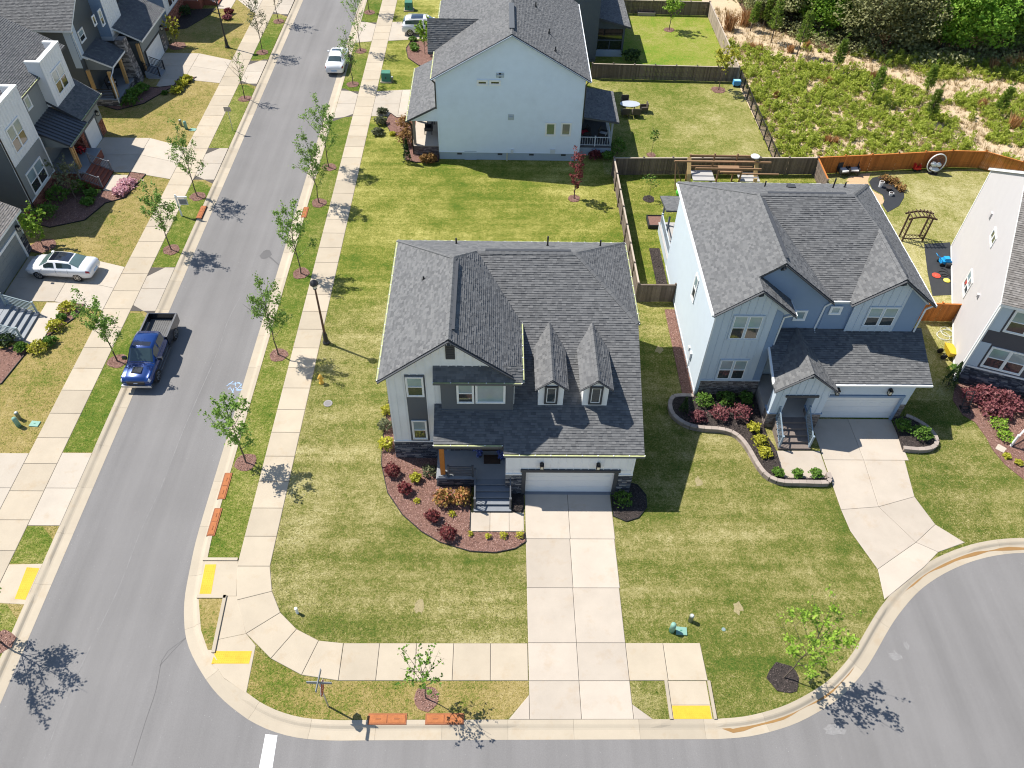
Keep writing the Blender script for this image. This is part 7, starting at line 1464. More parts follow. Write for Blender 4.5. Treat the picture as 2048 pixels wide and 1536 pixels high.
b = G(466, 262); x, y = b.x, b.y; ps = thing('road_sign', 'small parking sign seen from behind on the opposite verge', 'sign', (x, y, 0)); q = MB(); q.box(x - .025, x + .025, y - .025, y + .025, -.02, 2.3); q.build('post', METG, ps); q = MB(); q.obar((x - .3, y - .03, 2.1), (x + .3, y - .03, 2.1), .01, .42); q.build('plate', mat('sign_back_tan', (.42, .37, .31), .5), ps)
b = G(364, 432); x, y = b.x, b.y; fs = thing('yard_sign', 'white hanging yard sign on a post by the opposite walk', 'sign', (x, y, 0)); q = MB(); q.box(x - .05, x + .05, y - .05, y + .05, -.02, 1.95); q.obar((x - .1, y, 1.75), (x + .85, y, 1.75), .08, .08); q.build('post', TRIM, fs); q = MB(); q.box(x + .12, x + .8, y - .015, y + .015, 1.05, 1.6); q.build('panel', mat('sign_panel_grey', (.5, .51, .52), .5), fs); q = MB(); q.box(x + .2, x + .72, y - .02, y - .016, 1.12, 1.5); q.build('sign_print', mat('sign_print_dark', (.2, .21, .24), .5, var=.4, scale=12), fs)
def inlet(a, b_, label, w=.52):
    a = Vector(a); b_ = Vector(b_); d = (b_ - a).normalized(); n = Vector((-d.y, d.x)); r = thing('storm_inlet', label, 'storm drain', (a.x, a.y, 0), group='storm inlets')
    q = MB(); o = n * w; q.prism([tuple(a), tuple(b_), tuple(b_ + o), tuple(a + o)], -.08, .045); q.build('frame', RUST, r)
    e = n * .07; f = d * .07; L = (b_ - a).length; m_ = a + d * (L / 2)
    for s0, s1 in ((a + f, m_ - f * .4), (m_ + f * .4, b_ - f)):
        q = MB(); q.prism([tuple(s0 + e), tuple(s1 + e), tuple(s1 + o - e), tuple(s0 + o - e)], .045, .062); ld = q.build('lid', mat('rusty_lid', (.37, .13, .045), .8, var=.25, scale=5, fine=.25), r)
        q = MB(); c = (s0 + s1) / 2 + o / 2; q.obar((c.x - d.x * .12, c.y - d.y * .12, .07), (c.x + d.x * .12, c.y + d.y * .12, .07), .04, .02); q.build('lid_grip', RUST, ld)
    q = MB(); q.obar((a.x - n.x * .02, a.y - n.y * .02, -.045), (b_.x - n.x * .02, b_.y - n.y * .02, -.045), .03, .07); q.build('throat', METB, r)
    excl([tuple(a), tuple(b_), tuple(b_ + o), tuple(a + o)])
inlet((-15.38, 27.0), (-15.38, 25.2), 'rusty double storm inlet lid nearest the first maple on the corner verge', .42); inlet((-15.38, 24.6), (-15.38, 22.85), 'rusty double storm inlet lid just above the corner ramp', .42); inlet((-15.35, 53.2), (-15.35, 51.8), 'small faded rusty inlet lid on the verge farther up the street', .4)
inlet((-23.05, 51.5), (-23.05, 53.2), 'rusty storm inlet lid across the street beside the full maple', .42); inlet((-5.65, 12.98), (-3.9, 12.98), 'rusty storm inlet lid near the stop sign', .5); inlet((-3.05, 12.98), (-1.3, 12.98), 'rusty storm inlet lid in front of the half bare tree', .5)
b = G(643, 766); x, y = b.x, b.y; hy = thing('fire_hydrant', 'small yellow fire hydrant behind the walk', 'hydrant', (x, y, 0)); HY = mat('hydrant_yellow', (.60, .36, .06), .5); q = MB(); q.lathe((x, y, 0), [(.16, 0), (.16, .06), (.11, .08), (.11, .5), (.14, .52), (.14, .56), (.12, .62), (.07, .72), (.03, .76)], 12); q.build('barrel', HY, hy, True)
for dx, dy in ((1, 0), (-1, 0), (0, -1)):
    q = MB(); q.tube((x, y, .42), (x + dx * .2, y + dy * .2, .42), .055, .055, 8); q.build('outlet', HY, hy)
def pedestal(px, py, label, kind):
    b = G(px, py); x, y = b.x, b.y; r = thing('utility_pedestal' if kind != 'lid' else 'utility_box', label, 'utility box', (x, y, 0)); q = MB()
    if kind == 'round':
        q.lathe((x, y, 0), [(.14, 0), (.14, .62), (.13, .72), (.06, .78)], 12); q.build('housing', GRNPALE, r, True); q = MB(); q.lathe((x, y, 0), [(.148, .12), (.148, .16)], 12); q.build('band', GRNBOX, r)
    elif kind == 'stub':
        q.lathe((x, y, 0), [(.11, 0), (.11, .5), (.12, .5), (.12, .58), (.09, .62)], 10); q.build('housing', mat('grey_green_stub', (.25, .28, .24), .6), r, True); q = MB(); q.lathe((x, y, .6), [(.09, 0), (.05, .04)], 10); q.build('cap', TRIM, r)
    elif kind == 'lid':
        q.prism([(x - .28, y - .2), (x + .26, y - .24), (x + .3, y + .16), (x - .24, y + .22)], -.02, .06); q.build('lid', GRNPALE, r); q = MB(); q.box(x - .05, x + .05, y - .03, y + .03, .06, .07); q.build('lid_grip', GRNBOX, r)
    elif kind == 'box':
        q.hexa(((x - .45, y - .4, .12), (x + .45, y - .4, .12), (x + .45, y + .4, .12), (x - .45, y + .4, .12), (x - .42, y - .25, .9), (x + .42, y - .25, .9), (x + .42, y + .38, .95), (x - .42, y + .38, .95))); q.build('housing', GRNBOX, r); q = MB(); q.box(x - .55, x + .55, y - .5, y + .5, -.02, .12); q.build('pad', CONB, r); q = MB(); q.box(x - .03, x + .03, y - .42, y - .38, .4, .6); q.build('latch', METB, r)
    excl(disc((x, y), .35))
for a in ((1343, 1262, 'pale green round utility pedestal between the two front lawns', 'round'), (1362, 1262, 'pale green utility lid lying beside the round pedestal', 'lid'), (1380, 1242, 'short dark stub with white cap behind the green pedestal', 'stub'), (38, 852, 'pale green round pedestal on the lawn across from the kerb ramp', 'round'), (40, 838, 'short stub behind the round pedestal across the street', 'stub'), (70, 848, 'pale green utility lid by the opposite walk', 'lid'), (373, 258, 'green round pedestal by the opposite walk near the parking sign', 'round'), (386, 260, 'green utility lid next to the opposite pedestal', 'lid'), (363, 252, 'dark stub beside the opposite pedestal', 'stub'), (773, 162, 'green transformer box on the white gabled house front lawn', 'box'), (785, 165, 'stub post beside the green transformer box', 'stub'), (818, 20, 'green transformer box farther up the street', 'box')): pedestal(*a)
b = G(595, 1226); q = MB(); q.lathe((b.x, b.y, 0), [(.07, -.02), (.07, .42), (.08, .42), (.08, .5), (.05, .52)], 12); q.build('standpipe', TRIM, label='white capped pipe standing in the lawn inside the curved walk', cat='pipe', loc=(b.x, b.y, 0))
def flat_lid(px, py, r_, label, m, name='cover'):
    b = G(px, py); rt = thing(name, label, 'cover', (b.x, b.y, 0)); q = MB(); q.lathe((b.x, b.y, 0), [(r_, -.02), (r_, .02), (r_ * .97, .03)], 16); q.build('lid', m, rt); q = MB(); q.lathe((b.x, b.y, .03), [(r_ * .7, 0), (r_ * .68, .006)], 16); q.build('lid_ring', METG if r_ < .2 else mat('grey_iron_ring', (.2, .19, .185), .7), rt); excl(disc((b.x, b.y), r_, 12, 0))
flat_lid(656, 807, .28, 'round grey cover set in the lawn by the walk', mat('grey_iron', (.27, .25, .24), .7), 'manhole_cover'); flat_lid(1447, 1259, .1, 'small round green valve cover in the right front lawn', GRNPALE, 'valve_cover')
for px, py, lb in ((838, 1213, 'bare sandy patch with rubble in the corner house front lawn'), (1395, 962, 'bare sandy patch on the blue house lawn'), (1475, 1215, 'worn sandy trail on the lawn by the lime tree'), (1318, 700, 'bare clay patch on the side lawn between the houses')):
    b = G(px, py); o = MB(); pl = disc((b.x, b.y), .22, 12, .45, px); o.face([(p[0], p[1] + (p[1] - b.y) * .6, .009) for p in pl]); po = o.build('bare_patch', mat('sandy_soil', (.30, .25, .13), .95, var=.25, scale=5, fine=.3), kind='structure', label=lb, cat='soil')

# ------------------------------------------------------------------ back yards
W1 = mat('playset_timber', (.26, .155, .085), .8, var=.25, scale=4); W2 = mat('playset_fresh_timber', (.52, .36, .16), .8, var=.2, scale=4)
pz = thing('playset', 'brown timber playset with swing beams behind the blue house', 'playset', (18.5, 57.2, 0))
for nm, m_, L_ in (('beam', W1, [((14.6, 57.2, 2.2), (22.6, 57.2, 2.2), .12, .12), ((16.2, 56.3, 2.1), (21.6, 56.3, 2.1), .1, .16), ((16.0, 57.9, 2.3), (21.4, 57.9, 2.3), .1, .2), ((16.0, 57.9, 1.8), (21.4, 57.9, 1.8), .06, .2), ((16.0, 57.9, 1.3), (21.4, 57.9, 1.3), .06, .2), ((18.6, 56.4, 1.6), (23.2, 56.4, 1.6), .1, .1)]),
                   ('post', W1, [((16.0, 57.8, -.02), (16.0, 57.8, 2.5), .12, .12), ((18.0, 57.8, -.02), (18.0, 57.8, 2.6), .12, .12), ((19.9, 57.8, -.02), (19.9, 57.8, 2.6), .12, .12), ((18.1, 56.2, -.02), (18.1, 56.2, 2.0), .12, .12), ((20.0, 56.2, -.02), (20.0, 56.2, 2.0), .12, .12), ((14.7, 57.2, 2.2), (14.9, 56.4, -.02), .08, .08), ((14.7, 57.2, 2.2), (15.6, 56.8, -.02), .08, .08)]),
                   ('support', W2, [((16.0, 56.3, -.02), (15.9, 57.7, 2.3), .3, .12), ((21.6, 56.6, -.02), (21.5, 57.6, 2.2), .3, .14), ((21.4, 56.0, -.02), (21.3, 56.2, 1.3), .3, .14)])):
    for a, c, w_, h_ in L_: q = MB(); q.obar(a, c, w_, h_, up=(0, 1, 0) if abs(a[2] - c[2]) > 1 else (0, 0, 1)); q.build(nm, m_, pz)
q = MB(); q.box(16.2, 18.0, 56.2, 57.7, 1.0, 1.08); q.build('platform', mat('grey_platform', (.4, .39, .37), .8), pz); q = MB(); q.box(18.2, 19.9, 56.0, 57.0, 1.9, 2.0); q.build('roof_board', W1, pz); q = MB(); q.box(20.1, 21.8, 56.3, 57.6, .9, .98); q.build('platform', MATS['grey_platform'], pz)
q = MB(); q.lathe((21.3, 57.6, 2.45), [(.36, 0), (.38, .08), (.34, .12)], 16); q.build('steering_wheel', mat('pale_plastic', (.6, .62, .64), .5), pz)
sw = thing('swing_seat', 'lime green bucket swing seat at the end of the playset', 'swing', (15.1, 55.6, .3)); q = MB(); q.lathe((15.1, 55.6, 0.05), [(.22, 0), (.3, .25), (.26, .45)], 12); q.build('bucket', mat('lime_plastic', (.12, .55, .08), .4), sw); q = MB(); q.lathe((15.1, 55.6, .5), [(.23, 0), (.2, .004)], 12); q.build('seat', mat('pale_lime_plastic', (.4, .7, .35), .4), sw)
eb = G(1865, 347); ec = thing('egg_chair', 'round wicker egg chair with white cushions on the dormant lawn', 'chair', (eb.x, eb.y, 0)); rg = np.random.default_rng(4); q = MB()
for k in range(26):                         # wicker ribs of the open shell
    a = math.pi * (k / 25) ; pts = []
    for j in range(15):
        t_ = math.pi * j / 14; X_ = .72 * math.cos(a) * math.sin(t_); Y_ = .45 * math.sin(a) * math.sin(t_); Z_ = .95 - .85 * math.cos(t_); pts.append((eb.x + X_, eb.y + Y_ + (.1), Z_))
    q.path(pts, .016, 4)
for j in range(1, 14):
    t_ = math.pi * j / 14; q.path([(eb.x + .72 * math.cos(math.pi * k / 14) * math.sin(t_), eb.y + .1 + .45 * math.sin(math.pi * k / 14) * math.sin(t_), .95 - .85 * math.cos(t_)) for k in range(15)], .018, 4)

for j in range(14):
    for k in range(14):
        f3 = lambda jj, kk: (eb.x + .71 * math.cos(math.pi * kk / 14) * math.sin(math.pi * jj / 14), eb.y + .1 + .44 * math.sin(math.pi * kk / 14) * math.sin(math.pi * jj / 14), .95 - .84 * math.cos(math.pi * jj / 14))
        if (j + k) % 2: q.face([f3(j, k), f3(j, k + 1), f3(j + 1, k + 1), f3(j + 1, k)])
q.build('wicker_shell', mat('brown_wicker', (.24, .13, .10), .8), ec); q = MB(); q.path([(eb.x + .74 * math.cos(t_), eb.y + .08, .95 + .88 * math.sin(t_)) for t_ in np.linspace(0, 6.2832, 33)], .05, 6); q.build('rim', TRIM, ec)
for (dx, dz, rx_, rz_) in ((0, .42, .5, .2), (-.2, .85, .3, .32), (.25, .8, .28, .3)):
    q = MB(); q.lathe((eb.x + dx, eb.y + .12, dz - rz_ * .6), [(.05, 0), (rx_ * .8, rz_ * .3), (rx_ * .85, rz_ * .7), (rx_ * .5, rz_ * 1.1), (.03, rz_ * 1.2)], 10); q.build('cushion', TRIM, ec, True)
q = MB(); q.lathe((eb.x, eb.y + .1, 0), [(.45, -.01), (.45, .05), (.1, .12)], 14); q.build('base', METB, ec)
CHB = mat('black_wicker', (.03, .03, .032), .6); CUS = mat('pale_cushion', (.55, .55, .54), .8)
def armchair(x, y, rz, label, m, cm, s=1.0, name='patio_chair', group=None):
    r = thing(name, label, 'chair', (x, y, 0), rz, group); M = np.array(Matrix.Translation(Vector((x, y, 0))) @ Matrix.Rotation(rz, 4, 'Z'))
    def pb_(n_, boxes, mm):
        for bb in boxes:
            q = MB(); q.box(*[v * s for v in bb]); q.v = [tuple(p) for p in (np.array(q.v) @ M[:3, :3].T + M[:3, 3])]; q.build(n_, mm, r)
    pb_('leg', [(a, a + .06, b, b + .06, 0, .35) for a in (-.34, .28) for b in (-.32, .26)], m); pb_('seat', [(-.34, .34, -.32, .32, .33, .4)], m); pb_('armrest', [(-.4, -.32, -.32, .32, .35, .62), (.32, .4, -.32, .32, .35, .62)], m); pb_('backrest', [(-.38, .38, .28, .36, .35, .95)], m)
    if cm is not None: pb_('cushion', [(-.31, .31, -.31, .27, .4, .5)], cm)
    return r
b = G(1683, 350); armchair(b.x, b.y, .25, 'black patio armchair with pale cushion beside the orange fence, left of two', CHB, CUS, 1.1); b = G(1704, 348); armchair(b.x, b.y, -.1, 'black patio armchair with pale cushion beside the orange fence, right of two', CHB, CUS, 1.1)
PV = mat('tan_gravel_path', (.52, .34, .20), .95, var=.15, scale=6, fine=.3, bump=.4); q = MB(); q.prism([G2(1690, 368), G2(1722, 348), G2(1742, 346), G2(1735, 362), G2(1742, 380), G2(1765, 392), G2(1768, 405), G2(1750, 418), G2(1715, 380)], -.02, .016); q.build('path', PV, kind='structure', label='tan gravel path curling behind the blue house', cat='path'); excl([G2(1690, 368), G2(1722, 348), G2(1742, 346), G2(1735, 362), G2(1742, 380), G2(1765, 392), G2(1768, 405), G2(1750, 418), G2(1715, 380)])
fb_ = [G2(1745, 356), G2(1762, 352), G2(1785, 362), G2(1807, 378), G2(1808, 395), G2(1798, 412), G2(1775, 425), G2(1765, 410), G2(1769, 400), G2(1765, 390), G2(1744, 378), G2(1738, 364)]
FAB = mat('black_weed_fabric', (.035, .037, .04), .6, var=.2, scale=2, bump=.4, bscale=3); excl(fb_); q = MB(); q.prism(fb_, -.02, .03); q.build('planting_bed', FAB, kind='structure', label='kidney shaped bed of black weed fabric behind the blue house', cat='bed')
for i, (px, py, r_, h_, m_, lb) in enumerate(((1760, 374, .2, .5, TRIM, 'white pot on the black weed fabric'), (1776, 381, .28, .28, CHB, 'wide dark bowl pot on the black weed fabric'), (1781, 391, .2, .25, TRIM, 'small pale bowl on the black weed fabric'))):
    b = G(px, py); r = thing('plant_pot', lb, 'pot', (b.x, b.y, .03)); q = MB(); q.lathe((b.x, b.y, .03), [(r_ * .7, 0), (r_, h_), (r_ * .9, h_)], 12); q.build('pot', m_, r); q = MB(); q.lathe((b.x, b.y, .03 + h_), [(r_ * .86, 0), (r_ * .8, .01)], 12); q.build('soil', MULCHDG, r)
for i, (px, py) in enumerate(((1770, 362), (1788, 368), (1800, 380))): b = G(px, py); bush((b.x, b.y), .4, .5, LEAFBRZ, 'bronze plant in the black fabric bed, %s of three from the fence' % ('first', 'second', 'third')[i], seed=i, n=200, leaf=.12, shape='open')
q = MB(); q.prism([G2(1692, 362), G2(1700, 352), G2(1722, 352), G2(1718, 365)], -.02, .02); q.build('patio', PV, kind='structure', label='small tan patio under the black armchairs', cat='patio')
ab = thing('garden_arbor', 'open dark brown garden arbor with a low gate on the dormant lawn', 'arbor', (32.5, 49.9, 0)); AB = mat('dark_arbor_wood', (.075, .045, .03), .8, var=.2)
for xx in (31.7, 33.3):
    for yy in (49.7, 50.3): q = MB(); q.box(xx - .05, xx + .05, yy - .05, yy + .05, -.02, 2.1); q.build('post', AB, ab)
    q = MB()
    for k in range(6): q.obar((xx, 49.7, .3 + k * .3), (xx, 50.3, .3 + k * .3), .03, .03)
    q.build('lattice', AB, ab)
for yy in (49.62, 50.38):
    q = MB()
    for k in range(8): t0, t1 = k / 8, (k + 1) / 8; q.obar((31.4 + 2.2 * t0, yy, 2.1 + .22 * math.sin(math.pi * t0)), (31.4 + 2.2 * t1, yy, 2.1 + .22 * math.sin(math.pi * t1)), .05, .14)
    q.build('arch_beam', AB, ab)
for k in range(7): q = MB(); t0 = .1 + k * .13; xx = 31.4 + 2.2 * t0; q.obar((xx, 49.5, 2.2 + .22 * math.sin(math.pi * t0)), (xx, 50.5, 2.2 + .22 * math.sin(math.pi * t0)), .05, .06); q.build('slat', AB, ab)
q = MB(); q.obar((31.75, 49.7, .25), (33.25, 49.7, .25), .04, .06); q.obar((31.75, 49.7, .6), (33.25, 49.7, .6), .04, .06)
for k in range(5): q.path([(32.0 + k * .28 + .12 * math.cos(t_), 49.7, .42 + .12 * math.sin(t_)) for t_ in np.linspace(0, 6.28, 11)], .015, 4)
q.build('gate', AB, ab)
fb2 = [G2(1848, 488), G2(1900, 485), G2(1905, 520), G2(1905, 590), G2(1865, 592), G2(1855, 545)]; excl(fb2); q = MB(); q.prism(fb2, -.02, .02); q.build('planting_bed', FAB, kind='structure', label='strip of black weed fabric along the lavender house', cat='bed')
b = G(1888, 528); x, y = b.x, b.y; mo = thing('lawn_machine', 'bright blue garden machine with black wheels on the weed fabric', 'garden machine', (x, y, .02)); BL = mat('bright_blue_plastic', (.02, .28, .62), .4)
for bb, n_, m_ in (((x - .4, x + .35, y - .25, y + .25, .15, .42), 'deck', BL), ((x - .2, x + .2, y - .18, y + .18, .42, .62), 'motor_cover', BL), ((x - .1, x + .3, y - .5, y - .3, .05, .35), 'bag', CHB)): q = MB(); q.box(*bb); q.build(n_, m_, mo)
for dx, dy in ((-.35, -.28), (.3, -.28), (-.35, .28), (.3, .28)): q = MB(); q.tube((x + dx, y + dy - .05, .14), (x + dx, y + dy + .05, .14), .14, .14, 12); q.build('wheel', RUBBER, mo)
q = MB(); q.path([(x - .3, y - .2, .4), (x - .9, y - .15, .9), (x - .9, y + .15, .9), (x - .3, y + .2, .4)], .02); q.build('handle', BL, mo)
b = G(1895, 712); x, y = b.x, b.y; wb_ = thing('wheelbarrow', 'yellow wheelbarrow tipped against the lavender house wall', 'wheelbarrow', (x, y, 0)); YW = mat('barrow_yellow', (.62, .42, .03), .4); q = MB(); q.hexa(((x - .2, y - .35, .25), (x + .25, y - .35, .25), (x + .25, y + .35, .25), (x - .2, y + .35, .25), (x - .3, y - .5, .75), (x + .35, y - .5, .6), (x + .35, y + .55, .6), (x - .3, y + .55, .75))); q.build('tray', YW, wb_)
for dy in (-.3, .3): q = MB(); q.tube((x - .45, y + dy - .05, .2), (x - .45, y + dy + .05, .2), .2, .2, 14); q.build('wheel', RUBBER, wb_); q = MB(); q.tube((x - .4, y + dy, .25), (x + .6, y + dy * .9, .5), .025); q.build('handle', METB, wb_)
for bb in ((x + .2, y - .3), (x + .2, y + .3)): q = MB(); q.tube((bb[0], bb[1], 0), (bb[0], bb[1], .3), .02); q.build('leg', METB, wb_)
b = G(1925, 812); x, y = b.x, b.y; ht = thing('hand_truck', 'black metal folding cart standing by the barberries', 'cart', (x, y, 0)); 
for dx in (-.25, .25): q = MB(); q.tube((x + dx, y - .3, .05), (x + dx + .15, y + .25, 1.1), .03); q.build('rail', METB, ht)
for t_ in (.15, .45, .75, .98): q = MB(); q.tube((x - .25 + .15 * t_, y - .3 + .55 * t_, .05 + 1.05 * t_), (x + .25 + .15 * t_, y - .3 + .55 * t_, .05 + 1.05 * t_), .025); q.build('cross_bar', METB, ht)
q = MB(); q.box(x - .28, x + .28, y - .65, y - .3, .03, .06); q.build('toe_plate', METB, ht)
for dx in (-.3, .27): q = MB(); q.tube((x + dx, y - .2, .12), (x + dx + .06, y - .2, .12), .12, .12, 12); q.build('wheel', RUBBER, ht)
def torus_hose(pts, m, label, r_=.02):
    q = MB(); q.path(pts, r_, 5); q.build('garden_hose', m, label=label, cat='hose', loc=(pts[0][0], pts[0][1], 0))
rr = random.Random(8); c = G(1890, 668); torus_hose([(c.x + .5 * math.cos(t_ * 1.0) + .3 * math.sin(t_ * .37) , c.y + .45 * math.sin(t_) + .25 * math.cos(t_ * .23), .03) for t_ in np.linspace(0, 26, 90)], mat('pale_hose', (.5, .5, .42), .6), 'tangled pale hose on the grass by the lavender house'); c = G(1893, 558); torus_hose([(c.x + .4 * math.cos(t_) , c.y + .4 * math.sin(t_) + .06 * t_, .05) for t_ in np.linspace(0, 14, 50)], METB, 'black hose coil on the weed fabric by the lavender house', .025)
for px, py, w_, col, lb, nm in ((1872, 552, .3, (.62, .07, .04), 'red orange disc lying on the weed fabric', 'toy_disc'), (1893, 562, .24, (.70, .60, .10), 'small yellow bag on the weed fabric', 'bag')):
    b = G(px, py); r = thing(nm, lb, 'toy' if nm == 'toy_disc' else 'bag', (b.x, b.y, .02)); q = MB(); q.lathe((b.x, b.y, .02), [(w_, 0), (w_ * 1.05, .05), (w_ * .7, .12 if nm == 'bag' else .07)], 12); q.build('shell', mat(nm + '_colour', col, .5), r); q = MB(); q.lathe((b.x, b.y, .09 if nm == 'toy_disc' else .14), [(w_ * .4, 0), (w_ * .3, .02)], 10); q.build('centre', mat(nm + '_pale', tuple(min(1, v * 1.3) for v in col), .5), r)
b = G(1832, 341); rd = thing('toy_rider', 'small red plastic ride-on toy beside the egg chair', 'toy', (b.x, b.y, 0)); RDM = mat('red_plastic', (.62, .03, .03), .35)
for bb, n_ in (((-.3, .3, -.18, .18, .15, .35), 'body'), ((-.3, -.2, -.18, .18, .35, .65), 'backrest'), ((.15, .22, -.2, .2, .5, .56), 'handlebar'), ((.16, .21, -.03, .03, .35, .5), 'stem')): q = MB(); q.box(b.x + bb[0], b.x + bb[1], b.y + bb[2], b.y + bb[3], bb[4], bb[5]); q.build(n_, RDM, rd)
for dx in (-.2, .2):
    for dy in (-.2, .16): q = MB(); q.tube((b.x + dx, b.y + dy, .1), (b.x + dx, b.y + dy + .05, .1), .1, .1, 10); q.build('wheel', RUBBER, rd)
b = G(1472, 172); tb_ = thing('toy_bin', 'blue plastic toy tub by the wire fence corner', 'toy', (b.x, b.y, 0)); q = MB(); q.box(b.x - .35, b.x + .35, b.y - .25, b.y + .25, .12, .6); q.build('tub', mat('toy_blue', (.08, .32, .62), .4), tb_); q = MB(); q.box(b.x - .3, b.x + .3, b.y - .2, b.y + .2, .6, .62); q.build('tub_inside', mat('toy_pale_blue', (.3, .55, .75), .4), tb_)
for dx in (-.25, .25): q = MB(); q.tube((b.x + dx, b.y - .28, .1), (b.x + dx, b.y - .2, .1), .1, .1, 10); q.build('wheel', RUBBER, tb_)
b = G(1258, 222); tx, ty = b.x, b.y; pt_ = thing('patio_table', 'oval metal patio table on the straw lawn', 'table', (tx, ty, 0)); PM = mat('bronze_metal', (.09, .075, .06), .5)
q = MB(); k = len(q.v); q.prism([(tx + .95 * math.cos(a), ty + .6 * math.sin(a)) for a in np.linspace(0, 6.2832, 25)[:-1]], .70, .74); q.build('table_top', mat('pale_table_top', (.42, .45, .48), .3, .5), pt_)
for dx, dy in ((.5, .3), (-.5, .3), (.5, -.3), (-.5, -.3)): q = MB(); q.tube((tx + dx, ty + dy, -.01), (tx + dx * .8, ty + dy * .8, .7), .03); q.build('leg', PM, pt_)
for i, (dx, dy, rz_, lb) in enumerate(((-.3, 1.1, 0, 'on the far side of'), (1.35, -.1, -1.5, 'at the fence end of'), (-.5, -1.0, 3.14, 'on the near side of, deck end of'), (.5, -1.0, 3.14, 'on the near side of, fence end of'))): armchair(tx + dx, ty + dy, rz_, 'bronze metal chair %s the oval patio table' % lb.replace(' of, deck end of', ' (deck end) of').replace(' of, fence end of', ' (fence end) of'), PM, None, .95)
REDC = mat('red_cushion', (.42, .02, .05), .8); armchair(7.75, 63.2, -1.2, 'dark deck chair with a red cushion by the white gabled house wall', CHB, REDC, 1.0, 'deck_chair'); armchair(9.3, 63.0, 1.2, 'dark deck chair with a pale cushion by the deck rail', CHB, CUS, 1.0, 'deck_chair')
for o in list(COL.objects):
    if o.name.startswith('deck_chair'): o.location.z = .875
armchair(-6.0, 63.4, -1.57, 'dark rocking chair on the white gabled house front porch, nearer the steps', CHB, None, 1.05, 'porch_chair'); armchair(-5.9, 65.2, -1.57, 'dark rocking chair on the white gabled house front porch, nearer the driveway', CHB, None, 1.05, 'porch_chair')
for o in list(COL.objects):
    if o.name.startswith('porch_chair'): o.location.z = .912
armchair(-36.2, 71.2, 1.57, 'pale cushioned chair in the shade of the stone porch', CHB, CUS, 1.05, 'porch_lounger')
for o in list(COL.objects):
    if o.name.startswith('porch_lounger'): o.location.z = .662
def planter(x0, x1, y0, y1, label, m, h=.35):
    r = thing('raised_planter', label, 'planter', (x0, y0, 0)); 
    for bb in ((x0, x1, y0, y0 + .06, 0, h), (x0, x1, y1 - .06, y1, 0, h), (x0, x0 + .06, y0 + .06, y1 - .06, 0, h), (x1 - .06, x1, y0 + .06, y1 - .06, 0, h)): q = MB(); q.box(*bb); q.build('side_board', m, r)
    q = MB(); q.box(x0 + .06, x1 - .06, y0 + .06, y1 - .06, 0, h - .08); q.build('soil', MULCHG, r); excl(rect(x0, x1, y0, y1))
b = G(1292, 30); planter(b.x - 1.0, b.x + 1.0, b.y - .3, b.y + .8, 'grey timber planter by the farthest fence', mat('grey_timber', (.32, .29, .25), .85)); planter(11.95, 13.2, 50.9, 52.3, 'black rimmed planter with pale seedlings beside the blue house deck', CHB)
b = G(210, 325); bush((b.x - 1.6, b.y), .4, .5, LEAFRED, 'red flower pot plant on the brick based house porch', z0=.86, n=180, leaf=.12, flowers=mat_leaf('bright_red_flower', (.4, .01, .02), (.6, .02, .03), (.75, .1, .1), .1), seed=3)
b = G(2001, 898); q = MB(); q.prism(disc((b.x, b.y), .35, 4, 0), -.02, .07); q.build('paver', CONL, kind='structure', label='square pale paver in the lavender house bed', cat='paver')

# ------------------------------------------------------------------ field, pines, woods
FLD = mat('field_soil', (.52, .40, .26), .95, var=.2, scale=.5, fine=.35, fscale=9, bump=.8, bscale=6)
fpoly = [(24.4, 59.3), (27.1, 59.25), (34.4, 60.1), (39.3, 60.7), (42.2, 60.65), (44.8, 59.1), (48.8, 56.8), (60, 52), (140, 52), (140, 200), (24.1, 200), (24.1, 92), (24.1, 76)]
q = MB(); q.prism(fpoly, -.1, .012); q.build('field', FLD, kind='structure', label='sandy overgrown field behind the fences', cat='field'); excl(fpoly)
PATHS = [spline([G2(1480, 70), G2(1540, 95), G2(1620, 115), G2(1700, 125), G2(1790, 150), G2(1870, 175), G2(1950, 175), G2(2048, 180)], 2), spline([G2(1880, 190), G2(1905, 225), G2(1945, 260), G2(1975, 300), G2(2040, 312)], 2)]
def dpath(P):
    d = np.full(len(P), 99.0)
    for pa in PATHS:
        for a in pa: d = np.minimum(d, np.hypot(P[:, 0] - a[0], P[:, 1] - a[1]))
    return d
rg = np.random.default_rng(12)
Q = np.stack([rg.uniform(24.8, 66, 10500), rg.uniform(57, 92, 10500)], 1); dp = dpath(Q)
lim = 84 - (Q[:, 0] - 28) * .12
nz = np.sin(Q[:, 0] * .9 + 1.3) * np.sin(Q[:, 1] * 1.1 + .4) + .6 * np.sin(Q[:, 0] * 2.3) * np.sin(Q[:, 1] * 2.1)
ok = in_poly(Q, np.array(fpoly)) & (dp > 1.6) & (Q[:, 1] < lim) & (rg.random(len(Q)) < np.clip(.72 + .45 * nz, .12, 1)) & (Q[:, 1] > 60.2 + np.maximum(0, 0))
ok &= ~((Q[:, 0] < 44.5) & (Q[:, 1] < 61.3)); Q = Q[ok]
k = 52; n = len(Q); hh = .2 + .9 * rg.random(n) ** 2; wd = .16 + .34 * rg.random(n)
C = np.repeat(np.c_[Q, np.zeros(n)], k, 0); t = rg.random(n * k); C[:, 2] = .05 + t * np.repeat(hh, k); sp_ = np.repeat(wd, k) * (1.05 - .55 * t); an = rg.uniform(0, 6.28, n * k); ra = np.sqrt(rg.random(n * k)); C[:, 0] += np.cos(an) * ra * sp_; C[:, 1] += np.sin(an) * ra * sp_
V, F = leaves(C, .085, rg, up=.1, asp=3.2); BR = mat_leaf('scrub_leaf', (.15, .22, .02), (.35, .42, .055), (.58, .60, .14), .5)
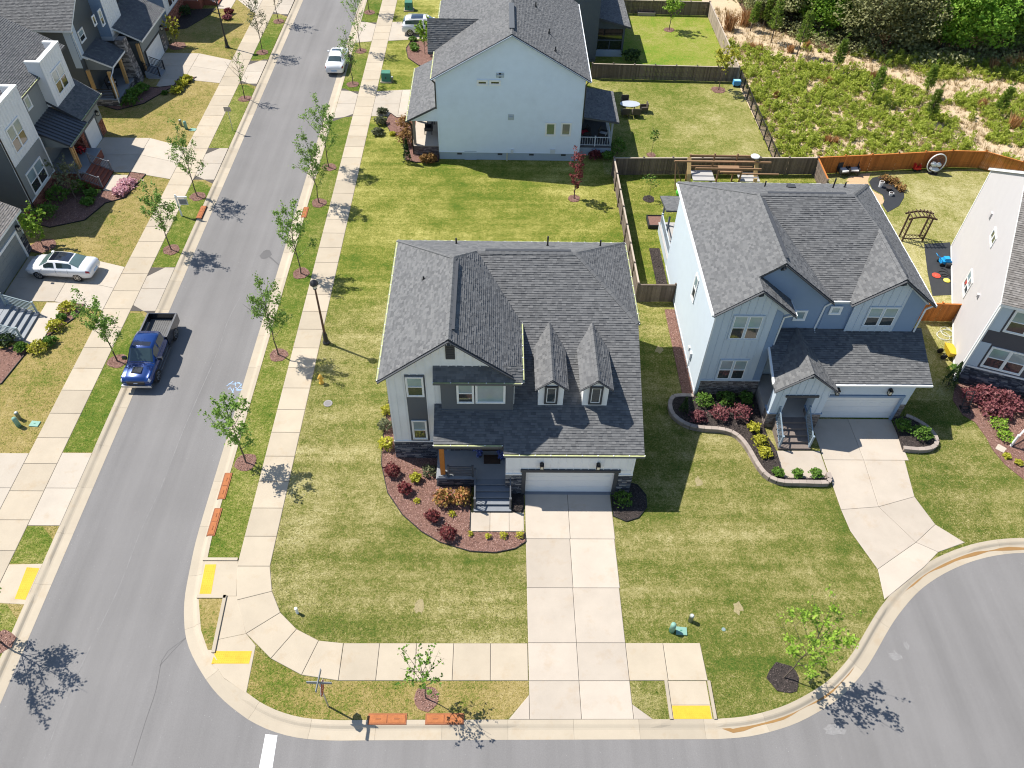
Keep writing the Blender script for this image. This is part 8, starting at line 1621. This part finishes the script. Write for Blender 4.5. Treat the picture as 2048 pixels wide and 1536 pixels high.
np_obj('scrub', V, F, BR, None, np.clip(.1 + .55 * rg.random(n * k) + .3 * t, 0, 1), kind='stuff', label='dense low yellow green scrub covering the sandy field', cat='scrub')
# straw grass tussocks
Q = np.stack([rg.uniform(24.6, 62, 6500), rg.uniform(58, 94, 6500)], 1); ok = in_poly(Q, np.array(fpoly)) & ~((Q[:, 0] < 44.5) & (Q[:, 1] < 61)); Q = Q[ok]; n = len(Q); k = 9; C = np.repeat(Q, k, 0); a = rg.uniform(0, 6.28, n * k); L = rg.uniform(.15, .5, n * k); w_ = .022
bx_, by_ = C[:, 0] + rg.normal(size=n * k) * .12, C[:, 1] + rg.normal(size=n * k) * .12; lx, ly = np.cos(a) * L * .45, np.sin(a) * L * .45
V = np.stack([np.c_[bx_ - np.sin(a) * w_, by_ + np.cos(a) * w_, np.zeros(n * k)], np.c_[bx_ + np.sin(a) * w_, by_ - np.cos(a) * w_, np.zeros(n * k)], np.c_[bx_ + lx, by_ + ly, L]], 1).reshape(-1, 3)
np_obj('dry_grass', V, np.arange(3 * n * k).reshape(-1, 3), mat_leaf('straw_blade', (.22, .15, .06), (.40, .29, .13), (.58, .46, .26), .25), None, rg.random(n * k), kind='stuff', label='dry straw coloured grass tufts across the field', cat='dry grass')
BS = mat_leaf('russet_plume', (.34, .16, .06), (.50, .27, .11), (.62, .42, .22), .25)
for i, (px, py, s_) in enumerate(((1457, 60, 1.6), (1488, 50, 1.5), (1503, 100, .7), (1518, 102, .7), (1580, 105, .7), (1612, 95, .7), (1655, 170, .7), (1552, 195, .6), (1745, 160, .8), (1962, 215, .8), (2025, 255, 1.1), (1655, 285, .6), (1668, 288, .6), (1985, 140, 1.0), (2012, 140, 1.2), (2035, 135, 1.2))):
    b = G(px, py); r = thing('grass_plume', 'russet plume grass clump in the field', 'grass clump', (b.x, b.y, 0), group='russet grass clumps scattered in the field'); kk = 150; rq = np.random.default_rng(i); a = rq.uniform(0, 6.28, kk); L = rq.uniform(.7, 1.3, kk) * s_; le = rq.uniform(.1, .4, kk); w_ = .03
    bx_ = b.x + rq.normal(size=kk) * .18 * s_; by_ = b.y + rq.normal(size=kk) * .18 * s_
    V = np.stack([np.c_[bx_ - np.sin(a) * w_, by_ + np.cos(a) * w_, np.full(kk, -.01)], np.c_[bx_ + np.sin(a) * w_, by_ - np.cos(a) * w_, np.full(kk, -.01)], np.c_[bx_ + np.cos(a) * le * L * .5 + np.sin(a) * w_ * 1.6, by_ + np.sin(a) * le * L * .5 - np.cos(a) * w_ * 1.6, L * .65], np.c_[bx_ + np.cos(a) * le * L, by_ + np.sin(a) * le * L, L]], 1).reshape(-1, 3)
    np_obj('plume', V, np.arange(4 * kk).reshape(-1, 4), BS, r, rq.random(kk))
def pine(px, py, h, seed, label, spread=.15):
    b = G(px, py); x, y = b.x, b.y; rq = np.random.default_rng(seed); r = thing('pine_tree', label, 'pine tree', (x, y, 0), group='young pines in the field'); tr = MB(); lx, ly = rq.normal() * .05 * h, rq.normal() * .05 * h
    for j in range(5): tr.tube((x + lx * j / 5, y + ly * j / 5, h * j / 5 - .02), (x + lx * (j + 1) / 5, y + ly * (j + 1) / 5, h * (j + 1) / 5 - .02), .07 * (1 - j * .17), .07 * (1 - (j + 1) * .17), 6, False)
    C = []; D = []
    for w_ in range(8):
        t_ = .3 + .68 * w_ / 7; nb = 6 if w_ < 7 else 1
        for j in range(nb):
            a = j * 6.283 / nb + w_ * .8 + rq.normal() * .2; L = h * spread * (1.25 - t_) * rq.uniform(.7, 1.2); p0 = np.array([x + lx * t_, y + ly * t_, h * t_]); p1 = p0 + np.array([math.cos(a) * L, math.sin(a) * L, L * .55 if nb > 1 else h * .12]); tr.tube(p0, p1, .025, .01, 4, False)
            for f_ in np.linspace(.35, 1.0, 5):
                c = p0 + (p1 - p0) * f_; kk = 10; d = rq.normal(size=(kk, 3)) * .6 + (p1 - p0) / np.linalg.norm(p1 - p0); d /= np.linalg.norm(d, axis=1)[:, None]; C.append(np.repeat(c[None], kk, 0)); D.append(d)
    tr.build('trunk', BARK, r); C = np.concatenate(C); D = np.concatenate(D); kk = len(C); L = rq.uniform(.16, .30, kk)[:, None]; sd = np.cross(D, rq.normal(size=(kk, 3))); sd /= np.linalg.norm(sd, axis=1)[:, None]; sd *= .022
    V = np.stack([C - sd, C + sd, C + D * L + sd * .6, C + D * L - sd * .6], 1).reshape(-1, 3); np_obj('crown', V, np.arange(4 * kk).reshape(-1, 4), PINEL, r, rq.random(kk))
for i, (px, py, h, lb) in enumerate(((1500, 62, 3.2, 'young pine between the plume grass and the woods'), (1542, 85, 5.0, 'tallest young pine near the fence end of the field'), (1593, 112, 4.8, 'two stemmed young pine at the sandy trail'), (1668, 145, 3.6, 'dark young pine in the middle of the scrub'), (1740, 205, 3.8, 'young pine in the open scrub casting a short shadow'), (1850, 192, 3.2, 'pale young pine beside the trail fork, taller of two'), (1855, 245, 3.4, 'pale young pine beside the trail fork, bushier of two'), (1990, 235, 3.2, 'young pine past the trail near the lavender house'), (1525, 55, 3.2, 'slim young pine at the edge of the shrubs'), (2010, 100, 3.0, 'young pine in the shade of the woods'))): pine(px, py, h, 30 + i, lb)
def big_tree(px, py, h, rx, m, label, seed, n=6500, leaf=.23, low=.12, name='woodland_tree', nl=34):
    b = G(px, py); x, y = b.x, b.y; rq = np.random.default_rng(seed); r = thing(name, label, 'tree', (x, y, 0), group='woods behind the field'); tr = MB(); tr.tube((x, y, -.02), (x + rq.normal() * .2, y, h * .5), .2, .12, 8, False); tr.tube((x, y, h * .48), (x + rq.normal() * .3, y, h * .85), .12, .04, 6, False)
    d = rq.normal(size=(nl, 3)); d /= np.linalg.norm(d, axis=1)[:, None]; cz = h * (low + (1 - low) * .5); rz_ = h * (1 - low) * .5
    LC = np.array([x, y, cz]) + d * np.array([rx, rx, rz_]) * rq.uniform(.45, .9, nl)[:, None]; LR = rq.uniform(.28, .5, nl) * rx
    for c in LC[::2]: tr.tube((x, y, min(c[2] * .7, h * .7)), tuple(c), .06, .015, 4, False)
    tr.build('trunk', BARK, r); ii = rq.integers(0, nl, n); e = rq.normal(size=(n, 3)); e /= np.linalg.norm(e, axis=1)[:, None]; C = LC[ii] + e * (LR[ii] * rq.uniform(.75, 1.08, n))[:, None] * np.array([1, 1, .8]); C[:, 2] = np.maximum(C[:, 2], .1)
    V, F = leaves(C, leaf, rq, up=.5); np_obj('crown', V, F, m, r, np.clip(.2 + .45 * rq.random(n) + .25 * rq.random(n) + .15 * (rq.random(nl)[ii] - .5), 0, 1))
WOODA = mat_leaf('wood_olive_leaf', (.13, .155, .05), (.32, .33, .14), (.50, .49, .27), .45); WOODB = mat_leaf('wood_spring_leaf', (.09, .20, .02), (.22, .40, .045), (.44, .58, .11), .45); WOODC = mat_leaf('wood_dark_leaf', (.07, .14, .02), (.17, .28, .045), (.33, .44, .10), .45)
for i, (px, py, h, rx, m, lb) in enumerate(((1525, 38, 4.0, 2.6, WOODA, 'low olive shrub tree at the left end of the woods'), (1580, 42, 6.0, 3.2, WOODA, 'olive tree behind the two stemmed pine'), (1640, 62, 6.5, 3.6, WOODB, 'spring green tree at the wood edge over the dark hollow'), (1735, 92, 8.5, 4.2, WOODA, 'broad grey olive tree at the wood edge'), (1800, 98, 7.0, 3.4, WOODA, 'olive yellow tree beside the broad grey olive one'), (1880, 105, 9.0, 4.0, WOODB, 'tall bright green tree at the corner of the woods'), (1925, 112, 8.0, 3.6, WOODB, 'second bright green tree hanging over the trail'), (1975, 92, 8.5, 4.0, WOODC, 'dark green tree shading the plume grass'), (2040, 80, 9.0, 4.5, WOODC, 'dark tree at the right end of the woods'), (1700, 40, 8.0, 4.0, WOODC, 'dark tree deeper in the woods behind the spring green one'), (1600, 12, 7.0, 3.5, WOODB, 'green tree deep behind the olive shrubs'), (1780, 40, 9.5, 4.2, WOODB, 'green tree behind the broad grey olive one'), (1850, 40, 9.5, 4.2, WOODC, 'dark tree behind the bright green corner tree'), (1930, 40, 10.0, 4.5, WOODB, 'green tree deep in the woods over the trail'), (2010, 30, 10.0, 4.5, WOODA, 'olive tree deep at the right end'), (1520, 5, 6.0, 3.0, WOODC, 'dark tree deep at the left end'), (1660, 5, 8.0, 4.0, WOODA, 'olive tree deep in the middle'), (1745, -10, 9.0, 4.5, WOODC, 'dark tree deep behind the olive ones'))): big_tree(px, py, h, rx, m, lb, 50 + i)
FLO = mat('forest_floor', (.11, .065, .045), .95, var=.3, scale=1.2, fine=.4, bump=.7, bscale=8); q = MB(); q.prism([G2(1490, 28), G2(1540, 58), G2(1620, 88), G2(1700, 108), G2(1800, 125), G2(1880, 135), G2(1950, 140), G2(2060, 145), (140, 78), (140, 190), (26, 190)], -.1, .02); q.build('woodland_floor', FLO, kind='structure', label='brown leaf litter under the woods', cat='ground')
# understorey along the edge of the woods
Q = np.stack([rg.uniform(26, 66, 1500), rg.uniform(76, 100, 1500)], 1); Q = Q[in_poly(Q, np.array([G2(1490, 25), G2(1540, 62), G2(1620, 92), G2(1700, 112), G2(1800, 128), G2(1880, 138), G2(1950, 143), (62, 77), (62, 100), (28, 100)])) & (rg.random(1500) < .45)]; n = len(Q); k = 60; C = np.repeat(np.c_[Q, np.zeros(n)], k, 0); hh = np.repeat(rg.uniform(.5, 1.6, n), k); t = rg.random(n * k); C[:, 2] = .05 + t * hh; C[:, :2] += rg.normal(size=(n * k, 2)) * .42
V, F = leaves(C, .2, rg, up=.4); np_obj('undergrowth', V, F, WOODA, None, np.clip(.1 + .8 * rg.random(n * k), 0, 1), kind='stuff', label='tangled undergrowth at the foot of the woods', cat='undergrowth')

# ------------------------------------------------------------------ grass blades over the lawns
def grass(polys, base, dens, seed, label, hmax=.05, spread=.05):
    rq = np.random.default_rng(seed); A_ = []
    for P in polys:
        P = np.array(P); lo, hi = P.min(0), P.max(0); n = int((hi - lo).prod() * dens); X = rq.uniform(lo, hi, (n, 2)); A_.append(X[in_poly(X, P)])
    X = np.concatenate(A_)
    for e in EXCL:
        bb = (X[:, 0] > e[:, 0].min()) & (X[:, 0] < e[:, 0].max()) & (X[:, 1] > e[:, 1].min()) & (X[:, 1] < e[:, 1].max())
        if bb.any(): idx = np.where(bb)[0]; X = np.delete(X, idx[in_poly(X[idx], e)], 0)
    # keep only what the camera can see, with a margin
    D = np.c_[X, np.zeros(len(X))] - CAMP; c = D @ RC.T; u = c[:, 0] / c[:, 2] * FPX + CXP; v = c[:, 1] / c[:, 2] * FPX + CYP; X = X[(u > -500) & (u < 2550) & (v > -150) & (v < 1900)]
    n = len(X); a = rq.uniform(0, 6.28, n); h = rq.uniform(.018, hmax, n); w_ = rq.uniform(.012, .026, n); l_ = rq.uniform(.01, spread, n)
    V = np.stack([np.c_[X[:, 0] - np.sin(a) * w_, X[:, 1] + np.cos(a) * w_, np.full(n, -.004)], np.c_[X[:, 0] + np.sin(a) * w_, X[:, 1] - np.cos(a) * w_, np.full(n, -.004)], np.c_[X[:, 0] + np.cos(a) * l_, X[:, 1] + np.sin(a) * l_, h]], 1).reshape(-1, 3)
    np_obj('grass', V, np.arange(3 * n).reshape(-1, 3), base, None, rq.random(n), kind='stuff', label=label, cat='grass')
BF = mat_lawn('lawn_front', 0.56, 1.0, True, green=(.06, .108, .014), olive=(.138, .150, .03), straw=(.275, .245, .09), streak=.6, back=0.05); BV = mat_lawn('lawn_verge', .42, 1.05, True); BLf = mat_lawn('lawn_left', .66, 1.0, True, straw=(0.29, 0.225, 0.075), pale=(0.38, 0.30, 0.13)); BT = mat_lawn('lawn_tan', .62, 1.0, True); BD = mat_lawn('lawn_dormant', .74, 1.0, True); BLm = mat_lawn('lawn_lime', .42, 1.15, True, green=(0.09, 0.19, 0.014), olive=(0.19, 0.22, 0.03))
grass([FVERGE], BLf, 190, 10, 'short browned blades of the verge by the stop sign'); excl(FVERGE)
grass([[(-11.6, 14), (28, 14), (28, 40), (-11.6, 40)], [(-11.4, 13.2), (21, 13.2), (21, 14), (-11.4, 14)]], BF, 190, 1, 'short blades of the front lawns')
grass([[(-11.6, 40), (12.6, 40), (12.6, 60), (-11.6, 60)], [(-11.6, 60), (-5, 60), (-5, 92), (-11.6, 92)], [(9.9, 46), (27, 46), (27, 58.8), (9.9, 58.8)]], BF, 90, 2, 'short blades of the lawn behind the corner house')
grass([rect(-15.1, -13.36, 21.5, 95)], BV, 170, 3, 'short blades of the near verge strips'); grass([rect(-25.1, -23.4, 8, 90)], BV, 130, 4, 'short blades of the opposite verge strips')
grass([rect(-36, -27, 14, 92)], BLf, 100, 5, 'short blades of the browned lawns across the street'); grass([rect(9.2, 24.1, 58.6, 75.7)], BT, 60, 6, 'short blades of the straw coloured lawn'); grass([rect(12, 23.8, 76, 91.7)], BLm, 60, 7, 'short blades of the lime lawn')
grass([[(25.5, 33), (31, 33), (33.6, 40), (37, 47), (47, 56), (43.5, 59.3), (42.1, 60.3), (27.2, 59), (27, 46.4), (25.5, 46)]], BD, 90, 8, 'short blades of the dormant lawn'); grass([[(25, 22.6), (32, 23), (31, 33), (25, 33)]], BD, 150, 9, 'short blades of the lawn before the lavender house')
